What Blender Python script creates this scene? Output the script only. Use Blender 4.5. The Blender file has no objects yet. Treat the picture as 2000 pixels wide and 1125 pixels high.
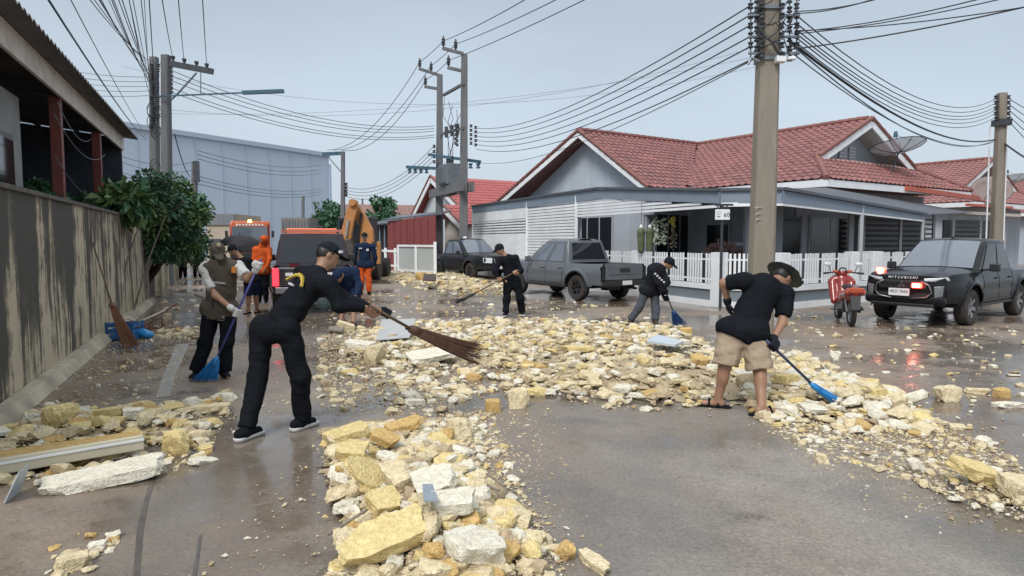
import bpy, bmesh, math, random
import numpy as np
from mathutils import Vector, Matrix, Quaternion, noise as mnoise

random.seed(7)
RNG = np.random.default_rng(7)
rad = math.radians
scene = bpy.context.scene
COL = scene.collection

# ------------------------------------------------------------------ camera
FPX, CAM_H = 1300.0, 1.65
PITCH = math.atan(92.5 / FPX)
CP, SP = math.cos(PITCH), math.sin(PITCH)
cam_data = bpy.data.cameras.new('camera')
cam_data.sensor_width = 36.0
cam_data.lens = FPX / 2000.0 * 36.0
cam_data.clip_start = 0.05
cam_data.clip_end = 2000.0
cam = bpy.data.objects.new('camera', cam_data)
COL.objects.link(cam)
cam.location = (0, 0, CAM_H)
cam.rotation_euler = (math.pi / 2 - PITCH, 0, 0)
scene.camera = cam

# ------------------------------------------------------------------ sky and sun (overcast, bluish)
SUN_EL, SUN_AZ = rad(48), rad(205)
world = bpy.data.worlds.new('World')
scene.world = world
world.use_nodes = True
wn, wl = world.node_tree.nodes, world.node_tree.links
wn.clear()
w_out = wn.new('ShaderNodeOutputWorld')
w_bg = wn.new('ShaderNodeBackground')
w_sky = wn.new('ShaderNodeTexSky')
w_sky.sky_type = 'NISHITA'
w_sky.sun_disc = False
w_sky.sun_elevation = SUN_EL
w_sky.sun_rotation = SUN_AZ
w_sky.air_density = 1.0
w_sky.dust_density = 4.0
w_sky.ozone_density = 1.0
w_geo = wn.new('ShaderNodeTexCoord')
w_sep = wn.new('ShaderNodeSeparateXYZ')
wl.new(w_geo.outputs['Generated'], w_sep.inputs[0])
w_ramp = wn.new('ShaderNodeValToRGB')          # even overcast deck, a little paler above the horizon
cr = w_ramp.color_ramp
cr.elements[0].position = 0.0
cr.elements[0].color = (0.425, 0.487, 0.548, 1)
cr.elements[1].position = 1.0
cr.elements[1].color = (0.93, 0.97, 1.0, 1)
e = cr.elements.new(0.18)
e.color = (0.38, 0.438, 0.495, 1)
e = cr.elements.new(0.38)
e.color = (0.31, 0.36, 0.41, 1)
wl.new(w_sep.outputs['Z'], w_ramp.inputs[0])
w_map = wn.new('ShaderNodeMapping')
w_map.inputs['Scale'].default_value = (1.0, 1.0, 3.0)
wl.new(w_geo.outputs['Generated'], w_map.inputs[0])
w_noi = wn.new('ShaderNodeTexNoise')
w_noi.inputs['Scale'].default_value = 1.7
w_noi.inputs['Detail'].default_value = 5
wl.new(w_map.outputs[0], w_noi.inputs['Vector'])
w_rng = wn.new('ShaderNodeMapRange')
w_rng.inputs['From Min'].default_value = 0.3
w_rng.inputs['From Max'].default_value = 0.7
w_rng.inputs['To Min'].default_value = 8.9
w_rng.inputs['To Max'].default_value = 11.1
wl.new(w_noi.outputs['Fac'], w_rng.inputs['Value'])
w_mul = wn.new('ShaderNodeVectorMath')
w_mul.operation = 'SCALE'
wl.new(w_ramp.outputs['Color'], w_mul.inputs[0])
wl.new(w_rng.outputs[0], w_mul.inputs['Scale'])
w_mix = wn.new('ShaderNodeMix')
w_mix.data_type = 'RGBA'
w_mix.inputs['Factor'].default_value = 0.86    # cloud cover over the clear sky
wl.new(w_sky.outputs[0], w_mix.inputs['A'])
wl.new(w_mul.outputs[0], w_mix.inputs['B'])
wl.new(w_mix.outputs['Result'], w_bg.inputs['Color'])
w_bg.inputs['Strength'].default_value = 0.1
wl.new(w_bg.outputs[0], w_out.inputs['Surface'])

sun_data = bpy.data.lights.new('sun', 'SUN')
sun_data.energy = 1.5
sun_data.angle = rad(20)
sun_data.color = (1.0, 0.965, 0.92)
sun = bpy.data.objects.new('sun', sun_data)
COL.objects.link(sun)
sd = Vector((math.sin(SUN_AZ) * math.cos(SUN_EL), math.cos(SUN_AZ) * math.cos(SUN_EL), math.sin(SUN_EL)))
sun.rotation_euler = (-sd).to_track_quat('-Z', 'Y').to_euler()
sun.location = (0, 0, 30)

scene.view_settings.view_transform = 'Standard'
scene.view_settings.look = 'None'
scene.view_settings.gamma = 1.0
scene.view_settings.exposure = 0.66
scene.view_settings.use_curve_mapping = False
scene.cycles.max_bounces = 6
scene.cycles.diffuse_bounces = 3
scene.cycles.glossy_bounces = 3
scene.cycles.use_denoising = True

# ------------------------------------------------------------------ measuring helpers (photo pixel + distance -> metres)
def V(*a):
    return Vector(a)

def ray(px, py):
    x, y = (px - 1000.0) / FPX, (562.5 - py) / FPX
    return Vector((x, CP + y * SP, -SP + y * CP))

def G(px, py, z=0.0):
    r = ray(px, py)
    return Vector((0, 0, CAM_H)) + r * ((z - CAM_H) / r.z)

def at(px, py, Y):
    r = ray(px, py)
    return Vector((0, 0, CAM_H)) + r * (Y / r.y)

# ------------------------------------------------------------------ materials
MATS = {}

def C(h):
    out = []
    for i in (0, 2, 4):
        v = int(h[i:i + 2], 16) / 255.0
        out.append(v / 12.92 if v <= 0.04045 else ((v + 0.055) / 1.055) ** 2.4)
    return tuple(out)

def mat(name, col, rough=0.6, metal=0.0, var=0.18, scale=6.0, bump=0.0, bscale=40.0, coat=0.0,
        emit=None, estr=0.0, rnd=0.0, coords='Object', stretch=(1, 1, 1), dirt=None, dirt_amt=0.0, spec=0.5, trans=0.0):
    if name in MATS:
        return MATS[name]
    if isinstance(col, str):
        col = C(col)
    m = bpy.data.materials.new(name)
    m.use_nodes = True
    n, l = m.node_tree.nodes, m.node_tree.links
    b = n['Principled BSDF']
    b.inputs['Roughness'].default_value = rough
    b.inputs['Metallic'].default_value = metal
    b.inputs['Coat Weight'].default_value = coat
    b.inputs['Coat Roughness'].default_value = 0.06
    b.inputs['Specular IOR Level'].default_value = spec
    if trans:
        b.inputs['Transmission Weight'].default_value = trans
    tc = n.new('ShaderNodeTexCoord')
    mp = n.new('ShaderNodeMapping')
    mp.inputs['Scale'].default_value = stretch
    if coords == 'World':
        g = n.new('ShaderNodeNewGeometry')
        l.new(g.outputs['Position'], mp.inputs[0])
    else:
        l.new(tc.outputs[coords], mp.inputs[0])
    no = n.new('ShaderNodeTexNoise')
    no.inputs['Scale'].default_value = scale
    no.inputs['Detail'].default_value = 6
    no.inputs['Roughness'].default_value = 0.62
    l.new(mp.outputs[0], no.inputs['Vector'])
    rg = n.new('ShaderNodeMapRange')
    rg.inputs['From Min'].default_value = 0.25
    rg.inputs['From Max'].default_value = 0.75
    rg.inputs['To Min'].default_value = 1 - var
    rg.inputs['To Max'].default_value = 1 + var
    l.new(no.outputs['Fac'], rg.inputs['Value'])
    sc = n.new('ShaderNodeVectorMath')
    sc.operation = 'SCALE'
    sc.inputs[0].default_value = col
    fac = rg.outputs[0]
    if rnd:
        oi = n.new('ShaderNodeObjectInfo')
        r2 = n.new('ShaderNodeMapRange')
        r2.inputs['To Min'].default_value = 1 - rnd
        r2.inputs['To Max'].default_value = 1 + rnd
        l.new(oi.outputs['Random'], r2.inputs['Value'])
        mm = n.new('ShaderNodeMath')
        mm.operation = 'MULTIPLY'
        l.new(fac, mm.inputs[0])
        l.new(r2.outputs[0], mm.inputs[1])
        fac = mm.outputs[0]
    l.new(fac, sc.inputs['Scale'])
    colout = sc.outputs[0]
    if dirt:
        dn = n.new('ShaderNodeTexNoise')
        dn.inputs['Scale'].default_value = scale * 0.45
        dn.inputs['Detail'].default_value = 8
        dn.inputs['Roughness'].default_value = 0.7
        l.new(mp.outputs[0], dn.inputs['Vector'])
        dr = n.new('ShaderNodeMapRange')
        dr.inputs['From Min'].default_value = 0.42
        dr.inputs['From Max'].default_value = 0.72
        dr.inputs['To Max'].default_value = dirt_amt
        l.new(dn.outputs['Fac'], dr.inputs['Value'])
        mx = n.new('ShaderNodeMix')
        mx.data_type = 'RGBA'
        l.new(dr.outputs[0], mx.inputs['Factor'])
        l.new(colout, mx.inputs['A'])
        mx.inputs['B'].default_value = (*(C(dirt) if isinstance(dirt, str) else dirt), 1)
        colout = mx.outputs['Result']
    l.new(colout, b.inputs['Base Color'])
    if bump:
        bn = n.new('ShaderNodeTexNoise')
        bn.inputs['Scale'].default_value = bscale
        bn.inputs['Detail'].default_value = 5
        l.new(mp.outputs[0], bn.inputs['Vector'])
        bp = n.new('ShaderNodeBump')
        bp.inputs['Strength'].default_value = bump
        bp.inputs['Distance'].default_value = 0.02
        l.new(bn.outputs['Fac'], bp.inputs['Height'])
        l.new(bp.outputs[0], b.inputs['Normal'])
    if emit:
        b.inputs['Emission Color'].default_value = (*(C(emit) if isinstance(emit, str) else emit), 1)
        b.inputs['Emission Strength'].default_value = estr
    MATS[name] = m
    return m

# ------------------------------------------------------------------ object helpers
def tag(o, label=None, cat=None, group=None, kind=None):
    if label: o['label'] = label
    if cat: o['category'] = cat
    if group: o['group'] = group
    if kind: o['kind'] = kind
    return o

def empty(name, loc, label=None, cat=None, group=None, kind=None, rz=0.0):
    o = bpy.data.objects.new(name, None)
    COL.objects.link(o)
    o.location = loc
    o.rotation_euler = (0, 0, rz)
    o.empty_display_size = 0.2
    return tag(o, label, cat, group, kind)

def link(name, me, parent=None):
    o = bpy.data.objects.new(name, me)
    COL.objects.link(o)
    if parent is not None:
        o.parent = parent
    return o

def wloc(o):
    p = Vector((0, 0, 0))
    while o is not None:
        p += o.location
        o = o.parent
    return p

class MB:
    """collects boxes, tubes and polygons, links them as one mesh"""
    def __init__(self):
        self.v, self.f, self.m = [], [], []
        self.mi = 0
    def add(self, vs, fs):
        k = len(self.v)
        self.v += [tuple(p) for p in vs]
        self.f += [tuple(i + k for i in f) for f in fs]
        self.m += [self.mi] * len(fs)
        return self
    def box(self, c, s, M=None):
        vs = []
        for dx, dy, dz in ((-1, -1, -1), (1, -1, -1), (1, 1, -1), (-1, 1, -1), (-1, -1, 1), (1, -1, 1), (1, 1, 1), (-1, 1, 1)):
            p = Vector((dx * s[0] / 2, dy * s[1] / 2, dz * s[2] / 2))
            if M is not None: p = M @ p
            vs.append(Vector(c) + p)
        return self.add(vs, [(0, 3, 2, 1), (4, 5, 6, 7), (0, 1, 5, 4), (1, 2, 6, 5), (2, 3, 7, 6), (3, 0, 4, 7)])
    def bar(self, a, b, w, h, up=(0, 0, 1)):
        """box beam from a to b, w across, h along 'up'"""
        a, b = Vector(a), Vector(b)
        d = (b - a).normalized()
        up = Vector(up)
        x = d.cross(up)
        if x.length < 1e-4: x = d.cross(Vector((0, 1, 0)))
        x.normalize()
        u = x.cross(d).normalized()
        vs = []
        for p in (a, b):
            for sx, su in ((-1, -1), (1, -1), (1, 1), (-1, 1)):
                vs.append(p + x * (sx * w / 2) + u * (su * h / 2))
        return self.add(vs, [(0, 1, 2, 3), (7, 6, 5, 4), (0, 4, 5, 1), (1, 5, 6, 2), (2, 6, 7, 3), (3, 7, 4, 0)])
    def slab(self, poly, th):
        """polygon (list of points) thickened by vector th"""
        n = len(poly)
        th = Vector(th)
        vs = [Vector(p) for p in poly] + [Vector(p) + th for p in poly]
        fs = [tuple(range(n)), tuple(range(2 * n - 1, n - 1, -1))]
        fs += [(i, i + n, (i + 1) % n + n, (i + 1) % n) for i in range(n)]
        return self.add(vs, fs)
    def tube(self, pts, r, n=6, cap=True):
        pts = [Vector(p) for p in pts]
        rs = r if isinstance(r, (list, tuple)) else [r] * len(pts)
        vs, fs = [], []
        prev = None
        for i, p in enumerate(pts):
            d = (pts[min(i + 1, len(pts) - 1)] - pts[max(i - 1, 0)])
            if d.length < 1e-9: d = Vector((0, 0, 1))
            d.normalize()
            if prev is None:
                x = d.cross(Vector((0, 0, 1)))
                if x.length < 1e-3: x = d.cross(Vector((1, 0, 0)))
            else:
                x = prev - d * prev.dot(d)
                if x.length < 1e-4: x = d.cross(Vector((1, 0, 0.2)))
            x.normalize()
            prev = x
            y = d.cross(x)
            for k in range(n):
                a = 2 * math.pi * k / n
                vs.append(p + (x * math.cos(a) + y * math.sin(a)) * rs[i])
        for i in range(len(pts) - 1):
            for k in range(n):
                a, b = i * n + k, i * n + (k + 1) % n
                fs.append((a, b, b + n, a + n))
        if cap:
            fs.append(tuple(range(n - 1, -1, -1)))
            fs.append(tuple(range((len(pts) - 1) * n, len(pts) * n)))
        return self.add(vs, fs)
    def lathe(self, prof, origin=(0, 0, 0), axis='z', n=16):
        vs, fs = [], []
        o = Vector(origin)
        for r, h in prof:
            for k in range(n):
                a = 2 * math.pi * k / n
                c, s = r * math.cos(a), r * math.sin(a)
                p = {'z': (c, s, h), 'y': (c, h, s), 'x': (h, c, s)}[axis]
                vs.append(o + Vector(p))
        for i in range(len(prof) - 1):
            for k in range(n):
                a, b = i * n + k, i * n + (k + 1) % n
                fs.append((a, b, b + n, a + n) if axis != 'y' else (b, a, a + n, b + n))
        return self.add(vs, fs)
    def ball(self, c, r, n=8, m=6):
        r = r if isinstance(r, (list, tuple)) else (r, r, r)
        vs, fs = [], []
        for i in range(m + 1):
            t = math.pi * i / m
            for k in range(n):
                a = 2 * math.pi * k / n
                vs.append((c[0] + r[0] * math.sin(t) * math.cos(a), c[1] + r[1] * math.sin(t) * math.sin(a), c[2] + r[2] * math.cos(t)))
        for i in range(m):
            for k in range(n):
                a, b = i * n + k, i * n + (k + 1) % n
                fs.append((a, a + n, b + n, b))
        return self.add(vs, fs)
    def grid(self, P, flip=False):
        """P: list of rows of points"""
        nr, nc = len(P), len(P[0])
        vs = [p for row in P for p in row]
        fs = []
        for i in range(nr - 1):
            for j in range(nc - 1):
                q = (i * nc + j, i * nc + j + 1, (i + 1) * nc + j + 1, (i + 1) * nc + j)
                fs.append(q[::-1] if flip else q)
        return self.add(vs, fs)
    def mesh(self, name, offset=(0, 0, 0)):
        me = bpy.data.meshes.new(name)
        o = Vector(offset)
        me.from_pydata([(p[0] - o[0], p[1] - o[1], p[2] - o[2]) for p in self.v], [], self.f)
        return me
    def build(self, name, m, parent=None, smooth=False, bev=0.0, local=False, origin=None, seg=2, clean=True):
        """world-coordinate shapes; with a parent they are stored relative to it (local=True: already relative)"""
        if parent is not None:
            off = Vector((0, 0, 0)) if local else wloc(parent)
        elif origin is not None:
            off = Vector(origin)
        else:
            xs = np.array([tuple(p) for p in self.v])
            off = Vector(((xs[:, 0].min() + xs[:, 0].max()) / 2, (xs[:, 1].min() + xs[:, 1].max()) / 2, xs[:, 2].min()))
        me = self.mesh(name, off)
        ms = m if isinstance(m, (list, tuple)) else [m]
        for k in ms: me.materials.append(k)
        if len(ms) > 1:
            me.polygons.foreach_set('material_index', self.m)
        if clean:
            bm = bmesh.new()
            bm.from_mesh(me)
            bmesh.ops.recalc_face_normals(bm, faces=bm.faces)
            bm.to_mesh(me)
            bm.free()
        if smooth:
            me.polygons.foreach_set('use_smooth', [True] * len(me.polygons))
            if smooth == 'auto':
                me.set_sharp_from_angle(angle=rad(38))
        me.update()
        o = link(name, me, parent)
        if parent is None: o.location = off
        if bev:
            b = o.modifiers.new('bevel', 'BEVEL')
            b.width = bev
            b.segments = seg
            b.limit_method = 'ANGLE'
            b.angle_limit = rad(40)
        return o

def text_mesh(body, size, extrude=0.002):
    cu = bpy.data.curves.new('lettering', 'FONT')
    cu.body = body
    cu.size = size
    cu.extrude = extrude
    cu.align_x = 'CENTER'
    cu.align_y = 'CENTER'
    cu.resolution_u = 2
    ob = bpy.data.objects.new('lettering', cu)
    COL.objects.link(ob)
    dg = bpy.context.evaluated_depsgraph_get()
    me = bpy.data.meshes.new_from_object(ob.evaluated_get(dg))
    bpy.data.objects.remove(ob)
    bpy.data.curves.remove(cu)
    return me

def put_text(name, body, size, m, parent, mtx):
    me = text_mesh(body, size)
    me.materials.clear()
    me.materials.append(m)
    me.transform(mtx)
    return link(name, me, parent)

def smoothstep(a, b, x):
    t = min(1.0, max(0.0, (x - a) / (b - a)))
    return t * t * (3 - 2 * t)
# ------------------------------------------------------------------ ground
def ground_mat(name, base, mud, wet_bias, seed, grit=0.10):
    m = bpy.data.materials.new(name)
    m.use_nodes = True
    n, l = m.node_tree.nodes, m.node_tree.links
    b = n['Principled BSDF']
    g = n.new('ShaderNodeNewGeometry')
    def noi(scale, detail=6, rough=0.6, stretch=None):
        t = n.new('ShaderNodeTexNoise')
        t.inputs['Scale'].default_value = scale
        t.inputs['Detail'].default_value = detail
        t.inputs['Roughness'].default_value = rough
        mp = n.new('ShaderNodeMapping')
        mp.inputs['Location'].default_value = (seed, seed * 1.7, 0)
        mp.inputs['Rotation'].default_value = (0, 0, rad(23))
        if stretch: mp.inputs['Scale'].default_value = stretch
        l.new(g.outputs['Position'], mp.inputs[0])
        l.new(mp.outputs[0], t.inputs['Vector'])
        return t.outputs['Fac']
    def rng(v, a, b_, c, d):
        r = n.new('ShaderNodeMapRange')
        for k, x in zip(('From Min', 'From Max', 'To Min', 'To Max'), (a, b_, c, d)):
            r.inputs[k].default_value = x
        l.new(v, r.inputs['Value'])
        return r.outputs[0]
    def mul(a, b_, op='MULTIPLY'):
        x = n.new('ShaderNodeMath')
        x.operation = op
        for k, v in enumerate((a, b_)):
            if isinstance(v, (int, float)): x.inputs[k].default_value = v
            else: l.new(v, x.inputs[k])
        return x.outputs[0]
    big = noi(0.30, 5, 0.55)
    streak = noi(0.55, 6, 0.6, (1.6, 0.35, 1))
    med = noi(2.6, 7, 0.68)
    fine = noi(38, 4, 0.7)
    grain = noi(85, 3, 0.7)
    mudf = rng(mul(mul(big, 0.55), mul(streak, 0.45), 'ADD'), 0.42, 0.60, 0.0, 1.0)
    mx = n.new('ShaderNodeMix'); mx.data_type = 'RGBA'
    l.new(mudf, mx.inputs['Factor'])
    mx.inputs['A'].default_value = (*base, 1)
    mx.inputs['B'].default_value = (*mud, 1)
    tone = mul(mul(rng(med, 0.3, 0.72, 0.70, 1.28), rng(fine, 0.3, 0.7, 0.78, 1.24)), rng(grain, 0.3, 0.7, 1 - grit, 1 + grit))
    sc = n.new('ShaderNodeVectorMath'); sc.operation = 'SCALE'
    l.new(mx.outputs['Result'], sc.inputs[0])
    l.new(tone, sc.inputs['Scale'])
    wet = rng(mul(mul(noi(0.42, 4, 0.5), 0.6), mul(med, 0.4), 'ADD'), 0.46 - wet_bias, 0.54 - wet_bias, 0.0, 1.0)
    dk = n.new('ShaderNodeMix'); dk.data_type = 'RGBA'
    l.new(wet, dk.inputs['Factor'])
    l.new(sc.outputs[0], dk.inputs['A'])
    s2 = n.new('ShaderNodeVectorMath'); s2.operation = 'SCALE'
    l.new(sc.outputs[0], s2.inputs[0])
    s2.inputs['Scale'].default_value = 0.62
    l.new(s2.outputs[0], dk.inputs['B'])
    l.new(dk.outputs['Result'], b.inputs['Base Color'])
    rgh = rng(wet, 0, 1, 0.58, 0.13)
    l.new(mul(rgh, rng(fine, 0.3, 0.7, 0.8, 1.2)), b.inputs['Roughness'])
    b.inputs['Specular IOR Level'].default_value = 0.5
    bp = n.new('ShaderNodeBump')
    bp.inputs['Distance'].default_value = 0.012
    l.new(mul(rng(wet, 0, 1, 0.5, 0.07), 1.0), bp.inputs['Strength'])
    l.new(mul(mul(fine, 0.5), mul(grain, 0.5), 'ADD'), bp.inputs['Height'])
    l.new(bp.outputs[0], b.inputs['Normal'])
    return m

M_ROAD = ground_mat('wet_muddy_road', (0.25, 0.215, 0.178), (0.225, 0.162, 0.114), 0.022, 3.1)
M_APRON = ground_mat('gritty_concrete', (0.25, 0.225, 0.195), (0.205, 0.168, 0.135), -0.03, 11.0, 0.24)

g = MB()
g.add([(-700, -60, 0), (700, -60, 0), (700, 900, 0), (-700, 900, 0)], [(0, 1, 2, 3)])
ground = g.build('ground', M_ROAD, origin=(0, 0, 0))
tag(ground, kind='structure')

# dry gritty concrete slab in the near right, ragged edge under the rubble
edge = [(1010, 1200), (1045, 1060), (1000, 1010), (955, 950), (925, 900), (935, 840), (1000, 790), (1080, 765), (1180, 770), (1290, 780), (1400, 795),
        (1480, 815), (1560, 845), (1680, 865), (1790, 895), (1900, 930), (2050, 985), (2300, 1080)]
pts = [G(x, min(y, 1190), 0.004) for x, y in edge] + [V(9, 0.5, 0.004), V(0.2, 0.5, 0.004)]
fine = []
for a, b in zip(pts, pts[1:] + pts[:1]):
    for k in range(6):
        p = a.lerp(b, k / 6)
        j = mnoise.noise(p * 2.3) * 0.10
        fine.append((p.x + j, p.y + j * 0.7, 0.004))
bm = bmesh.new()
bm.faces.new([bm.verts.new(p) for p in fine])
bmesh.ops.triangulate(bm, faces=bm.faces)
me = bpy.data.meshes.new('concrete_slab'); bm.to_mesh(me); bm.free()
me.materials.append(M_APRON)
tag(link('concrete_slab', me), kind='structure')

# slab joints of the lane on the left
M_JOINT = mat('tarred_joint', (0.085, 0.072, 0.06), 0.3, var=0.4, scale=9, coords='World')
M_PALE = mat('painted_wet_reflection', (0.36, 0.34, 0.31), 0.3, var=0.25, scale=7, coords='World')
def strip(name, pix, w, m, z):
    q = MB()
    P = [G(x, y, z) for x, y in pix]
    L, Rr = [], []
    for i, p in enumerate(P):
        d = (P[min(i + 1, len(P) - 1)] - P[max(i - 1, 0)]).normalized()
        nrm = V(d.y, -d.x, 0)
        ww = w * (0.75 + 0.5 * random.random())
        L.append(p - nrm * ww / 2); Rr.append(p + nrm * ww / 2)
    q.grid([L, Rr])
    return tag(q.build(name, m, origin=(0, 0, 0)), kind='structure')
strip('road_joint', [(262, 1180), (268, 1100), (274, 1030), (285, 980), (297, 940), (304, 915)], 0.032, M_JOINT, 0.004)
strip('road_joint', [(372, 1180), (381, 1115), (387, 1080), (391, 1045)], 0.018, M_JOINT, 0.004)
strip('reflection_strip', [(318, 775), (330, 735), (345, 700), (357, 672)], 0.17, M_PALE, 0.004)  # pale strip painting the wet reflection on the lane

# ------------------------------------------------------------------ left boundary wall
SDIR = V(-0.392, 0.920, 0).normalized()
SLEFT = V(-SDIR.y, SDIR.x, 0)
W0 = G(62, 765)
RZ_S = math.atan2(SDIR.y, SDIR.x)
def S(t, off, z=0.0):
    return W0 + SDIR * t + SLEFT * off + V(0, 0, z)

def stained_wall_mat():
    m = bpy.data.materials.new('mildew_streaked_plaster')
    m.use_nodes = True
    n, l = m.node_tree.nodes, m.node_tree.links
    b = n['Principled BSDF']
    b.inputs['Roughness'].default_value = 0.85
    tc = n.new('ShaderNodeTexCoord')
    def noi(scale, stretch, detail=6, rough=0.6):
        mp = n.new('ShaderNodeMapping'); mp.inputs['Scale'].default_value = stretch
        l.new(tc.outputs['Object'], mp.inputs[0])
        t = n.new('ShaderNodeTexNoise'); t.inputs['Scale'].default_value = scale
        t.inputs['Detail'].default_value = detail; t.inputs['Roughness'].default_value = rough
        l.new(mp.outputs[0], t.inputs['Vector'])
        return t.outputs['Fac']
    st1 = noi(3.0, (1, 1, 0.07), 5, 0.62)
    st2 = noi(9.0, (1, 1, 0.05), 4, 0.6)
    blot = noi(2.0, (1, 1, 1), 8, 0.7)
    patchy = noi(0.55, (1, 1, 0.55), 4, 0.55)
    def mad(a, k):
        x = n.new('ShaderNodeMath'); x.operation = 'MULTIPLY'; l.new(a, x.inputs[0]); x.inputs[1].default_value = k
        return x.outputs[0]
    def addn(a, c):
        x = n.new('ShaderNodeMath'); x.operation = 'ADD'; l.new(a, x.inputs[0])
        if isinstance(c, float): x.inputs[1].default_value = c
        else: l.new(c, x.inputs[1])
        return x.outputs[0]
    sep = n.new('ShaderNodeSeparateXYZ'); l.new(tc.outputs['Object'], sep.inputs[0])
    # mildew runs down from the coping: heavier near the top, washed off at the foot
    zr = n.new('ShaderNodeMapRange')
    for k, v in zip(('From Min', 'From Max', 'To Min', 'To Max'), (0.2, 2.0, -0.06, 0.11)): zr.inputs[k].default_value = v
    l.new(sep.outputs['Z'], zr.inputs['Value'])
    f = addn(addn(addn(mad(st1, 1.25), mad(st2, 0.55)), mad(patchy, 0.9)), addn(addn(mad(blot, 0.75), -1.235), zr.outputs[0]))
    ramp = n.new('ShaderNodeValToRGB')
    c = ramp.color_ramp
    c.elements[0].position = 0.40; c.elements[0].color = (0.50, 0.43, 0.31, 1)
    c.elements[1].position = 0.60; c.elements[1].color = (0.066, 0.062, 0.052, 1)
    e = c.elements.new(0.47); e.color = (0.27, 0.225, 0.16, 1)
    e = c.elements.new(0.515); e.color = (0.145, 0.125, 0.095, 1)
    l.new(f, ramp.inputs[0])
    l.new(ramp.outputs[0], b.inputs['Base Color'])
    bp = n.new('ShaderNodeBump'); bp.inputs['Strength'].default_value = 0.35; bp.inputs['Distance'].default_value = 0.01
    l.new(noi(26, (1, 1, 1), 6), bp.inputs['Height'])
    l.new(bp.outputs[0], b.inputs['Normal'])
    return m
M_STAIN = stained_wall_mat()
M_CREAM = mat('weathered_cream_plaster', (0.46, 0.41, 0.31), 0.85, var=0.3, scale=3, bump=0.3, bscale=25, dirt=(0.08, 0.07, 0.055), dirt_amt=0.8, stretch=(1, 1, 0.3))
wall = empty('boundary_wall', S(-4, 0), 'tall plaster boundary wall streaked with black mildew on the left', 'wall', rz=RZ_S)
L_WALL = 15.6
for k in range(4):
    x0, x1 = k * L_WALL / 4, (k + 1) * L_WALL / 4
    q = MB()
    nx, nz = 14, 8
    # slightly uneven hand-trowelled face
    F = [[V(x0 + (x1 - x0) * i / nx + (0.004 if i == 0 else -0.004 if i == nx else 0), -0.012 * mnoise.noise(V(x0 + i * 0.3, j * 0.4, 0)), 2.17 * j / nz) for i in range(nx + 1)] for j in range(nz + 1)]
    q.grid(F)
    q.add([F[0][0], F[0][-1], F[-1][-1], F[-1][0], F[0][0] + V(0, .14, 0), F[0][-1] + V(0, .14, 0), F[-1][-1] + V(0, .14, 0), F[-1][0] + V(0, .14, 0)],
          [(4, 5, 6, 7), (3, 2, 6, 7), (0, 3, 7, 4), (1, 2, 6, 5)])
    q.build('wall_panel', M_STAIN, wall, local=True)
q = MB(); q.box((L_WALL / 2, 0.06, 2.19), (L_WALL, 0.19, 0.05)); q.build('coping', mat('dark_coping', (0.10, 0.09, 0.08), .85, var=.35, scale=5), wall, local=True)
q = MB(); q.box((L_WALL + 0.07, 0.07, 1.12), (0.13, 0.2, 2.24)); q.build('end_post', M_CREAM, wall, local=True)
q = MB(); q.slab([(0, -0.22, 0), (0, 0.0, 0), (0, 0.0, 0.12), (0, -0.14, 0.12)], (L_WALL, 0, 0)); q.build('footing', M_CREAM, wall, local=True, bev=.012)

# low wall further along the lane
far = empty('low_wall', S(12.2, 0.1), 'low cream wall with pillars past the end of the tall stained wall', 'wall', rz=RZ_S)
q = MB(); q.box((1.7, 0.1, 1.05), (3.1, 0.06, 2.1)); q.build('gate_leaf', mat('dark_brown_gate', (0.045, 0.03, 0.026), .6, var=.3), far, local=True)
for k in range(5):
    q = MB(); q.box((3.5 + k * 2.6, 0.0, 0.85), (0.28, 0.26, 1.7)); q.build('pillar', M_CREAM, far, local=True, bev=.01)
    if k < 4:
        q = MB(); q.box((4.8 + k * 2.6, 0.05, 0.6), (2.3, 0.12, 1.2)); q.build('wall_panel', M_STAIN if k % 2 else M_CREAM, far, local=True)

# ------------------------------------------------------------------ roofed shelter behind the wall
M_STEELRED = mat('red_oxide_steel', (0.20, 0.045, 0.036), .55, var=.3, scale=4, dirt=(0.09, 0.05, 0.04), dirt_amt=.6)
M_FASCIA = mat('old_white_fascia', (0.74, 0.68, 0.60), .6, var=.14, scale=3, dirt=(0.2, 0.15, 0.1), dirt_amt=.45)
M_ZINC = mat('grey_zinc_roof', (0.16, 0.15, 0.15), .5, metal=.3, var=.25, scale=2)
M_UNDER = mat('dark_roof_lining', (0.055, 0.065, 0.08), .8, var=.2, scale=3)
M_GREYWALL = mat('plain_grey_plaster', (0.34, 0.35, 0.35), .85, var=.15, scale=2, dirt=(0.15, 0.14, 0.13), dirt_amt=.5)
sh = empty('roofed_shelter', S(-4, 0.6), 'open shelter with red steel posts and zinc roof behind the stained wall', 'shelter', rz=RZ_S)
EZ = 4.13
for k, t in enumerate((1.75, 7.55, 11.5)):
    q = MB(); q.box((t + 5.75 - 4 + 0.0, 0.08, EZ / 2), (0.17, 0.17, EZ)); q.build('post', M_STEELRED, sh, local=True, bev=.008)
q = MB(); q.box((8.0, -0.05, EZ + 0.16), (17, 0.05, 0.36)); q.build('fascia_board', M_FASCIA, sh, local=True)
NC = 150
rows = []
for y, z in ((-0.42, EZ + 0.33), (1.5, EZ + 0.55), (7.2, EZ + 1.25)):
    rows.append([V(-0.4 + 16.9 * i / NC, y, z + (0.028 if i % 2 else -0.028)) for i in range(NC + 1)])
q = MB(); q.grid(rows); rf = q.build('roof_sheet', M_ZINC, sh, local=True)
sol = rf.modifiers.new('solid', 'SOLIDIFY'); sol.thickness = 0.012
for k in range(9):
    q = MB(); q.box((8.0, 0.1 + k * 0.85, EZ + 0.32 + k * 0.1), (16.6, 0.06, 0.1)); q.build('purlin', M_UNDER, sh, local=True)
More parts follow.
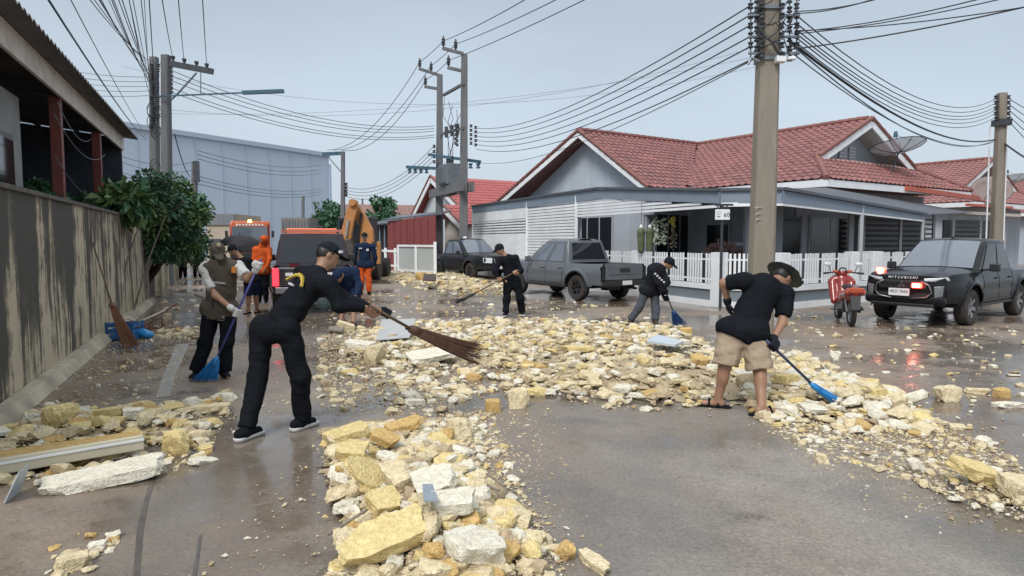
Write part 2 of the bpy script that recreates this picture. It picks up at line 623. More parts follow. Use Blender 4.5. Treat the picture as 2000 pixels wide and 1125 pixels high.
for k in range(6):
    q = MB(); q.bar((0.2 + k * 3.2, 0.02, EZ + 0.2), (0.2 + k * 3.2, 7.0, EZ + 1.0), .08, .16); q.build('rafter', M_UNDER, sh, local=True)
q = MB(); q.box((8.0, 7.3, 2.6), (17, .12, 5.2)); q.build('back_wall', mat('painted_interior_shade', (0.07, 0.08, 0.10), .9, var=.2), sh, local=True)  # dimness under the roof is put into this wall's colour
q = MB(); q.slab([(16.4, -.02, 0), (16.4, 7.2, 0), (16.4, 7.2, EZ + 1.1), (16.4, -.02, EZ + .22)], (.12, 0, 0)); q.build('dark_end_panel', mat('painted_roof_shade', (0.055, 0.065, 0.085), .85, var=.25), sh, local=True)  # dark panel added to fill the end with painted under-roof shade

hb = empty('grey_hut', at(42, 300, 11.2) * 1.0, 'grey plastered hut with a dark window under the shelter roof', 'hut', rz=RZ_S)
hb.location.z = 0
q = MB(); q.box((-3.0, 1.5, 2.0), (6.0, 3.0, 4.0)); q.build('wall', M_GREYWALL, hb, local=True)
q = MB(); q.box((-1.15, -0.02, 2.55), (.95, .08, 1.5)); w_ = q.build('window', mat('dark_window_frame', (.09, .1, .11), .4), hb, local=True)
q = MB(); q.box((-1.15, -0.05, 2.55), (.75, .06, 1.3)); q.build('pane', mat('dark_glass', (0.012, 0.015, 0.02), .08, var=.1), w_, local=True)

# dry fronds and boards stored under the shelter
M_DRY = mat('dry_grey_wood', (0.22, 0.19, 0.16), .8, var=.35)
for lab, px, py, Y, n_, mm in (('pale dry branches heaped under the shelter above the wall', 178, 395, 14.5, 26, M_DRY),):
    q = MB()
    c0 = at(px, py, Y); c0.z = 0
    for k in range(n_):
        a = c0 + V(random.uniform(-.8, .8), random.uniform(-.5, .5), 0)
        b = a + V(random.uniform(-.9, .9), random.uniform(-.5, .5), random.uniform(1.9, 2.75))
        q.tube([a, a.lerp(b, .5) + V(random.uniform(-.1, .1), 0, .1), b], [.022, .018, .008], 5)
    tag(q.build('branch_heap', mm), lab, 'branches')

# ------------------------------------------------------------------ foliage
def leaf_mat(name, col, rnd=.3):
    m = mat(name, col, .5, var=.45, scale=1.6, coords='World', spec=.4)
    return m
M_LEAF = leaf_mat('dark_green_leaves', (0.060, 0.150, 0.072))
M_LEAF2 = leaf_mat('yellow_green_leaves', (0.12, 0.185, 0.06))
M_LEAF3 = leaf_mat('blue_green_leaves', (0.075, 0.155, 0.100))
M_BARK = mat('grey_brown_bark', (0.10, 0.08, 0.06), .9, var=.4, scale=5, bump=.5)

def leaf_cloud(clumps, n_per, size, rng, droop=.3):
    """many folded leaves spread through a list of (centre, radius) clumps"""
    vs, fs = [], []
    for c, r in clumps:
        d = rng.normal(size=(n_per, 3)); d /= np.linalg.norm(d, axis=1)[:, None]
        rr = r * rng.uniform(.35, 1.05, size=(n_per, 1)) ** .6
        p = np.array(c) + d * rr * np.array([1, 1, .8])
        ax = d + rng.normal(scale=.5, size=(n_per, 3)); ax[:, 2] -= droop
        ax /= np.linalg.norm(ax, axis=1)[:, None]
        sd = np.cross(ax, rng.normal(size=(n_per, 3))); sd /= np.linalg.norm(sd, axis=1)[:, None]
        nn = np.cross(ax, sd)
        L = size * rng.uniform(.6, 1.3, size=(n_per, 1)); W = L * .27
        a = p; tip = p + ax * L - np.array([0, 0, .15]) * L; m1 = p + ax * L * .5 + sd * W + nn * W * .35; m2 = p + ax * L * .5 - sd * W + nn * W * .35
        k = len(vs)
        q = np.stack([a, m1, tip, m2], 1).reshape(-1, 3)
        vs.extend(map(tuple, q))
        for i in range(n_per):
            b = k + 4 * i
            fs.append((b, b + 1, b + 2)); fs.append((b, b + 2, b + 3))
    return vs, fs

def tree(name, label, base, crown_c, crown_r, n_cl, n_per, size, ms, seed, cat='tree', group=None, cl_r=.5):
    rng = np.random.default_rng(seed)
    root = empty(name, base, label, cat, group)
    q = MB()
    top = V(*crown_c)
    q.tube([base, base.lerp(top, .4) + V(.1, 0, 0), base.lerp(top, .8)], [.11, .08, .05], 7)
    lim = []
    for k in range(7):
        d = V(*rng.normal(size=3)); d.z = abs(d.z) * .6
        e_ = top + V(d.x * crown_r[0] * .5, d.y * crown_r[1] * .5, d.z * crown_r[2] * .5)
        s_ = base.lerp(top, .3 + .08 * k)
        q.tube([s_, s_.lerp(e_, .5) + V(0, 0, .08), e_], [.045, .03, .012], 5)
    q.build('trunk', M_BARK, root, smooth=True)
    for mi, m in enumerate(ms):
        cl = []
        for k in range(max(2, n_cl // len(ms))):
            d = rng.normal(size=3); d /= np.linalg.norm(d)
            rr = rng.uniform(.25, 1.0) ** .5
            cl.append((np.array(crown_c) + d * rr * np.array(crown_r), cl_r * rng.uniform(.55, 1.25)))
        vs, fs = leaf_cloud(cl, n_per, size, rng)
        q = MB(); q.add(vs, fs)
        q.build('crown', m, root, clean=False)
    return root
tb = S(12.4, .75)
tree('leafy_tree', 'bushy dark green tree overhanging the end of the stained wall', tb, tuple(at(312, 420, tb.y)), (1.0, 1.0, 1.0), 84, 230, .135, [M_LEAF, M_LEAF3, M_LEAF, M_LEAF2], 4, cl_r=.40)
tb = S(13.4, .5)
tree('leafy_tree', 'lower green bush hanging over the low wall by the lane', tb, tuple(at(352, 445, tb.y + .4)), (.55, .8, .95), 40, 220, .125, [M_LEAF, M_LEAF2], 9, cl_r=.45)
tb = S(7.9, 1.0)
tree('garden_plant', 'light green broad leaved plant rising behind the stained wall', tb, tuple(at(236, 396, tb.y)), (.25, .3, .32), 12, 50, .26, [M_LEAF2, M_LEAF], 14, 'plant', cl_r=.35)
tb = S(5.6, 1.6)
tree('garden_plant', 'dark shrub in the shade behind the stained wall', tb, tuple(at(68, 384, tb.y)), (.35, .3, .2), 12, 60, .16, [M_LEAF], 19, 'plant', cl_r=.25)
tb = S(9.3, 1.7)
tree('garden_plant', 'shaded shrub between the two red posts behind the wall', tb, tuple(at(130, 398, tb.y)), (.6, .3, .2), 12, 60, .16, [M_LEAF], 23, 'plant', cl_r=.25)

# ------------------------------------------------------------------ big warehouse and things at the end of the lane
M_WH = mat('haze_tinted_cladding', (0.47, 0.565, 0.68), .55, var=.05, scale=.2, coords='World')  # bluish distance haze is mixed into the cladding colour
M_WHD = mat('cladding_seam', (0.42, 0.51, 0.62), .55, var=.05)
pL, pR = at(150, 232, 57), at(642, 303, 80)
zt = (pL.z + pR.z) / 2
wh = empty('warehouse', (pR.x, pR.y, 0), 'huge pale blue grey windowless warehouse behind the lane', 'warehouse')
dirw = V(pR.x - pL.x, pR.y - pL.y, 0).normalized(); bk = V(-dirw.y, dirw.x, 0)
a0 = V(pL.x, pL.y, 0) - dirw * 12
b0 = V(pR.x, pR.y, 0)
q = MB()
q.slab([a0, b0, b0 + V(0, 0, pR.z), a0 + V(0, 0, zt + .3)], bk * 40)
q.build('wall', M_WH, wh)
q = MB(); q.bar(a0 - bk * .1 + V(0, 0, zt + .25), b0 - bk * .1 + V(0, 0, pR.z), .3, .45); q.build('parapet_trim', M_WHD, wh)
n_s = 14
for k in range(1, n_s):
    p = a0.lerp(b0, k / n_s) - bk * .03
    q = MB(); q.bar(p, p + V(0, 0, pR.z - .4), .10, .06, up=dirw); q.build('cladding_seam', M_WHD, wh)
q = MB(); q.bar(b0 - bk * .08 + dirw * .02, b0 - bk * .08 + V(0, 0, pR.z - 1.1) + dirw * .02, .35, .2, up=dirw); q.build('downpipe', M_WHD, wh)

def blockbuild(name, label, cat, x0, x1, yt, yb, Y, dep, m, parts=()):
    a, b, c = at(x0, yt, Y), at(x1, yt, Y), at(x0, yb, Y)
    root = empty(name, ((a.x + b.x) / 2, Y + dep / 2, 0), label, cat)
    q = MB(); q.box(((a.x + b.x) / 2, Y + dep / 2, a.z / 2), (b.x - a.x, dep, a.z)); q.build('body', m, root)
    for nm, u0, u1, w0, w1, mm, pr in parts:
        q = MB(); xx0, xx1 = a.x + (b.x - a.x) * u0, a.x + (b.x - a.x) * u1
        q.box(((xx0 + xx1) / 2, Y - pr / 2, a.z * (w0 + w1) / 2), (xx1 - xx0, pr, a.z * (w1 - w0))); q.build(nm, mm, root)
    return root
M_BEIGE = mat('beige_render', (0.42, 0.37, 0.29), .8, var=.12, scale=1)
M_GRYP = mat('grey_sheet', (0.16, 0.18, 0.20), .6, var=.2, scale=1, stretch=(6, 6, .4))
M_GRYC = mat('weathered_container_grey', (0.21, 0.215, 0.215), .6, var=.25, scale=1.2, stretch=(4, 4, .4), dirt=(.2, .13, .09), dirt_amt=.5)
blockbuild('lane_end_shed', 'beige shed with a grey sheet top left of the fire engine', 'shed', 402, 458, 418, 480, 48, 5, M_BEIGE,
           [('sheet_band', 0, 1, .78, 1.0, M_GRYP, .12), ('opening', .1, .5, .05, .5, mat('painted_interior_shade', (0.1, .11, .12)), .06)])  # opening is a dark panel painting the shade inside
blockbuild('shipping_container', 'grey weathered container standing beyond the rescue pickup', 'container', 549, 603, 425, 480, 46, 2.4, M_GRYC,
           [('rib', k / 9 + .04, k / 9 + .075, 0.02, .96, M_GRYP, .05) for k in range(9)])
# ------------------------------------------------------------------ houses with red tiled roofs
HU, HV = V(0.829, 0.559, 0), V(-0.559, 0.829, 0)
M_TILE = mat('red_roof_tile', (0.245, 0.100, 0.094), .6, var=.32, scale=3.5, rnd=.22, coords='World', dirt=(0.13, 0.065, 0.062), dirt_amt=.75)
M_TILE2 = mat('faded_red_roof_tile', (0.26, 0.115, 0.108), .55, var=.25, scale=2.0, coords='World', dirt=(0.16, 0.08, 0.07), dirt_amt=.5)
M_RIDGE = mat('ridge_tile', (0.21, 0.085, 0.072), .6, var=.25, scale=3)
M_WHITE = mat('white_paint', (0.80, 0.83, 0.86), .5, var=.06, scale=3, dirt=(0.50, 0.49, 0.47), dirt_amt=.40)
M_GABLE = mat('pale_blue_gable', (0.47, 0.53, 0.60), .75, var=.10, scale=1.5, coords='World', stretch=(1.5, 1.5, .25), dirt=(0.30, 0.33, 0.36), dirt_amt=.45)
M_SOFFIT = mat('beige_soffit', (0.50, 0.45, 0.41), .75, var=.06)
M_HWALL = mat('blue_grey_house_wall', (0.42, 0.46, 0.52), .8, var=.12, scale=1.5, coords='World', stretch=(1.5, 1.5, .3), dirt=(0.27, 0.28, 0.30), dirt_amt=.5)
M_GLASSD = mat('dark_glass', (0.012, 0.015, 0.02), .08)
M_FRAMEW = mat('grey_white_frame', (0.40, 0.42, 0.45), .5, var=.05)
M_FASCB = mat('slate_blue_fascia', (0.20, 0.25, 0.32), .5, var=.1, scale=2)
M_DARKM = mat('dark_metal', (0.035, 0.04, 0.05), .5, var=.2)
M_PORCHR = mat('charcoal_metal_sheet', (0.085, 0.095, 0.115), .45, var=.15)
M_ORANGE_G = mat('orange_red_gutter', (0.45, 0.10, 0.055), .45, var=.12)

def tile_mesh(name, du, e, nrm, W=.30, L=.40):
    """one S-profile tile: e along the eave, du up the slope"""
    q = MB()
    prof = [(-.5, 0), (-.30, .042), (-.06, .030), (.12, .0), (.5, .004)]
    rows = []
    for s, lift in ((0, .034), (1, .0)):
        rows.append([e * (x * W) + du * ((s - .5) * L) + nrm * (z + lift) for x, z in prof])
    q.grid(rows)
    lo = [p - nrm * .03 for p in rows[0]]
    q.grid([lo, rows[0]])
    me = q.mesh(name)
    return me

def roof_plane(root, poly, eave_dir, m, individual=0, name='roof_slope', rng=None, th=.05, cam_near=True, W=.30, L=.34, tiled=True):
    """poly: planar outline (world). Adds the board under the tiles and the tiles"""
    e = Vector(eave_dir).normalized()
    n = (Vector(poly[1]) - Vector(poly[0])).cross(Vector(poly[2]) - Vector(poly[0])).normalized()
    if n.z < 0: n = -n
    e = (e - n * e.dot(n)).normalized()
    up = n.cross(e)
    if up.z < 0: up = -up
    q = MB(); q.slab([Vector(p) - n * .02 for p in poly], -n * th)
    base = q.build(name, M_RIDGE if tiled else m, root)
    if not tiled: return base
    o = Vector(poly[0])
    uv = [((Vector(p) - o).dot(e), (Vector(p) - o).dot(up)) for p in poly]
    def inside(x, y):
        c = False
        for i in range(len(uv)):
            (x1, y1), (x2, y2) = uv[i], uv[i - 1]
            if (y1 > y) != (y2 > y) and x < (x2 - x1) * (y - y1) / (y2 - y1) + x1: c = not c
        return c
    umin, umax = min(a for a, _ in uv), max(a for a, _ in uv)
    vmin, vmax = min(b for _, b in uv), max(b for _, b in uv)
    cells = []
    r = 0
    y = vmin + L * .42
    while y < vmax:
        x = umin + W * .5
        while x < umax:
            if inside(x, y): cells.append(o + e * x + up * y)
            x += W
        y += L * .86
        r += 1
    cells.sort(key=lambda p: (p - Vector((0, 0, CAM_H))).length)
    me = tile_mesh('roof_tile', up, e, n, W * 1.04, L * 1.08)
    me.materials.append(m)
    bm = bmesh.new(); bm.from_mesh(me)
    me.update()
    for p in cells[:individual]:
        o_ = link('roof_tile', me, base)
        o_.location = p - wloc(root) + n * random.uniform(0, .006)
    rest = cells[individual:]
    if rest:
        tv = np.array([v.co[:] for v in me.vertices]); tf = [tuple(f.vertices) for f in me.polygons]
        q = MB()
        for p in rest:
            q.add(tv + np.array(p + n * random.uniform(0, .006)), tf)
        o_ = q.build('roof_tiles', m, base, local=False, clean=False)
        o_['kind'] = 'stuff'
    bm.free()
    return base

def ridge_caps(root, a, b, m=None, step=.34, r=.10):
    a, b = Vector(a), Vector(b)
    n = max(1, int((b - a).length / step))
    for k in range(n):
        p, p2 = a.lerp(b, k / n), a.lerp(b, (k + 1.12) / n)
        q = MB(); q.tube([p, p2], [r * 1.1, r * .92], 7); q.build('ridge_cap', m or M_RIDGE, root)

def barge(root, a, b, h=.22, t=.05, m=None, tiles=True, out=None):
    """white barge board with rake tiles on top"""
    q = MB(); q.bar(Vector(a) - V(0, 0, h * .62), Vector(b) - V(0, 0, h * .62), t, h); q.build('barge_board', m or M_WHITE, root)
    if tiles: ridge_caps(root, Vector(a) + V(0, 0, .03), Vector(b) + V(0, 0, .03), r=.085, step=.36)

RZ = 6.03
def house(label, off, individual, first):
    o = V(*off, 0)
    A1 = V(2.70, 27.0, RZ) + o
    VV = A1 + HU * 7.05
    A2 = VV - HV * 7.75
    root = empty('tiled_house', (VV.x, VV.y, 0), label, 'house', 'houses with red tiled roofs')
    dS, sS = 3.85, .644
    zE = RZ - dS * sS
    dW = 4.96; sW = (RZ - zE) / dW
    R1 = A1 - HV * dS + V(0, 0, zE - RZ)
    VB = VV - HV * dS - HU * dW + V(0, 0, zE - RZ)
    dg = 3.1; zG = RZ - dg * sW
    GL = A2 - HU * dg + V(0, 0, zG - RZ); GR = A2 + HU * dg + V(0, 0, zG - RZ)
    C2 = A2 - HU * dW - HV * 1.5 + V(0, 0, zE - RZ); E2 = A2 + HU * dW - HV * 1.5 + V(0, 0, zE - RZ)
    GLi = A2 - HU * dg + HV * .12 + V(0, 0, zG - RZ)
    roof = empty('roof', (0, 0, 0)); roof.parent = root
    i1, i2, i3 = individual
    if first:
        s1 = roof_plane(roof, [R1, VB, VV, A1], HU, M_TILE, i1)
        nL = A1 + HV * 5.6 - HU * .6 + V(0, 0, -2.85)
        roof_plane(roof, [A1, VV, VV + HV * 5.6 + V(0, 0, -2.85), nL], HU, M_TILE, 0, tiled=False)
        barge(roof, A1 - HU * .05, R1 - HU * .05); barge(roof, A1 - HU * .05, nL - HU * .05)
        ridge_caps(roof, A1 + V(0, 0, .05), VV + V(0, 0, .05))
        q = MB(); gi = A1 + HU * .55
        q.slab([gi + V(0, 0, -.22), gi - HV * (dS - .25) + V(0, 0, zE - RZ - .05), gi - HV * (dS - .25) + V(0, 0, 2.6 - RZ), gi + HV * 5.0 + V(0, 0, 2.6 - RZ), gi + HV * 5.0 + V(0, 0, -2.75)], HU * .15)
        q.build('gable_wall', M_GABLE, root)
    q = MB()
    roof_plane(roof, [VB, C2, GL, A2, VV], -HV, M_TILE if first else M_TILE2, i2)
    roof_plane(roof, [C2, E2, GR, GL], HU, M_TILE if first else M_TILE2, i3)
    roof_plane(roof, [A2, VV, VV + HU * dW + V(0, 0, zE - RZ), E2, GR], -HV, M_TILE, 0, tiled=False)
    ridge_caps(roof, VV + V(0, 0, .05), A2 + V(0, 0, .05))
    ridge_caps(roof, GL + V(0, 0, .04), C2 + V(0, 0, .04)); ridge_caps(roof, GR + V(0, 0, .04), E2 + V(0, 0, .04))
    fw = A2 - HV * .18
    barge(roof, fw, GL - HV * .18 - HU * .12, h=.26); barge(roof, fw, GR - HV * .18 + HU * .12, h=.26)
    g = A2 + HV * .75
    q = MB(); q.slab([g + V(0, 0, -.15), g - HU * (dg + .1) + V(0, 0, zG - RZ - .15), g + HU * (dg + .1) + V(0, 0, zG - RZ - .15)], HV * .12); gw = q.build('gable_wall', M_GABLE, root)
    for s in (-1, 1):   # soffit boards of the deep gable
        a, b = A2 + V(0, 0, -.12), (GL if s < 0 else GR) + V(0, 0, -.12)
        q = MB(); q.slab([a - HV * .12, b - HV * .12, b + HV * .8, a + HV * .8], V(0, 0, -.02)); q.build('soffit', M_SOFFIT, root)
    q = MB(); q.bar(GL - HV * .1 + V(0, 0, -.12), GR - HV * .1 + V(0, 0, -.12), .06, .2); q.build('gable_tie', M_WHITE, root)
    for s in (-.33, .33):
        c = g - HV * .06 + HU * s + V(0, 0, -1.15)
        q = MB(); q.box((0, 0, 0), (.36, .06, .5), Matrix.Rotation(math.atan2(HU.y, HU.x), 3, 'Z')); q.v = [tuple(Vector(p) + c) for p in q.v]
        vn = q.build('vent', M_WHITE, gw)
        for k in range(4):
            q = MB(); cc = c - HV * .035 + V(0, 0, -.17 + k * .11)
            q.bar(cc - HU * .14, cc + HU * .14, .02, .05); q.build('louvre', M_FRAMEW, vn)
    # eaves fascia
    for a, b in ((VB, C2), (C2, E2)):
        q = MB(); q.bar(a + V(0, 0, -.14), b + V(0, 0, -.14), .05, .22); q.build('eave_board', M_WHITE, root)
    # walls
    ins = .75
    def wallseg(a, b, z1=3.4, m=M_HWALL, t=.15):
        q = MB(); a, b = V(a.x, a.y, 0), V(b.x, b.y, 0)
        q.bar(a + V(0, 0, z1 / 2), b + V(0, 0, z1 / 2), t, z1)
        return q.build('wall', m, root)
    cS0 = R1 + HV * ins + HU * .6; cVB = VB + HV * ins + HU * ins; cC2 = C2 + HU * ins + HV * (ins + .8); cE2 = E2 - HU * .5 + HV * (ins + .8)
    if first:
        wallseg(cS0, cVB)
        wallseg(cS0, cS0 + HV * 12)
        wallseg(cS0 + HV * 4 + HU * 2, cS0 + HV * 4 + HU * 12)
    wallseg(cVB, cC2)
    wallseg(cC2, cE2)
    return root, dict(A1=A1, VV=VV, A2=A2, R1=R1, VB=VB, C2=C2, E2=E2, cS0=cS0, cVB=cVB, cC2=cC2, cE2=cE2)

house1, K = house('white and blue grey corner house with red tiled roof and slatted porch', (0, 0), (130, 130, 40), True)
house2, K2 = house('second red roofed house beyond the corner house, left of the thin pole', (12.9, 11.8), (0, 0, 0), False)
house3, K3 = house('third red roofed house cut off at the right edge', (25.8, 23.6), (0, 0, 0), False)

def on_wall(a, b, u, z, w, h, name, m, parent, proud=.06, side=-1, th=.06):
    """panel on a wall running a->b: centre at u metres along"""
    a, b = V(a.x, a.y, 0), V(b.x, b.y, 0)
    d = (b - a).normalized(); n = V(d.y, -d.x, 0) * (1 if side < 0 else -1)
    c = a + d * u + n * (.075 + proud) + V(0, 0, z)
    q = MB(); q.bar(c - d * w / 2, c + d * w / 2, th, h)
    return q.build(name, m, parent)
def window(a, b, u, z, w, h, parent, npan=2, name='window', side=-1):
    f = on_wall(a, b, u, z, w, h, name, M_FRAMEW, parent, .03, side)
    for k in range(npan):
        pw = (w - .08 * (npan + 1)) / npan
        on_wall(a, b, u - w / 2 + .08 + pw / 2 + k * (pw + .08), z, pw, h - .16, 'pane', M_GLASSD, f, .045, side)
    return f
window(K['cS0'], K['cS0'] + HV * 12, 2.75, 1.75, 2.3, 1.8, house1, 3, side=1)
window(K['cS0'], K['cVB'], 1.4, 1.75, 2.0, 1.9, house1, 3)
window(K['cS0'], K['cVB'], 4.6, 1.25, 1.9, 2.5, house1, 2, 'door')
window(K['cVB'], K['cC2'], 1.6, 1.15, 1.1, 2.3, house1, 1, 'door')
window(K['cVB'], K['cC2'], 4.0, 1.6, 2.0, 1.7, house1, 2)
window(K['cC2'], K['cE2'], 1.9, 1.5, 2.4, 2.0, house1, 2)
window(K['cC2'], K['cE2'], 5.6, 1.2, 2.2, 2.4, house1, 2, 'door')
window(K2['cVB'], K2['cC2'], 2.5, 1.6, 2.2, 1.7, house2, 2)
window(K2['cC2'], K2['cE2'], 2.0, 1.6, 2.2, 1.7, house2, 2)

# ---- porch roof, slat screens and posts of the corner house
FDIR = V(-.39, .92, 0).normalized()
F0 = V(5.14, 16.5, 0)
F1 = V(6.42, 15.95, 0)
def FP(t, z=0.0):
    return F0 + FDIR * t + V(0, 0, z)
P0 = FP(5.84, 3.36); C0 = FP(0, 2.90); C1 = F1 + V(0, 0, 2.88); PB = F1 + HU * 7.0 + V(0, 0, 2.44)
PE = FP(18.2, 3.36)
hi = .03
VBp = K['VB'] + V(0, 0, -.12); C2p = K['C2'] + V(0, 0, -.28); E2p = V(K['E2'].x, K['E2'].y, 2.75)
porch = empty('porch_roof', (0, 0, 0)); porch.parent = house1
for poly in ([P0, C0, VBp, K['R1'] + V(0, 0, -.2)], [C0, C1, C2p, VBp], [C1, PB, E2p, C2p]):
    q = MB()
    ps = [Vector(p) for p in poly]
    cc = sum(ps, V(0, 0, 0)) / len(ps)
    vs = ps + [p - V(0, 0, .03) for p in ps]
    q.add(vs, [(0, 1, 2), (0, 2, 3), (6, 5, 4), (7, 6, 4)] + [(i, i + 4, (i + 1) % 4 + 4, (i + 1) % 4) for i in range(4)])
    q.build('roof_sheet', M_PORCHR, porch)
dn = V(0, 0, -1)
for a, b, h in ((PE, P0, .32), (P0, C0, .30), (C0, C1, .30), (C1, PB, .30)):
    q = MB()
    out = (b - a).cross(V(0, 0, 1)).normalized() * .02
    h2 = .14 if b is PB else h
    q.slab([a + V(0, 0, -.04), b + V(0, 0, -.04), b + V(0, 0, -.04 - h2), a + V(0, 0, -.04 - h)], out * 2); q.build('fascia', M_FASCB, porch)
    q = MB(); q.bar(a + out * 3 + V(0, 0, .0), b + out * 3 + V(0, 0, .0), .10, .07); q.build('gutter', M_PORCHR, porch)
# white beams on the two open sides
for a, b in ((FP(-.02, 2.53), F1 + V(0, 0, 2.53)), (F1 + V(0, 0, 2.53), F1 + HU * 7.0 + V(0, 0, 2.26))):
    q = MB(); q.bar(a, b, .06, .10); q.build('white_beam', M_WHITE, porch)
# slanting slat panel on the street side, slat by slat
for k in range(9):
    z = 2.50 + k * .098
    t0 = max(.05, (z + .36 - 2.90) / (3.36 - 2.90) * 5.84)
    if t0 < 7.3:
        q = MB(); q.bar(FP(t0, z), FP(7.4, z), .03, .070); q.build('slat', M_WHITE, porch)
# street screen: slats, then solid panels with a louvred band
scr = empty('slat_screen', (FP(12).x, FP(12).y, 0)); scr.parent = None
tag(scr, 'white slatted screen wall along the side of the corner house', 'screen wall')
k = 0
z = .2
while z < 3.0:
    q = MB(); q.bar(FP(7.46, z), FP(11.58, z), .03, .088); q.build('slat', M_WHITE, scr)
    z += .112
for t in (7.43, 11.6, 18.15):
    q = MB(); q.bar(FP(t, 0), FP(t, 3.2), .1, .1); q.build('post', M_WHITE, scr)
for z0, z1 in ((.0, 1.95), (2.56, 3.06)):
    q = MB(); q.bar(FP(11.66, (z0 + z1) / 2), FP(18.1, (z0 + z1) / 2), .05, z1 - z0); q.build('panel', M_WHITE, scr)
for k in range(5):
    z = 2.03 + k * .118
    q = MB(); q.bar(FP(11.66, z), FP(18.1, z), .03, .07); q.build('slat', M_WHITE, scr)
q = MB(); q.bar(FP(7.5, 1.5) + V(.22, .1, 0), FP(18.0, 1.5) + V(.22, .1, 0), .04, 3.0); q.build('backing', M_HWALL, scr)
# porch posts and columns
for p, z, w, m in ((F1 + HU * 3.55, 2.62, .09, M_FRAMEW), (F1 + HU * 6.95, 2.38, .07, M_FRAMEW), (F1 + HU * 3.0 + HV * 2.2, 2.9, .3, M_HWALL), (F1 + HU * 1.35 + HV * 1.9, 2.9, .22, M_HWALL), (F1 + HU * 5.2 + HV * 1.2, 2.7, .14, M_FRAMEW)):
    q = MB(); q.box((p.x, p.y, z / 2), (w, w, z)); q.build('column', m, porch)
q = MB(); q.bar(F1 + HU * 1.4 + HV * 2.6 + V(0, 0, 1.55), F1 + HU * 3.3 + HV * 2.6 + V(0, 0, 1.55), .06, .09); q.build('rail', M_FRAMEW, porch)
# porch floor
q = MB(); q.slab([FP(.2, .004), F1 + HV * .2 + HU * .1 + V(0, 0, .004), F1 + HU * 7 + HV * .2 + V(0, 0, .004), V(K['cC2'].x, K['cC2'].y, .004), V(K['cVB'].x, K['cVB'].y, .004), V(K['cS0'].x, K['cS0'].y, .004)], (0, 0, .02)); q.build('porch_floor', mat('porch_concrete', (.22, .215, .21), .7), house1)
# orange red gutter on the house corner
q = MB(); q.bar(K['E2'] + HV * -.05 - HU * 5.2 + V(0, 0, -.10), K['E2'] - HV * .05 + HU * .5 + V(0, 0, -.25), .14, .16); q.build('gutter', M_ORANGE_G, house1)
q = MB(); q.bar(K2['C2'] - HU * 1.5 - HV * .1 + V(0, 0, -.22), K2['C2'] + HU * 3.6 - HV * .1 + V(0, 0, -.22), .14, .12); q.build('gutter', M_ORANGE_G, house2)

# ---- white picket fence on a low wall
M_BASEP = mat('slate_grey_panel', (0.17, 0.205, 0.23), .7, var=.15, scale=2)
fence = empty('picket_fence', (F0.x, F0.y, 0), 'white picket fence on a low wall round the corner house', 'fence')
def fence_run(a, b, pitch=.105):
    d = (b - a).normalized(); L = (b - a).length
    q = MB(); q.bar(a + V(0, 0, .075), b + V(0, 0, .075), .22, .15); q.build('base', M_WHITE, fence)
    q = MB(); q.bar(a + V(0, 0, .29), b + V(0, 0, .29), .12, .30); q.build('panel', M_BASEP, fence)
    q = MB(); q.bar(a + V(0, 0, .495), b + V(0, 0, .495), .20, .13); q.build('coping', M_WHITE, fence)
    for z in (.68, 1.18):
        q = MB(); q.bar(a + V(0, 0, z), b + V(0, 0, z), .03, .04); q.build('rail', M_WHITE, fence)
    n = int(L / pitch)
    out = V(d.y, -d.x, 0) * .028
    me = None
    for i in range(n):
        if i % 7 == 6: continue
        p = a + d * (pitch * (i + .6)) + out
        if me is None:
            q = MB(); q.bar(p - d * .028 + V(0, 0, .955), p + d * .028 + V(0, 0, .955), .022, .75)
            o_ = q.build('picket', M_WHITE, fence); me = o_.data; p0 = p
        else:
            o_ = link('picket', me, fence); o_.location = p - p0 + V(0, 0, random.uniform(-.008, .008))
def pillar(p, w=.26):
    q = MB(); q.box((p.x, p.y, .68), (w, w, 1.36), Matrix.Rotation(math.atan2(FDIR.y, FDIR.x), 3, 'Z')); q.build('pillar', M_WHITE, fence, bev=.012)
fence_run(FP(7.3), FP(3.75)); fence_run(FP(3.45), FP(.18))
pillar(FP(7.4)); pillar(FP(3.6)); pillar(F0, .3)
fence_run(F0 + (F1 - F0).normalized() * .2, F1 - (F1 - F0).normalized() * .2)
pillar(F1, .34)
fence_run(F1 + HU * .22, F1 + HU * 3.0); pillar(F1 + HU * 3.15)
fence_run(F1 + HU * 3.3, F1 + HU * 4.0); pillar(F1 + HU * 4.2, .36)
fence_run(F1 + HU * 4.45, F1 + HU * 8.6); pillar(F1 + HU * 8.8)

# ---- dark slatted screens of the next house
M_SLATD = mat('dark_grey_slat', (.10, .105, .12), .6, var=.15)
for lab, st, L in (('dark screen of horizontal slats between the porch and the next house', F1 + HU * 9.2 + HV * 3.0, 5.2), ('grey slatted car gate in front of the second red roofed house', F1 + HU * 15.6 + HV * 2.8, 5.0)):
    r_ = empty('slatted_screen', st, lab, 'screen wall')
    q = MB(); q.bar(st + HV * .35 + V(0, 0, 1.25), st + HU * L + HV * .35 + V(0, 0, 1.25), .04, 2.5); q.build('backing', M_DARKM, r_)
    for k in range(13):
        q = MB(); z = .25 + k * .185; q.bar(st + V(0, 0, z), st + HU * L + V(0, 0, z), .03, .075); q.build('slat', M_SLATD, r_)
    for u in (0, L / 2, L):
        q = MB(); p = st + HU * u - HV * .03; q.box((p.x, p.y, 1.35), (.09, .09, 2.7)); q.build('post', M_FRAMEW, r_)
    q = MB(); q.bar(st + HU * -.2 - HV * .3 + V(0, 0, 2.75), st + HU * (L + .2) - HV * .3 + V(0, 0, 2.75), .5, .12); q.build('header', M_SOFFIT, r_)

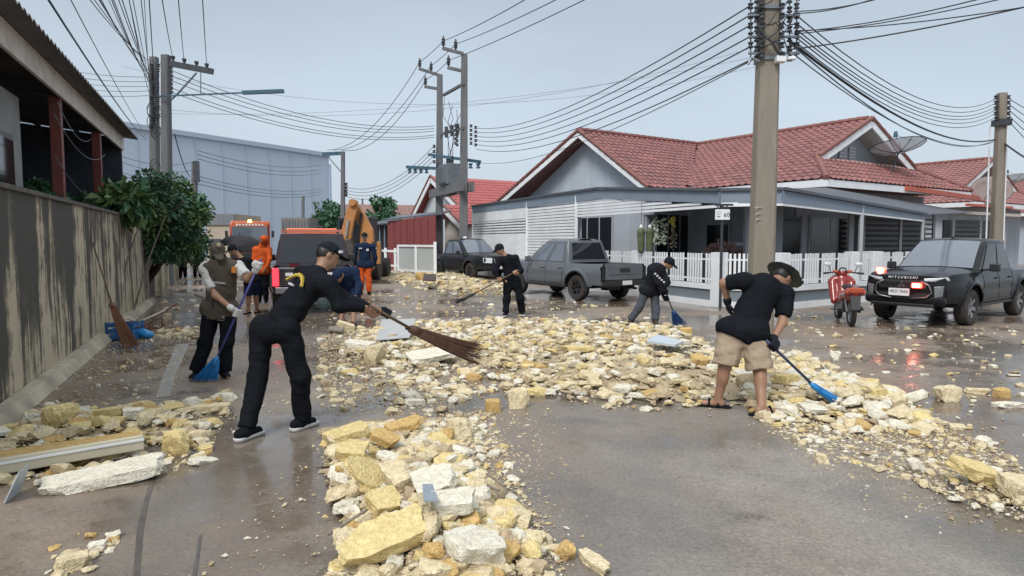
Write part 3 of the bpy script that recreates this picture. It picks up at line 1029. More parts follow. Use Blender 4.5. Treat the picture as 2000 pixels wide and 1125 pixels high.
# ---- houses further up the street on the right
def gable_house(name, label, apex_px, Y, L, wl, wr, hl, hr, depth, mroof, mwall, zb=0, tiled=True, lean=HU, group='houses with red tiled roofs', skip_left=False):
    A = at(*apex_px, Y)
    root = empty(name, (A.x, A.y, 0), label, 'house', group)
    LL = A + HV * wl + V(0, 0, -hl); RR = A - HV * wr + V(0, 0, -hr)
    B, BL, BR = A + lean * depth, LL + lean * depth, RR + lean * depth
    roof = empty('roof', (0, 0, 0)); roof.parent = root
    roof_plane(roof, [RR, BR, B, A], lean, mroof, 0, W=.36, L=.5, tiled=tiled)
    roof_plane(roof, [A, B, BL, LL], lean, mroof, 0, tiled=False)
    barge(roof, A - lean * .05, LL - lean * .05, h=.35, tiles=True); barge(roof, A - lean * .05, RR - lean * .05, h=.35)
    g = A + lean * .5
    q = MB()
    q.slab([g + V(0, 0, -.3), V(g.x, g.y, 0) - HV * (wr - .4) + V(0, 0, A.z - hr - .1), V(g.x, g.y, 0) - HV * (wr - .4), V(g.x, g.y, 0) + HV * (wl - .5), V(g.x, g.y, 0) + HV * (wl - .5) + V(0, 0, A.z - hl - .1)], lean * .2)
    q.build('gable_wall', mwall, root)
    q = MB(); a = V(g.x, g.y, 0) - HV * (wr - .4); z = A.z - hr - .1
    q.bar(a + V(0, 0, z / 2), a + lean * (depth - 1) + V(0, 0, z / 2), .15, z); q.build('side_wall', mwall, root)
    return root, A
M_TILER = mat('bright_red_roof', (0.36, 0.085, 0.08), .5, var=.18, scale=1.5, coords='World')
M_TILEB = mat('brown_red_roof', (0.26, 0.15, 0.135), .6, var=.2, scale=1.5, coords='World')
M_PALEB = mat('pale_blue_white_wall', (.52, .57, .61), .75, var=.06)
gable_house('tiled_house', 'white gabled house with bright red roof behind the transformer poles', (842, 344), 46, 0, 3.0, 4.6, 2.55, 2.6, 9, M_TILER, M_PALEB)
gable_house('tiled_house', 'low brown roofed house behind the digger arm', (655, 399), 62, 0, 2.6, 4.5, 2.2, 2.0, 14, M_TILEB, M_BEIGE, lean=V(.96, .28, 0))
gable_house('tiled_house', 'small red porch roof house left of the slatted screen wall', (868, 402), 40, 0, 1.4, 2.2, .7, 1.15, 4, M_TILER, mat('cream_wall', (.55, .52, .47), .75, var=.08))

M_REDSH = mat('dark_red_sheet', (0.20, 0.045, 0.045), .55, var=.18, scale=1, stretch=(8, 8, .3), coords='World')
a, b = at(758, 432, 37), at(852, 420, 33)
shed = empty('red_shed', (a.x, a.y, 0), 'dark red sheet metal shed left of the transformer poles', 'shed')
d = V(b.x - a.x, b.y - a.y, 0)
ns = 14
for k in range(ns):
    p, p2 = V(a.x, a.y, 0) + d * (k / ns), V(a.x, a.y, 0) + d * ((k + .97) / ns)
    zt_ = a.z + (b.z - a.z) * k / ns
    off_ = d.cross(V(0, 0, 1)).normalized() * (.02 if k % 2 else 0)
    q = MB(); q.bar(p + off_ + V(0, 0, zt_ / 2), p2 + off_ + V(0, 0, zt_ / 2), .05, zt_); q.build('panel', M_REDSH, shed)
q = MB(); q.slab([a + V(-.3, 0, .02), b + V(.3, 0, .02), b + V(.3, 5, .4), a + V(-.3, 5, .4)], (0, 0, .08)); q.build('roof', M_PORCHR, shed)
q = MB(); q.bar(V(a.x, a.y, 1.3), V(a.x + .6, a.y + 6, 1.3), .08, 2.6); q.build('side_wall', M_REDSH, shed)

fp = empty('panel_fence', (at(778, 500, 30).x, 30, 0), 'grey sheet fence with white frame below the red shed', 'fence')
a, b = at(778, 482, 31), at(850, 482, 28.5)
for k in range(2):
    p, p2 = a.lerp(b, k / 2), a.lerp(b, (k + 1) / 2)
    q = MB(); q.slab([V(p.x, p.y, .35), V(p2.x, p2.y, .35), V(p2.x, p2.y, 1.35), V(p.x, p.y, 1.35)], (0.0, .04, 0)); q.build('panel', mat('pale_grey_green_sheet', (.40, .43, .42), .6, var=.08), fp)
    q = MB(); q.bar(V(p.x, p.y - .04, 0), V(p.x, p.y - .04, 1.45), .1, .1); q.build('post', M_WHITE, fp)
q = MB(); q.bar(V(b.x, b.y - .04, 0), V(b.x, b.y - .04, 1.6), .12, .12); q.build('post', M_WHITE, fp)
for z in (.3, 1.42):
    q = MB(); q.bar(V(a.x, a.y - .05, z), V(b.x, b.y - .05, z), .06, .09); q.build('rail', M_WHITE, fp)
q = MB(); q.bar(V(a.x, a.y, .1), V(b.x, b.y, .1), .2, .2); q.build('base', M_GREYWALL, fp)
fr = empty('white_railing', (at(760, 500, 32).x, 32, 0), 'low white railing beside the grey panel fence', 'railing')
a, b = at(735, 484, 34), at(776, 484, 31.3)
for k in range(3):
    p = a.lerp(b, k / 2.2); q = MB(); q.bar(V(p.x, p.y, 0), V(p.x, p.y, 1.3), .12, .12); q.build('post', M_WHITE, fr)
for z in (.45, 1.15):
    q = MB(); q.bar(V(a.x, a.y, z), V(b.x, b.y, z), .06, .1); q.build('rail', M_WHITE, fr)
for px, py, Y, r, lab in ((650, 432, 50, 1.5, 'small round tree left of the digger arm'), (742, 424, 48, 1.3, 'green tree top behind the red shed')):
    c = at(px, py, Y)
    tree('leafy_tree', lab, V(c.x, c.y, 0), tuple(c), (r * .8, r * .8, r), 22, 90, .34, [M_LEAF, M_LEAF3], px, cl_r=.55)
# dark lean-to beside the red shed
a, b = at(727, 440, 40), at(764, 437, 40)
q = MB(); q.box(((a.x + b.x) / 2, 41, a.z / 2), (b.x - a.x, 2, a.z))
dl = empty('dark_lean_to', ((a.x + b.x) / 2, 41, 0), 'dark open lean to left of the red shed', 'shed')
q.build('body', M_DARKM, dl)
q = MB(); q.slab([at(722, 441, 39.5), at(768, 436, 39.5), at(768, 436, 39.5) + V(0, 3, .3), at(722, 441, 39.5) + V(0, 3, .3)], (0, 0, .07)); q.build('roof', M_PORCHR, dl)
for k in range(4):
    p = at(731 + k * 9.5, 470, 39.6); q = MB(); q.bar(V(p.x, 39.8, 0), V(p.x, 39.8, a.z), .06, .06); q.build('bar', M_FASCB, dl)
# ------------------------------------------------------------------ utility poles and wires
M_CONC = mat('pole_concrete', (0.255, 0.225, 0.185), .85, var=.2, scale=2.2, bump=.35, bscale=30, stretch=(2, 2, .4), dirt=(.13, .11, .09), dirt_amt=.6)
M_CONCD = mat('grey_pole_concrete', (0.15, 0.155, 0.165), .85, var=.2, scale=2.2, stretch=(2, 2, .4), dirt=(.08, .08, .085), dirt_amt=.5)
M_INS = mat('dark_porcelain', (0.05, 0.055, 0.065), .35, var=.2)
M_GALV = mat('galvanised_steel', (0.22, 0.25, 0.28), .45, metal=.5, var=.2)
M_WIRE = mat('black_cable', (0.03, 0.034, 0.042), .6, var=.1)
M_WIREB = mat('blue_grey_cable', (0.10, 0.14, 0.18), .6, var=.1)
M_BLUEM = mat('teal_painted_steel', (0.045, 0.11, 0.16), .45, var=.15)

def spool(q, c, r=.05, h=.10, axis='z'):
    q.lathe([(0.01, -h / 2), (r, -h / 2), (r, -h * .3), (r * .6, -h * .12), (r * .6, h * .12), (r, h * .3), (r, h / 2), (0.01, h / 2)], c, axis, 8)

def pole(name, label, base, top, w0, w1, m=None, group='utility poles'):
    root = empty(name, base, label, 'utility pole', group)
    q = MB()
    rows = []
    a, b = Vector(base), Vector(top)
    for k in range(9):
        p = a.lerp(b, k / 8); w = w0 + (w1 - w0) * k / 8
        c = w * .14
        ring = [(-w / 2 + c, -w / 2), (w / 2 - c, -w / 2), (w / 2, -w / 2 + c), (w / 2, w / 2 - c), (w / 2 - c, w / 2), (-w / 2 + c, w / 2), (-w / 2, w / 2 - c), (-w / 2, -w / 2 + c)]
        rows.append([p + V(x, y, 0) for x, y in ring] + [p + V(*ring[0], 0)])
    q.grid(rows, True)
    q.add(rows[-1][:8], [tuple(range(8))])
    q.build('shaft', m or M_CONC, root)
    return root

def wire(a, b, sag, r, label, group, m=None, n=18):
    a, b = Vector(a), Vector(b)
    pts = [a.lerp(b, t / n) - V(0, 0, sag * 4 * (t / n) * (1 - t / n)) for t in range(n + 1)]
    q = MB(); q.tube(pts, r, 5)
    o = q.build('overhead_wire', m or M_WIRE, None, smooth=True, origin=a)
    return tag(o, label, 'wire', group)

# -- big foreground pole
YB = 10.0
bp_base = at(1485, 560, YB); bp_base.z = 0
bp_top = at(1512, -300, YB)
big = pole('utility_pole', 'big concrete pole standing in front of the corner house fence', bp_base, bp_top, .345, .235)
bx = bp_base.lerp(bp_top, .5).x
def bp(px, py, dY=0): return at(px, py, YB + dY)
for i, px in enumerate((1466, 1478, 1488, 1527, 1542, 1556)):
    for j in range(9):
        py = -45 + j * 19 + (7 if i in (1, 4) else 0)
        if i in (0, 5) and j > 7: continue
        q = MB(); spool(q, bp(px, py, -.18 if i in (2, 3) else -.05), .042, .075); q.build('insulator', M_INS, big, smooth='auto')
for px in (1466, 1478, 1542, 1556):
    q = MB(); q.tube([bp(px, -80, -.05), bp(px, 112, -.05)], .012, 5); q.build('rack_rod', M_GALV, big)
for py in (-20, 30, 72, 104):
    q = MB(); q.bar(bp(1462, py, -.10), bp(1562, py, -.10), .04, .03); q.build('rack_arm', M_GALV, big)
for py in (20, 118):
    q = MB(); c = bp(1500, py, 0); q.box((c.x, c.y, c.z), (.31, .33, .05)); q.build('band', M_GALV, big)
for k in range(10):   # slack loops of cable round the rack
    a, b = bp(random.uniform(1462, 1492), random.uniform(0, 120), -.2), bp(random.uniform(1525, 1562), random.uniform(0, 120), -.2)
    mid = a.lerp(b, .5) + V(random.uniform(-.1, .1), -.12, random.uniform(-.25, .2))
    q = MB(); q.tube([a, a.lerp(mid, .6) + V(0, 0, -.06), mid, b.lerp(mid, .6) + V(0, 0, -.06), b], .009, 5); q.build('jumper_cable', M_WIRE, big, smooth=True)
q = MB(); c = bp(1524, 116, -.2); q.box((c.x, c.y, c.z), (.14, .12, .09)); q.tube([c + V(.05, 0, .02), c + V(.2, -.05, 0)], .03, 8); q.build('camera_box', M_WHITE, big, bev=.01)
q = MB(); c = bp(1483, 120, -.2); q.tube([c, c + V(-.12, 0, .05), c + V(-.16, 0, -.04)], .02, 6); q.build('bracket', M_GALV, big)
for k, py in enumerate((405, 417, 428)):
    q = MB(); c = bp(1481, py, -.172); q.box((c.x, c.y, c.z), (.11 - .02 * k, .006, .02)); q.build('stencil_mark', mat('faded_stencil', (.36, .33, .29), .8), big)

# -- far right pole
YR = 24.0
rb = at(1942, 560, YR); rb.z = 0
rp = pole('utility_pole', 'thinner concrete pole behind the black pickup with red flashers', rb, at(1957, 182, YR), .36, .27, M_CONC)
for px in (1946, 1969):
    for j in range(5):
        q = MB(); spool(q, at(px, 190 + j * 10.5, YR - .1), .085, .12); q.build('insulator', M_INS, rp, smooth='auto')
q = MB(); c = at(1955, 240, YR); q.box((c.x, c.y - .03, c.z), (.44, .44, .22)); q.build('cable_clamp', M_INS, rp)
for px in (1934, 1968):
    q = MB(); q.tube([at(px, 245, YR - .2), at(px - 8, 470, YR - .2)], .025, 6); q.build('conduit', M_WHITE, rp)

# -- double pole with transformer
YN, YF = 31.0, 34.8
nb = at(905, 560, YN); nb.z = 0
fb = at(858, 560, YF); fb.z = 0
hp = empty('transformer_poles', (nb.lerp(fb, .5)).to_tuple(), 'twin concrete poles carrying a transformer behind the parked black pickup', 'utility pole', 'utility poles')
for base, top in ((nb, at(907, 106, YN)), (fb, at(859, 146, YF))):
    q = MB(); rows = []
    for k in range(7):
        p = base.lerp(top, k / 6); w = .40 + (.27 - .40) * k / 6
        rows.append([p + V(x * w / 2, y * w / 2, 0) for x, y in ((-1, -1), (1, -1), (1, 1), (-1, 1), (-1, -1))])
    q.grid(rows, True); q.add(rows[-1][:4], [(0, 1, 2, 3)]); q.build('shaft', M_CONCD, hp)
def arm(a, b, w=.13, h=.13, m=M_CONCD): q = MB(); q.bar(a, b, w, h); q.build('crossarm', m, hp)
def ins(p, h=.42, m=M_INS):
    q = MB(); q.lathe([(.03, -.1), (.05, 0), (.10, .03), (.06, .08), (.10, .14), (.06, .2), (.09, .26), (.05, .32), (.03, h)], p, 'z', 8); q.build('insulator', m, hp, smooth='auto')
arm(at(864, 94, YN), at(905, 105, YN)); arm(at(874, 132, YN), at(905, 139, YN))
arm(at(818, 134, YF), at(858, 147, YF)); arm(at(829, 169, YF), at(858, 174, YF))
for p in (at(866, 92, YN), at(890, 98, YN), at(876, 130, YN)): ins(p + V(0, 0, .08))
for p in (at(820, 133, YF), at(842, 140, YF), at(831, 168, YF)): ins(p + V(0, 0, .08))
arm(at(905, 164, YN - .2), at(866, 186, YF - .2), .12, .12); arm(at(905, 250, YN - .2), at(862, 262, YF - .2), .12, .12)
arm(at(838, 302, YF - .3), at(937, 316, YN - .3), .14, .14, M_BLUEM); arm(at(793, 326, YF - .3), at(852, 329, YF - .3), .14, .14, M_BLUEM)
for k in range(4):
    q = MB(); spool(q, at(800 + k * 11, 334, YF - .3), .10, .22); q.build('insulator', M_BLUEM, hp, smooth='auto')
for px in (919, 934):
    q = MB(); spool(q, at(px, 324, YN - .3), .10, .22); q.build('insulator', M_BLUEM, hp, smooth='auto')
for py in (286, 296, 306, 316):
    q = MB(); spool(q, at(848, py, YF - .3), .08, .15); q.build('insulator', M_INS, hp, smooth='auto')
for i, px in enumerate((890, 893, 920, 929)):
    for j in range(5):
        q = MB(); spool(q, at(px, 246 + j * 8.5 + (i % 2) * 3, YN - .35), .075, .12); q.build('insulator', M_INS, hp, smooth='auto')
for k in range(3):
    p = at(872 + k * 11, 258 - k * 3, YN + 1.6); q = MB(); q.box((p.x, p.y, p.z), (.16, .2, .5)); q.build('fuse', M_INS, hp)
# platform and transformer
mid = nb.lerp(fb, .5); dd = (fb - nb).normalized(); xx = V(dd.y, -dd.x, 0)
zpl = at(880, 372, (YN + YF) / 2).z
for s in (-1, 1):
    q = MB(); q.bar(nb - dd * .7 + xx * .26 * s + V(0, 0, zpl), fb + dd * .7 + xx * .26 * s + V(0, 0, zpl), .14, .42); q.build('platform_beam', M_CONCD, hp)
rot = Matrix.Rotation(math.atan2(dd.y, dd.x), 3, 'Z')
q = MB(); q.box((mid.x, mid.y, zpl + .75), (1.35, .75, 1.0), rot); tr = q.build('transformer', M_GALV, hp, bev=.03)
for k in range(8):
    for s in (-1, 1):
        q = MB(); p = mid + dd * (-.56 + k * .16) + xx * (s * .46); q.box((p.x, p.y, zpl + .72), (.05, .2, .8), rot); q.build('cooling_fin', M_GALV, tr)
for k in range(3):
    q = MB(); p = mid + dd * (-.4 + k * .4) + V(0, 0, zpl + 1.25); q.lathe([(.05, 0), (.09, .05), (.05, .1), (.09, .16), (.05, .22), (.07, .28), (.03, .4)], p, 'z', 8); q.build('bushing', M_INS, tr, smooth='auto')
for k in range(5):
    a = mid + dd * (-.5 + k * .25) + V(0, 0, zpl + 1.5); b = at(868 + k * 8, 190 + k * 8, YN + 1.5)
    q = MB(); q.tube([a, a.lerp(b, .35) + V(.15 * (-1) ** k, 0, .2), a.lerp(b, .7) + V(-.18 * (-1) ** k, 0, 0), b], .014, 5); q.build('lead_cable', M_WIRE, hp, smooth=True)
q = MB(); c = at(908, 464, YN - .3); q.box((c.x, c.y, c.z), (.16, .06, .12)); q.build('tag_plate', M_WHITE, hp)

# -- left pair of poles
YL1, YL2 = 27.0, 25.0
l1 = at(304, 560, YL1); l1.z = 0
l2 = at(327, 560, YL2); l2.z = 0
p1 = pole('utility_pole', 'left of the two dark poles behind the leafy tree, hung with cable racks', l1, at(301, 112, YL1), .36, .28, M_CONCD)
p2 = pole('utility_pole', 'right of the two dark poles behind the leafy tree, with a crossarm', l2, at(324, 108, YL2), .36, .28, M_CONCD)
q = MB(); q.bar(at(316, 121, YL2), at(416, 140, YL2), .16, .2); q.build('crossarm', M_INS, p2)
for px in (338, 360, 384, 404):
    q = MB(); spool(q, at(px, 118 + (px - 338) * .22, YL2), .08, .3); q.build('insulator', M_INS, p2, smooth='auto')
q = MB(); q.tube([at(333, 196, YL2 - .2), at(350, 180, YL2 - .2), at(384, 142, YL2 - .2)], .035, 6); q.build('brace', M_GALV, p2)
for j in range(14):
    for px in (296, 308):
        q = MB(); spool(q, at(px + random.uniform(-2, 2), 128 + j * 9, YL1 - .2), .07, .12); q.build('insulator', M_INS, p1, smooth='auto')
    if j < 7:
        q = MB(); spool(q, at(335, 132 + j * 8, YL2 - .2), .06, .1); q.build('insulator', M_INS, p2, smooth='auto')
for k in range(12):
    c = at(random.uniform(296, 312), random.uniform(190, 325), YL1 - .25)
    q = MB(); rr = random.uniform(.1, .25)
    q.tube([c + V(rr * math.cos(t * .7), 0, rr * 1.4 * math.sin(t * .7)) for t in range(10)], .014, 5); q.build('cable_coil', M_WIRE, p1, smooth=True)
q = MB(); q.bar(at(310, 188, YL2 - .3), at(553, 178, YL2 - .8), .05, .05); st = q.build('lamp_arm', M_BLUEM, p2)
q = MB(); q.bar(at(474, 181, YL2 - .8), at(554, 178, YL2 - .8), .16, .12); q.build('lamp_head', M_BLUEM, st)
q = MB(); q.tube([at(392, 142, YL2 - .3), at(392, 184, YL2 - .3)], .02, 6); q.build('hanger', M_GALV, st)

# -- smaller poles further off
def thin_pole(label, px, yt, Y, w, extra=None):
    b = at(px, 560, Y); b.z = 0
    return pole('utility_pole', label, b, at(px, yt, Y), w, w * .8, M_CONCD)
p3 = thin_pole('short grey pole just right of the leafy tree', 380, 316, 36, .3)
q = MB(); c = at(384, 335, 36); q.box((c.x, c.y, c.z), (.2, .3, 1.1)); q.build('cable_rack', M_INS, p3)
p4 = thin_pole('street pole with a short top arm above the digger', 670, 297, 45, .3)
q = MB(); q.bar(at(630, 301, 45), at(673, 299, 45), .2, .22); q.build('top_arm', M_BLUEM, p4)
q = MB(); q.tube([at(640, 305, 45), at(668, 338, 45)], .04, 6); q.build('brace', M_GALV, p4)
for j in range(4):
    q = MB(); spool(q, at(676, 360 + j * 7, 45), .12, .2); q.build('insulator', M_INS, p4, smooth='auto')
p5 = thin_pole('thin distant pole in front of the warehouse', 592, 383, 60, .28)
p6 = thin_pole('thin distant pole right of the digger arm', 708, 388, 70, .2)

# -- wires
GB, GR_, GL_ = 'wires from the twin poles to the big pole', 'wires from the big pole to the thin right pole', 'wires running overhead to the left poles'
ORD = ('top', 'second', 'third', 'fourth', 'fifth', 'sixth')
for k, (ya, yb_) in enumerate(((250, 12), (258, 30), (266, 50), (274, 72), (282, 92), (291, 118))):
    wire(at(930, ya, YN - .4), bp(1464, yb_, -.1), .55, .011, ORD[k] + ' of the dark wires sagging from the twin poles to the big foreground pole', GB)
wire(at(937, 318, YN - .3), bp(1476, 114, -.1), .5, .008, 'lowest wire between the twin transformer poles and the big pole', None)
for k, (ya, yb_) in enumerate(((30, 191), (46, 199), (58, 206), (66, 212), (74, 219), (84, 227))):
    wire(bp(1556, ya, -.1), at(1948, yb_, YR - .1), .75, .0095, ORD[k] + ' of the wires sagging from the big pole to the thin right pole', GR_)
wire(bp(1545, 82, -.1), at(1945, 272, YR - .1), .55, .022, 'thick cable bundle from the big pole down to the thin right pole', None, M_WIRE)
wire(bp(1545, 86, -.1), at(1945, 273, YR - .1), .72, .012, 'pale cable sagging just under the thick bundle on the right', None, M_WIREB)
wire(bp(1540, 98, -.1), at(1945, 276, YR - .1), .62, .010, 'blue grey cable below the thick bundle on the right', None, M_WIREB)
for (px, py, Y2, x0, y0) in ((1760, -20, 7, 1550, 26), (1790, -25, 7, 1552, 22), (2030, -20, 7.5, 1556, 66), (1960, -14, 7, 1552, 62), (2100, -10, 8, 1540, 97), (2060, 4, 7.4, 1552, 60)):
    wire(bp(x0, y0, -.1), at(px, py, Y2), .06, .0075 + .003 * (y0 > 90), 'wire leaving the big pole towards the top right corner', 'wires leaving the big pole to the upper right')
for k in range(5):
    wire(at(1970, 192 + k * 11, YR - .1), at(2080, 240 + k * 24, YR - 4), .1, .013, ORD[k] + ' of the wires running off right from the thin pole', 'wires right of the thin pole')
wire(at(1962, 280, YR - .1), at(2080, 345, YR - 4), .1, .03, 'thick cable running off right below the thin pole clamp', None)
# high voltage trio over the twin poles
for k, (xa, ya, xb, yb_, xc, yc) in enumerate(((866, 80, 1020, -2, 820, 121), (890, 86, 1080, -2, 842, 128), (877, 118, 1136, -2, 831, 157))):
    a, b = at(xa, ya, YN), at(xc, yc, YF)
    far_ = at((640, 652, 668)[k], 293, 44.8)
    near_ = a + (at(xb, yb_, 20) - a) * 1.25
    sd_ = ('left', 'middle', 'right')[k]
    wire(a, near_, .1, .015, sd_ + ' of the wires rising right from the twin pole tops to the upper edge', 'high voltage wires'); wire(b, far_, 1.1, .017, sd_ + ' of the wires descending left from the twin pole tops', 'high voltage wires'); wire(b, a, .05, .015, sd_ + ' of the short wires joining the two twin pole tops', 'high voltage wires')
for k, y in enumerate((287, 296, 305, 314)):
    wire(at(846, y, YF - .3), at(672, 364 + 6 * k, 45), .9, .014, ORD[k] + ' of the low wires fanning down from the twin poles to the street pole', 'wires to the street pole')
for k, (ya, yb_) in enumerate(((246, 138), (251, 148), (256, 158), (264, 172), (268, 180))):
    wire(at(848, ya, YF - .4), at(336, yb_, YL2 - .2), .7, .013, ORD[k] + ' of the wires spanning from the twin poles to the left poles', 'wires from twin poles to left poles')
for k, (x0, y0, Y0, x1, y1, Y1, s_) in enumerate(((336, 215, 40, 1500, 85, 36, 1.6), (336, 222, 42, 1480, 110, 38, 1.0), (240, 130, 42, 1480, 130, 38, 2.2))):
    wire(at(x0, y0, Y0), at(x1, y1, Y1), s_, .009, 'faint thin wire crossing the sky behind the twin poles', 'faint wires across the sky', M_WIREB)
# bundle climbing up to the left over the viewer
rr_ = random.Random(5)
for k in range(16):
    xa = 170 + k * 9.5 + rr_.uniform(-6, 6)
    wire(at(298 + rr_.uniform(-4, 10), 122 + k * 6.2, YL1 - .25), at(xa * .95 - 10, -30, 11 + rr_.uniform(-1, 1)), .25, .006 + rr_.uniform(0, .004), 'wire in the dense bundle climbing up left from the dark poles', 'dense wire bundle at upper left')
for k in range(3):
    wire(at((338, 360, 404)[k], 114 + k * 8, YL2), at((312, 346, 394)[k], -30, 11), .1, .010, ('left', 'middle', 'right')[k] + ' of three steep wires from the crossarm of the left poles', 'steep wires at upper left')
wire(at(285, 272, 30), at(82, -20, 6.5), .15, .013, 'teal cable hanging by itself left of the dense wire bundle', None, M_BLUEM)
wire(at(285, 265, 30), at(128, -20, 9), .1, .008, 'thin wire just right of the teal cable at upper left', None, M_WIREB)
for k in range(5):
    wire(at(298, 150 + 9 * k, YL1), at(60, 120 + 12 * k, 30), .2, .010, 'level wire passing behind the shelter roof to the left poles', 'level wires left of the dark poles')
for k, (y0, y1) in enumerate(((295, 322), (303, 331), (311, 338), (345, 368), (352, 374), (360, 379))):
    wire(at(386, y0 - 1, 36), at(628, y1, 62), .5, .02, 'wire slung in front of the pale warehouse', 'wires across the warehouse', M_WIREB)
for k, (y0, y1) in enumerate(((290, 276), (300, 292), (320, 310))):
    wire(at(200, y0, 30), at(380, y1 + 40, 36), .4, .012, 'wire between the dark poles and the short grey pole', 'wires left of the short grey pole')
wire(at(341, 262, YL2 - .1), at(372, 345, 34), .3, .02, 'loose dark cable dropping from the right dark pole', None)
# loose cables under the shelter
for k, (a, b) in enumerate((((105, 222), (205, 302)), ((108, 305), (205, 370)), ((112, 200), (185, 262)))):
    wire(at(*a, 10.4), at(*b, 16), .35, .008, 'loose pale cable slung between the red posts', 'loose cables under the shelter', M_GALV)
# ------------------------------------------------------------------ smooth solid modelling (distance field -> mesh)
def surface_nets(D, org, h):
    s = D < 0
    nx, ny, nz = D.shape
    cnt = np.zeros((nx - 1, ny - 1, nz - 1), np.int8)
    for dx in (0, 1):
        for dy in (0, 1):
            for dz in (0, 1):
                cnt += s[dx:nx - 1 + dx, dy:ny - 1 + dy, dz:nz - 1 + dz]
    mask = (cnt > 0) & (cnt < 8)
    cells = np.argwhere(mask)
    if len(cells) == 0:
        return np.zeros((0, 3)), []
    idx = -np.ones(mask.shape, np.int64)
    idx[mask] = np.arange(len(cells))
    acc = np.zeros((len(cells), 3)); num = np.zeros(len(cells))
    cor = [(0, 0, 0), (1, 0, 0), (0, 1, 0), (1, 1, 0), (0, 0, 1), (1, 0, 1), (0, 1, 1), (1, 1, 1)]
    i, j, k = cells.T
    vals = [D[i + a, j + b, k + c] for a, b, c in cor]
    for e0, e1 in ((0, 1), (2, 3), (4, 5), (6, 7), (0, 2), (1, 3), (4, 6), (5, 7), (0, 4), (1, 5), (2, 6), (3, 7)):
        v0, v1 = vals[e0], vals[e1]
        c = (v0 < 0) != (v1 < 0)
        t = v0[c] / (v0[c] - v1[c])
        p0, p1 = np.array(cor[e0], float), np.array(cor[e1], float)
        acc[c] += p0 + (p1 - p0) * t[:, None]
        num[c] += 1
    verts = (cells + acc / num[:, None]) * h + np.array(org)
    faces = []
    for ax in range(3):
        sl0 = [slice(1, -1)] * 3; sl1 = [slice(1, -1)] * 3
        sl0[ax] = slice(0, -1); sl1[ax] = slice(1, None)
        a, b = s[tuple(sl0)], s[tuple(sl1)]
        for sign in (0, 1):
            e = np.argwhere((a & ~b) if sign == 0 else (~a & b))
            if len(e) == 0: continue
            off = np.ones(3, int); off[ax] = 0
            e = e + off
            u, v = (ax + 1) % 3, (ax + 2) % 3
            q = []
            for du, dv in ((-1, -1), (0, -1), (0, 0), (-1, 0)):
                c = e.copy(); c[:, u] += du; c[:, v] += dv
                q.append(idx[c[:, 0], c[:, 1], c[:, 2]])
            q = np.stack(q, 1)
            if sign == 1: q = q[:, ::-1]
            q = q[(q >= 0).all(1)]
            faces.append(q)
    return verts, np.concatenate(faces) if faces else []

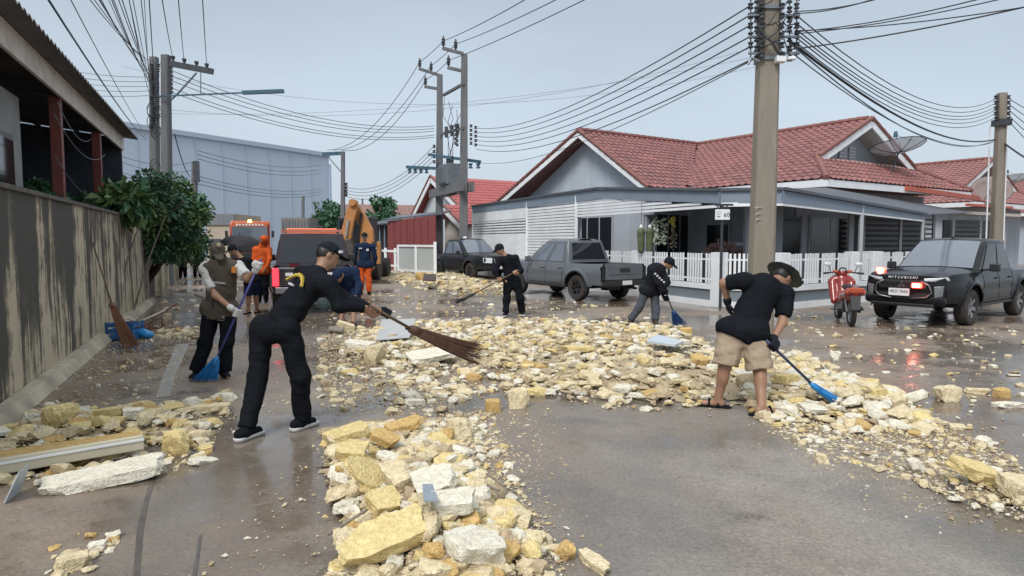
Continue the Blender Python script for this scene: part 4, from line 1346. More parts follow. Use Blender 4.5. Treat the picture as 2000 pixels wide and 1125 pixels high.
class SDF:
    def __init__(self, k=.03):
        self.p = []; self.k = k
    def cap(self, a, b, ra, rb, flat=None, fl=1.0, cuts=(), k=None):
        self.p.append(('c', np.array(a, float), np.array(b, float), ra, rb, None if flat is None else np.array(flat, float), fl, cuts, k)); return self
    def ell(self, c, r, M=None, cuts=(), k=None):
        self.p.append(('e', np.array(c, float), np.array(r, float), None if M is None else np.array(M, float), 0, 0, 0, cuts, k)); return self
    def mesh(self, h, wr=0.0, wseed=0, glob=()):
        lo, hi = [], []
        for q in self.p:
            if q[0] == 'c':
                r = max(q[3], q[4]) + .02
                lo.append(np.minimum(q[1], q[2]) - r); hi.append(np.maximum(q[1], q[2]) + r)
            else:
                r = q[2].max() + .02
                lo.append(q[1] - r); hi.append(q[1] + r)
        lo = np.min(lo, 0) - 2 * h; hi = np.max(hi, 0) + 2 * h
        n = np.ceil((hi - lo) / h).astype(int) + 1
        D = np.full(n, .2, np.float64)
        ax = [lo[d] + np.arange(n[d]) * h for d in range(3)]
        for q in self.p:
            k = q[8] if q[8] is not None else self.k
            if q[0] == 'c':
                r = max(q[3], q[4]) / min(1, 1) + k + .05
                l, u = np.minimum(q[1], q[2]) - r, np.maximum(q[1], q[2]) + r
            else:
                r = q[2].max() + k + .05
                l, u = q[1] - r, q[1] + r
            i0 = np.maximum(0, np.floor((l - lo) / h).astype(int)); i1 = np.minimum(n, np.ceil((u - lo) / h).astype(int) + 1)
            sl = tuple(slice(a, b) for a, b in zip(i0, i1))
            X, Y_, Z = np.meshgrid(ax[0][sl[0]], ax[1][sl[1]], ax[2][sl[2]], indexing='ij')
            P = np.stack([X, Y_, Z], -1)
            if q[0] == 'c':
                a, b, ra, rb, flat, fl = q[1:7]
                ab = b - a
                t = np.clip(((P - a) @ ab) / max(1e-9, ab @ ab), 0, 1)
                d = P - (a + t[..., None] * ab)
                if flat is not None:
                    f = flat / np.linalg.norm(flat)
                    d = d + (d @ f)[..., None] * f * (1 / fl - 1)
                dist = np.linalg.norm(d, axis=-1) - (ra + (rb - ra) * t)
                if flat is not None: dist *= .5 + .5 * fl
            else:
                c, r3, M = q[1:4]
                d = P - c
                if M is not None: d = d @ M      # columns of M: local axes
                k0 = np.linalg.norm(d / r3, axis=-1); k1 = np.linalg.norm(d / (r3 ** 2), axis=-1)
                dist = np.where(k1 > 1e-9, k0 * (k0 - 1) / np.maximum(k1, 1e-9), -r3.min())
            for cp, cn in q[7]:
                cn = np.array(cn, float); cn /= np.linalg.norm(cn)
                dist = np.maximum(dist, (P - np.array(cp, float)) @ cn)
            o = D[sl]
            if k > 0:
                hh = np.clip(.5 + .5 * (o - dist) / k, 0, 1)
                D[sl] = o + (dist - o) * hh - k * hh * (1 - hh)
            else:
                D[sl] = np.minimum(o, dist)
        if wr or glob:
            X, Y_, Z = np.meshgrid(*ax, indexing='ij')
            if wr:
                g = np.random.default_rng(wseed)
                W = 0
                for f, am in ((11, .7), (19, .9), (33, .6), (58, .3)):
                    d1, d2 = g.normal(size=3), g.normal(size=3)
                    d1 /= np.linalg.norm(d1); d2 /= np.linalg.norm(d2); d1[2] *= 1.3
                    W = W + am * np.sin(f * (X * d1[0] + Y_ * d1[1] + Z * d1[2]) + 2.2 * np.sin(f * .45 * (X * d2[0] + Y_ * d2[1] + Z * d2[2]) + g.uniform(0, 6)))
                D = D + W * wr
            for cp, cn in glob:
                cn = np.array(cn, float); cn /= np.linalg.norm(cn)
                D = np.maximum(D, (X - cp[0]) * cn[0] + (Y_ - cp[1]) * cn[1] + (Z - cp[2]) * cn[2])
        return surface_nets(D, lo, h)

def np_mesh(name, pieces, m, parent, off):
    """pieces: list of (verts, faces) joined into one smooth mesh under parent"""
    vs, fs, k = [], [], 0
    for v, f in pieces:
        if len(v) == 0: continue
        vs.append(v - np.array(off)); fs.append(np.asarray(f) + k); k += len(v)
    v = np.concatenate(vs); f = np.concatenate(fs)
    me = bpy.data.meshes.new(name)
    me.from_pydata(v.tolist(), [], f.tolist())
    me.polygons.foreach_set('use_smooth', [True] * len(me.polygons))
    me.materials.append(m)
    me.update()
    return link(name, me, parent)
# ------------------------------------------------------------------ vehicles
M_TYRE = mat('black_rubber', (0.022, 0.021, 0.021), .75, var=.25, scale=9, dirt=(.13, .10, .08), dirt_amt=.45)
M_RIMD = mat('dark_alloy', (0.055, 0.057, 0.06), .35, metal=.7, var=.1)
M_RIMS = mat('silver_alloy', (0.30, 0.30, 0.31), .35, metal=.7, var=.1)
M_BLKPL = mat('black_plastic', (0.022, 0.023, 0.026), .5, var=.2)
M_CGLASS = mat('tinted_car_glass', (0.02, 0.024, 0.03), .04, var=.05, spec=.8)
M_WGLASS = mat('painted_reflection_glass', (0.13, 0.155, 0.19), .05, var=.1, spec=1.0)  # pale base colour paints the sky's reflection into the glass
M_CHROME = mat('chrome', (.55, .56, .58), .18, metal=1, var=.05)
M_LAMPC = mat('clear_lamp', (.62, .65, .68), .12, var=.2, scale=30)
M_TAILR = mat('dark_red_lamp', (.10, .008, .01), .15, var=.1)
M_TAILON = mat('lit_red_lamp', (.7, .03, .04), .2, emit=(1, .03, .05), estr=1.6)
M_PLATE = mat('white_number_plate', (.72, .73, .74), .4, var=.04)
M_BLACKT = mat('black_lettering', (.02, .02, .02), .5)
M_WHITET = mat('white_lettering', (.72, .72, .72), .5)
M_FLASH = mat('red_flasher_lens', (.8, .03, .02), .2, emit=(1, .05, .03), estr=9.0)
M_FLASHC = mat('red_flasher_core', (1, .5, .4), .2, emit=(1, .50, .36), estr=22.0)

AX_F, AX_R, R_W = 1.58, -1.50, .385
def pickup(label, loc, heading, paint, kind, scale=1.0, rim=None, canopy=False, glass=None):
    root = empty('pickup_truck', loc, label, 'pickup truck', rz=heading)
    root.scale = (scale,) * 3
    def B(q, name, m, parent=root, smooth=False, bev=0.0, seg=2): return q.build(name, m, parent, smooth=smooth, bev=bev, local=True, seg=seg)
    XE, XT = 2.58, -2.56
    def hw(x):
        w = .925
        if x > 1.7: w -= .15 * ((x - 1.7) / .88) ** 2
        if x < -2.2: w -= .05 * ((-2.2 - x) / .36) ** 2
        return w
    def zt(x):
        if x < -1.12: return 1.09
        if x < -.98: return 1.09 + (x + 1.12) / .14 * .04
        if x < 1.0: return 1.13
        return 1.13 - .055 * ((x - 1.0) / 1.58) - .05 * max(0, (x - 2.2) / .38) ** 2
    def zl(x):
        z = .44 if -2.2 < x < 2.2 else .50
        for c in (AX_F, AX_R):
            d = abs(x - c)
            if d < .485: z = max(z, R_W + math.sqrt(.485 ** 2 - d * d) * .98)
        return z
    def ys(x, z):
        y = hw(x)
        if z < .62: y -= .055 * ((.62 - z) / .2) ** 2
        if z > .80: y -= .075 * ((z - .80) / .3) ** 2
        y -= .02 * math.exp(-((z - .72) / .05) ** 2) * (1 if -.95 < x < 1.05 else 0)
        for c in (AX_F, AX_R):
            r = math.hypot(x - c, z - R_W)
            y += .035 * math.exp(-((r - .50) / .075) ** 2)
        return y
    xs = sorted(set([round(XT + i * (XE - XT) / 74, 3) for i in range(75)] + [c + s * d for c in (AX_F, AX_R) for s in (-1, 1) for d in (.484, .487, .47, .44)]))
    q = MB()
    for s in (1, -1):
        rows = []
        for x in xs:
            z0, z1 = zl(x), zt(x)
            rows.append([V(x, s * ys(x, z0 + (z1 - z0) * j / 9), z0 + (z1 - z0) * j / 9) for j in range(10)])
        q.grid(rows, s > 0)
    # bonnet
    rows = []
    for i in range(13):
        x = .95 + (XE - .95) * i / 12
        w = ys(x, zt(x))
        row = []
        for j in range(13):
            t = -1 + j / 6
            f = 1 - t * t
            row.append(V(x + .12 * f * ((x - .95) / (XE - .95)) ** 2, w * t, zt(x) + .075 * (1 - abs(t) ** 3.2) * (1 - .5 * ((x - .95) / 1.63) ** 2)))
        rows.append(row)
    q.grid(rows)
    # nose
    top = rows[-1]; frows = [top]
    for j in range(1, 6):
        z = .50 + (zt(XE) - .50) * (1 - j / 5)
        frows.append([V(p.x + .05 * math.sin(math.pi * j / 5) * (1 - (p.y / .9) ** 2), ys(XE, max(z, .5)) * (p.y / top[-1].y), z if j else p.z) for p in top])
    q.grid(frows)
    # rear lower skirt of the body
    rows = [[V(XT, ys(XT, z) * t, z) for t in (-1, -.5, 0, .5, 1)] for z in (.50, .58, .62)]
    q.grid(rows)
    # top rails of the bed
    for s in (1, -1):
        rows = [[V(x, s * (ys(x, zt(x)) - d), zt(x) + dz) for d, dz in ((0, 0), (.03, .012), (.09, .012), (.10, -.05))] for x in xs if x < -1.0]
        q.grid(rows, s < 0)
    body = B(q, 'body', paint, smooth='auto')
    # cabin
    def patch(c00, c10, c11, c01, bul):
        c = [V(*p) for p in (c00, c10, c11, c01)]
        n = (c[1] - c[0]).cross(c[3] - c[0]).normalized()
        def f(u, v, off=0.0):
            p = (c[0] * (1 - u) + c[1] * u) * (1 - v) + (c[3] * (1 - u) + c[2] * u) * v
            return p + n * (bul * 4 * u * (1 - u) * .6 + bul * 4 * v * (1 - v) * .4 + off)
        return f
    ZB, ZR = 1.11, 1.78
    ws = patch((1.12, -.82, ZB + .03), (1.12, .82, ZB + .03), (.20, .665, ZR), (.20, -.665, ZR), .07)
    rw = patch((-1.04, .845, ZB), (-1.04, -.845, ZB), (-.84, -.68, ZR), (-.84, .68, ZR), .03)
    sl_ = patch((1.12, .82, ZB + .0), (-1.04, .845, ZB), (-.84, .68, ZR), (.20, .665, ZR), .02)
    sr_ = patch((-1.04, -.845, ZB), (1.12, -.82, ZB + .0), (.20, -.665, ZR), (-.84, -.68, ZR), .02)
    q = MB()
    # side patches need outward normals: left side is listed front->rear
    for f in (ws, rw, sl_, sr_):
        q.grid([[f(i / 8, j / 6) for i in range(9)] for j in range(7)])
    rr_ = [[V(.20 + (-1.04) * i / 8, (-.665 + 1.33 * j / 8) * (1 + .02 * i / 8), ZR + .055 * math.sin(math.pi * j / 8) ** .7 * (1 - .3 * abs(i / 4 - 1) ** 2) + .012) for j in range(9)] for i in range(9)]
    q.grid(rr_)
    cabm = q.mesh('cabin'); bm = bmesh.new(); bm.from_mesh(cabm); bmesh.ops.remove_doubles(bm, verts=bm.verts, dist=.045); bmesh.ops.recalc_face_normals(bm, faces=bm.faces); bm.to_mesh(cabm); bm.free()
    cabm.materials.append(paint); cabm.polygons.foreach_set('use_smooth', [True] * len(cabm.polygons)); cabm.set_sharp_from_angle(angle=rad(50))
    cab = link('cabin', cabm, root)
    bv = cab.modifiers.new('bevel', 'BEVEL'); bv.width = .045; bv.segments = 3; bv.limit_method = 'ANGLE'; bv.angle_limit = rad(35)
    def pane(name, f, u0, u1, v0, v1, m, sgn=1, off=.010, skew=0):
        q = MB(); q.grid([[f(u0 + (u1 - u0) * i / 6 + skew * j / 4, v0 + (v1 - v0) * j / 4, off * sgn) for i in range(7)] for j in range(5)])
        return B(q, name, m, cab, smooth=True)
    G_ = glass or M_CGLASS
    pane('windscreen', ws, .05, .95, .04, .93, M_WGLASS)
    pane('rear_window', rw, .10, .90, .14, .88, M_CGLASS)
    for f, a in ((sl_, 0), (sr_, 1)):
        sides = ((.12, .51), (.55, .90)) if a == 0 else ((.10, .45), (.49, .88))
        for u0, u1 in sides:
            pane('side_window', f, u0, u1, .05, .86, G_)
    if canopy:
        q = MB()
        cs = [patch((-1.08, .84, 1.08), (-2.5, .80, 1.08), (-2.35, .68, 1.80), (-.95, .69, 1.80), .02), patch((-2.5, -.80, 1.08), (-1.08, -.84, 1.08), (-.95, -.69, 1.80), (-2.35, -.68, 1.80), .02),
              patch((-2.5, .80, 1.08), (-2.5, -.80, 1.08), (-2.35, -.68, 1.80), (-2.35, .68, 1.80), .02), patch((-.95, .69, 1.80), (-2.35, .68, 1.80), (-2.35, -.68, 1.80), (-.95, -.69, 1.80), .03)]
        for f in cs: q.grid([[f(i / 5, j / 5) for i in range(6)] for j in range(6)])
        can = B(q, 'canopy', paint, smooth='auto')
        q = MB(); q.grid([[cs[2](.07 + .86 * i / 5, .1 + .78 * j / 5, .012) for i in range(6)] for j in range(6)]); B(q, 'rear_window', M_CGLASS, can, smooth=True)
        for f in cs[:2]:
            q = MB(); q.grid([[f(.1 + .8 * i / 5, .2 + .6 * j / 5, .012) for i in range(6)] for j in range(6)]); B(q, 'side_window', M_CGLASS, can, smooth=True)
    else:
        q = MB(); q.box((-1.78, 0, 1.02), (1.46, 1.62, .1)); B(q, 'bed_cover', M_BLKPL)
    # chassis, wells and floor
    q = MB(); q.box((0, 0, .52), (4.7, 1.3, .22)); q.box((0, 0, .72), (4.6, 1.42, .3)); q.box((.02, 0, .50), (2.0, 1.7, .14)); B(q, 'chassis', M_BLKPL)
    for c in (AX_F, AX_R):
        for s in (1, -1):
            q = MB(); rows = []
            for k in range(13):
                a = math.pi * k / 12
                rows.append([V(c + .49 * math.cos(a), s * .45, R_W + .49 * math.sin(a) * .98), V(c + .49 * math.cos(a), s * .90, R_W + .49 * math.sin(a) * .98)])
            q.grid(rows); B(q, 'wheel_arch', M_BLKPL)
            q = MB(); W = .25; yc = s * .80
            pr = [(.20, -W / 2 + .03), (.27, -W / 2), (.36, -W / 2 + .01), (R_W, -W / 2 + .05), (R_W, W / 2 - .05), (.36, W / 2 - .01), (.27, W / 2), (.20, W / 2 - .03)]
            q.lathe([(r, h) for r, h in pr], (c, yc, R_W), 'y', 28)
            wheel = B(q, 'wheel', M_TYRE, smooth='auto')
            q = MB(); q.lathe([(.005, s * .04), (.07, s * .055), (.08, s * .0), (.22, s * -.02), (.255, s * .10), (.265, s * .11), (.265, s * .06), (.0, s * -.05)], (c, yc, R_W), 'y', 24)
            for k in range(6):
                a = 2 * math.pi * k / 6 + .3
                d1 = V(math.cos(a), 0, math.sin(a))
                q.bar(V(c, yc + s * .06, R_W) + d1 * .05, V(c, yc + s * .095, R_W) + d1 * .25, .075, .03, up=(0, 1, 0))
            B(q, 'rim', rim or M_RIMD, wheel, smooth='auto')
            q = MB()   # flare trim
            rows = []
            for k in range(15):
                a = math.pi * (k - .6) / 12.8
                p = [V(c + r * math.cos(a), s * (ys(c + r * math.cos(a), max(.44, R_W + r * math.sin(a))) + o), R_W + r * math.sin(a) * .985) for r, o in ((.485, .004), (.50, .018), (.535, .012))]
                rows.append(p)
            q.grid(rows); B(q, 'arch_trim', M_BLKPL if kind != 'grey' else M_BLKPL, smooth=True)
    # door gaps, handles, sills, mirrors
    for s in (1, -1):
        q = MB()
        for x in (.95, .0, -.93):
            pts = [V(x + (.10 if x < -.5 and z < .85 else 0), s * (ys(x, z) + .002), z) for z in (.50, .6, .7, .8, .9, 1.0, 1.10)]
            for a, b in zip(pts, pts[1:]): q.bar(a, b, .008, .012, up=(1, 0, 0))
        q.bar(V(.93, s * (ys(.3, .5) + .002), .50), V(-.83, s * (ys(-.3, .5) + .002), .50), .008, .012)
        B(q, 'door_gap', M_BLKPL)
        for x in (.14, -.74):
            q = MB(); q.box((x, s * (ys(x, .96) + .022), .96), (.19, .035, .035)); B(q, 'door_handle', paint if kind != 'triton' else M_BLKPL, bev=.012)
        q = MB(); q.bar(V(1.05, s * .86, .40), V(-.95, s * .86, .40), .10, .06); B(q, 'side_step', M_BLKPL, bev=.015)
        q = MB(); q.bar(V(.78, s * .82, 1.14), V(.76, s * .98, 1.17), .05, .05); q.box((.76, s * 1.04, 1.20), (.10, .19, .17)); B(q, 'wing_mirror', M_BLKPL if kind != 'grey' else paint, bev=.03)
    # tailgate and rear
    q = MB(); q.box((XT - .015, 0, .855), (.05, 1.46, .43)); tg = B(q, 'tailgate', paint, bev=.02)
    q = MB(); q.box((XT - .05, 0, .93), (.03, .38, .10)); B(q, 'tailgate_handle', M_BLKPL, tg, bev=.01)
    q = MB(); q.bar(V(XT - .035, -.6, .80), V(XT - .035, .6, .80), .02, .012); B(q, 'crease', M_BLKPL if kind == 'grey' else paint, tg)
    for s in (1, -1):
        q = MB(); q.box((XT + .005, s * .80, .84), (.10, .135, .40)); B(q, 'tail_lamp', M_TAILON if canopy else M_TAILR if kind != 'grey' else mat('smoked_lamp', (.012, .01, .012), .12), bev=.02)
    q = MB(); q.box((XT - .08, 0, .55), (.14, 1.62, .14)); q.box((XT - .10, 0, .63), (.10, .7, .03)); B(q, 'rear_bumper', M_BLKPL if kind != 'canopy' else M_CHROME, bev=.03)
    q = MB(); q.box((XT - .158, 0, .57), (.012, .36, .12)); B(q, 'number_plate', M_PLATE)
    q = MB(); q.tube([(XT + .3, -.45, .40), (XT - .02, -.5, .38)], .035, 8); q.box((XT + .55, 0, .42), (.3, .5, .2)); B(q, 'exhaust', M_BLKPL)
    # nose details
    nx = XE + .12
    if kind == 'triton':
        q = MB(); q.slab([V(nx + .04, -.50, .955), V(nx + .04, .50, .955), V(nx + .055, .44, .78), V(nx + .055, -.44, .78)], (-.12, 0, 0)); B(q, 'grille', M_BLKPL, bev=.01)
        for z in (.81, .855, .90):
            q = MB(); q.bar(V(nx + .056, -.43, z), V(nx + .056, .43, z), .012, .014); B(q, 'grille_bar', M_RIMD)
        for s in (1, -1):
            q = MB(); q.slab([V(XE + .125, s * .40, 1.00), V(XE - .05, s * .78, 1.035), V(XE - .09, s * .80, .965), V(XE + .125, s * .42, .935)], (.03, 0, 0)); B(q, 'headlamp', M_LAMPC, bev=.008)
            q = MB(); q.slab([V(XE + .09, s * .58, .84), V(XE + .03, s * .74, .86), V(XE + .03, s * .72, .64), V(XE + .10, s * .60, .62)], (.03, 0, 0)); B(q, 'fog_lamp', mat('smoked_clear_lamp', (.16, .17, .18), .1, var=.3, scale=30), bev=.008)
            q = MB()
            pts = [V(nx + .06, s * .36, .95), V(nx + .04, s * .50, .87), V(nx + .0, s * .55, .72), V(nx + .03, s * .46, .62), V(nx + .06, s * .20, .585)]
            q.tube(pts, .014, 6); B(q, 'chrome_trim', M_RIMS, smooth=True)
        q = MB(); q.box((XE + .03, 0, .55), (.20, 1.56, .20)); B(q, 'front_bumper', paint, bev=.08, seg=4)
        q = MB(); q.slab([V(nx + .028, -.50, .70), V(nx + .028, .50, .70), V(nx + .03, .42, .58), V(nx + .03, -.42, .58)], (-.06, 0, 0)); B(q, 'lower_grille', M_BLKPL)
        q = MB(); q.box((XE + .12, 0, .45), (.12, 1.2, .07)); B(q, 'skid_plate', M_RIMD, bev=.02)
        q = MB(); q.box((nx + .065, -.05, .71), (.015, .40, .15)); pl = B(q, 'number_plate', M_PLATE)
        R_ = Matrix.Translation((nx + .074, -.05, .72)) @ Matrix(((0, 0, 1, 0), (1, 0, 0, 0), (0, 1, 0, 0), (0, 0, 0, 1)))
        put_text('plate_number', '4KD 7660', .085, M_BLACKT, pl, R_)
        R_ = Matrix.Translation((nx + .028, 0, 1.012)) @ Matrix(((0, -.3, .954, 0), (1, 0, 0, 0), (0, .954, .3, 0), (0, 0, 0, 1)))
        me = text_mesh('M I T S U B I S H I', .075); me.materials.append(M_WHITET); me.transform(R_); link('bonnet_lettering', me, root)
        q = MB()   # three-diamond badge
        for a in (90, 210, 330):
            d, e_ = V(0, math.cos(rad(a)), math.sin(rad(a))), V(0, -math.sin(rad(a)), math.cos(rad(a)))
            c = V(nx + .062, 0, .86)
            q.slab([c, c + d * .045 + e_ * .026, c + d * .09, c + d * .045 - e_ * .026], (.012, 0, 0))
        B(q, 'badge', M_CHROME)
        for p in (V(2.30, -.62, 1.14), V(nx + .10, .30, .86)):
            q = MB(); q.box(p, (.07, .19, .10)); fl = B(q, 'red_flasher', M_FLASH, bev=.02)
            q = MB(); q.box(p + V(.034, 0, 0), (.012, .12, .055)); B(q, 'flasher_core', M_FLASHC, fl)
        q = MB(); q.box((.10, 0, ZR + .07), (.12, .04, .03)); q.tube([(.08, 0, ZR + .07), (.0, 0, ZR + .16)], .008, 5); B(q, 'aerial', M_BLKPL)
        q = MB(); q.box((.42, .02, 1.60), (.01, .10, .05)); B(q, 'screen_sticker', M_WHITET, cab)
    else:
        q = MB(); q.slab([V(nx + .05, -.36, .97), V(nx + .05, .36, .97), V(nx + .065, .30, .72), V(nx + .065, -.30, .72)], (-.1, 0, 0)); B(q, 'grille', M_BLKPL, bev=.01)
        for y in (-.36, .0, .36):
            q = MB(); q.bar(V(nx + .055, y, .96), V(nx + .07, y * .8, .72), .03, .03, up=(0, 1, 0)); B(q, 'grille_bar', M_CHROME)
        for s in (1, -1):
            q = MB(); q.slab([V(XE + .12, s * .42, .99), V(XE - .05, s * .77, 1.00), V(XE - .02, s * .78, .78), V(XE + .13, s * .43, .76)], (.035, 0, 0)); B(q, 'headlamp', M_LAMPC, bev=.01)
            q = MB(); q.box((XE + .09, s * .62, .56), (.05, .13, .09)); B(q, 'fog_lamp', M_LAMPC, bev=.01)
        q = MB(); q.box((XE + .08, 0, .56), (.2, 1.56, .18)); B(q, 'front_bumper', paint, bev=.05, seg=3)
        q = MB(); q.box((nx + .07, 0, .58), (.012, .36, .12)); B(q, 'number_plate', M_PLATE)
    return root

def car_paint(name, col, rough=.28, coat=.8, dirt=None, da=.35, metal=0.0):
    return mat(name, col, rough, metal=metal, var=.10, scale=1.3, coat=coat, spec=.3, dirt=dirt, dirt_amt=da)
P_GREY = car_paint('slate_grey_paint', (0.105, 0.122, 0.140), .35, .5, (.15, .13, .115), .35)
P_BLACK = car_paint('black_paint', (0.007, 0.008, 0.010), .16, .0, (.05, .045, .04), .10)
P_BLACK2 = car_paint('dull_black_paint', (0.010, 0.0115, 0.014), .28, .1, (.06, .055, .05), .2)
P_RESC = car_paint('maroon_black_paint', (0.030, 0.020, 0.026), .3, .8)

def head_ang(d): return math.atan2(d[1], d[0])
# grey pickup: tail to the viewer, nose up the street
hd = V(-math.sin(rad(34)), math.cos(rad(34)), 0); lf = V(-hd.y, hd.x, 0)
rl = at(1172, 560, 17.4); rl.z = 0
ctr = rl + hd * 2.56 * .93 - lf * .9 * .93
pickup('slate grey pickup parked with its tail to the camera beside the fence', (ctr.x, ctr.y, 0), head_ang(hd), P_GREY, 'grey', .93, glass=M_WGLASS)
# black pickup further up, nose to the viewer
hd2 = V(math.sin(rad(33)), -math.cos(rad(33)), 0); rt = V(hd2.y, -hd2.x, 0)
fw_ = at(921, 546, 28.0); fw_.z = 0
ctr = fw_ - hd2 * AX_F * .95 - rt * .80 * .95
pickup('black pickup with pale headlamps parked under the twin poles', (ctr.x, ctr.y, 0), head_ang(hd2), P_BLACK2, 'navara', .95, glass=M_WGLASS)
# black pickup with red flashers
fl_ = G(1885, 635); rl_ = G(1975, 615)
hd3 = V(-.79, -.613, 0).normalized(); lf3 = V(-hd3.y, hd3.x, 0)
ctr = V(fl_.x, fl_.y, 0) - hd3 * AX_F * .93 - lf3 * .80 * .93
pickup('glossy black pickup with red flashing lights on its nose', (ctr.x, ctr.y, 0), head_ang(hd3), P_BLACK, 'triton', .93, rim=M_RIMS)
# rescue pickup, canopy, tail to the viewer
hd4 = V(-.29, .957, 0).normalized()
c4 = at(612, 560, 15.0); c4.z = 0
ctr = c4 + hd4 * 2.56
resc = pickup('dark rescue pickup with canopy, red tail lamps and orange roof bar', (ctr.x, ctr.y, 0), head_ang(hd4), P_RESC, 'canopy', 1.0, canopy=True)
M_ORLENS = mat('orange_roof_light', (.55, .12, .06), .2, emit=(1, .22, .10), estr=.35)
q = MB(); q.box((-.2, 0, 1.91), (.28, 1.25, .11)); q.build('light_bar', M_ORLENS, resc, local=True, bev=.03)
q = MB(); q.bar((-2.2, -.68, 1.88), (-2.2, .68, 1.88), .05, .05); q.bar((-2.2, -.62, 1.78), (-2.2, -.62, 1.88), .05, .05); q.bar((-2.2, .62, 1.78), (-2.2, .62, 1.88), .05, .05); q.build('roof_rack', mat('pale_orange_rack', (.5, .2, .14), .5), resc, local=True)
q = MB(); q.box((-2.60, 0, 1.04), (.04, 1.5, .05)); q.build('silver_strip', M_CHROME, resc, local=True)
for y in (.40, -.28):
    q = MB(); q.box((-2.62, y, 1.10), (.05, .2, .09)); q.build('red_marker', M_TAILR, resc, local=True)
for y, w in ((.42, .34), (-.30, .42)):
    q = MB(); q.box((-2.605, y, .90), (.03, w, .07)); q.build('white_sticker', M_WHITET, resc, local=True)

# -- fire engine at the end of the lane
M_FIRE = mat('fire_engine_red', (.42, .06, .035), .35, coat=.5, var=.08)
M_FIREO = mat('fire_engine_orange', (.55, .13, .05), .35, coat=.5, var=.08)
ft = at(491, 560, 41); ft.z = 0
fe = empty('fire_engine', ft, 'red fire engine with amber beacon facing down the lane', 'fire engine', rz=rad(20))
def FB(c, s, name, m, parent=fe, bev=.03):
    q = MB(); q.box(c, s); return q.build(name, m, parent, local=True, bev=bev)
FB((0, .9, 1.65), (2.3, 1.8, 2.2), 'cab', M_FIRE, bev=.12)
FB((0, 4.2, 1.75), (2.35, 4.6, 2.3), 'tank_body', M_FIREO, bev=.06)
FB((0, -.02, 2.08), (2.05, .06, .85), 'windscreen', M_WGLASS)
FB((0, -.02, 2.62), (2.1, .07, .26), 'header_band', M_FIREO)
for k in range(9): FB((-.72 + k * .18, -.065, 2.62), (.12, .03, .10 if k % 3 else .14), 'letter', M_WHITET, bev=0)
FB((0, -.06, 1.25), (1.5, .1, .5), 'grille', M_BLKPL); FB((0, -.12, .75), (2.3, .3, .35), 'bumper', M_BLKPL)
for s in (1, -1):
    FB((s * .92, -.05, 1.2), (.3, .12, .22), 'headlamp', M_LAMPC); FB((s * 1.32, -.1, 2.05), (.16, .2, .42), 'mirror', M_BLKPL)
    q = MB(); q.lathe([(.3, -.15), (.5, -.13), (.5, .13), (.3, .15), (.0, .12)], (s * 1.0, .9, .5), 'x', 20); q.build('wheel', M_TYRE, fe, local=True)
    q = MB(); q.lathe([(.3, -.15), (.5, -.13), (.5, .13), (.3, .15), (.0, .12)], (s * 1.0, 5.0, .5), 'x', 20); q.build('wheel', M_TYRE, fe, local=True)
q = MB(); q.lathe([(.12, 0), (.12, .1), (.08, .2), (.0, .22)], (0, .5, 2.75), 'z', 12); q.build('beacon', mat('amber_beacon', (.9, .35, .05), .2, emit=(1, .45, .08), estr=7), fe, local=True)

# -- digger
M_DIG = mat('worn_yellow_orange_paint', (.50, .22, .07), .5, var=.18, scale=3, dirt=(.30, .16, .08), dirt_amt=.5)
YD = 25.0
dgc = at(695, 560, YD + 2.2); dgc.z = 0
dg = empty('backhoe_digger', dgc, 'orange yellow backhoe digger with its arm folded up', 'digger')
def plate(name, pix, Y, th, m, parent=dg):
    q = MB(); q.slab([at(x, y, Y) for x, y in pix], (0, th, 0)); return q.build(name, m, parent, bev=.03)
plate('dipper_arm', [(683, 396), (697, 396), (699, 404), (690, 436), (684, 468), (665, 470), (668, 444), (677, 410)], YD, .28, M_DIG)
plate('boom', [(690, 402), (700, 402), (712, 420), (727, 448), (729, 470), (718, 488), (703, 488), (702, 452), (695, 428)], YD + .32, .3, M_DIG)
plate('bucket', [(664, 470), (684, 466), (690, 486), (684, 506), (664, 510), (656, 490)], YD - .1, .6, mat('bucket_steel', (.07, .06, .055), .6, var=.3))
q = MB(); q.tube([at(680, 430, YD - .05), at(676, 462, YD - .05)], .05, 8); q.build('hydraulic_ram', M_CHROME, dg)
q = MB(); q.tube([at(706, 416, YD + .25), at(697, 470, YD + .25)], .055, 8); q.build('hydraulic_ram', M_RIMD, dg)
q = MB(); c = at(690, 396, YD + .1); q.lathe([(.0, -.22), (.13, -.22), (.13, .3), (.0, .3)], c, 'y', 12); q.build('pivot', M_DIG, dg)
plate('stabiliser_leg', [(735, 472), (742, 472), (742, 516), (735, 516)], YD + .6, .25, M_DIG); plate('stabiliser_leg', [(650, 472), (657, 472), (657, 516), (650, 516)], YD + .6, .25, M_DIG)
q = MB(); q.box((dgc.x, dgc.y + .6, .9), (1.5, 2.4, .8)); q.build('tractor_body', mat('grimy_dark_body', (.05, .045, .04), .7, var=.3), dg, bev=.08)
q = MB(); q.box((dgc.x, dgc.y + .6, 2.0), (1.35, 1.4, 1.3)); cb = q.build('cab', M_BLKPL, dg, bev=.08)
q = MB(); q.box((dgc.x, dgc.y - .12, 2.0), (1.15, .05, .95)); q.build('window', M_CGLASS, cb)
for s in (-1, 1):
    q = MB(); q.lathe([(.3, -.2), (.55, -.18), (.57, 0), (.55, .18), (.3, .2), (0, .15)], (dgc.x + s * .72, dgc.y + .5, .57), 'x', 22); q.build('wheel', M_TYRE, dg)
    q = MB(); q.lathe([(.25, -.16), (.45, -.15), (.45, .15), (.25, .16), (0, .1)], (dgc.x + s * .8, dgc.y + 2.3, .45), 'x', 20); q.build('wheel', M_TYRE, dg)

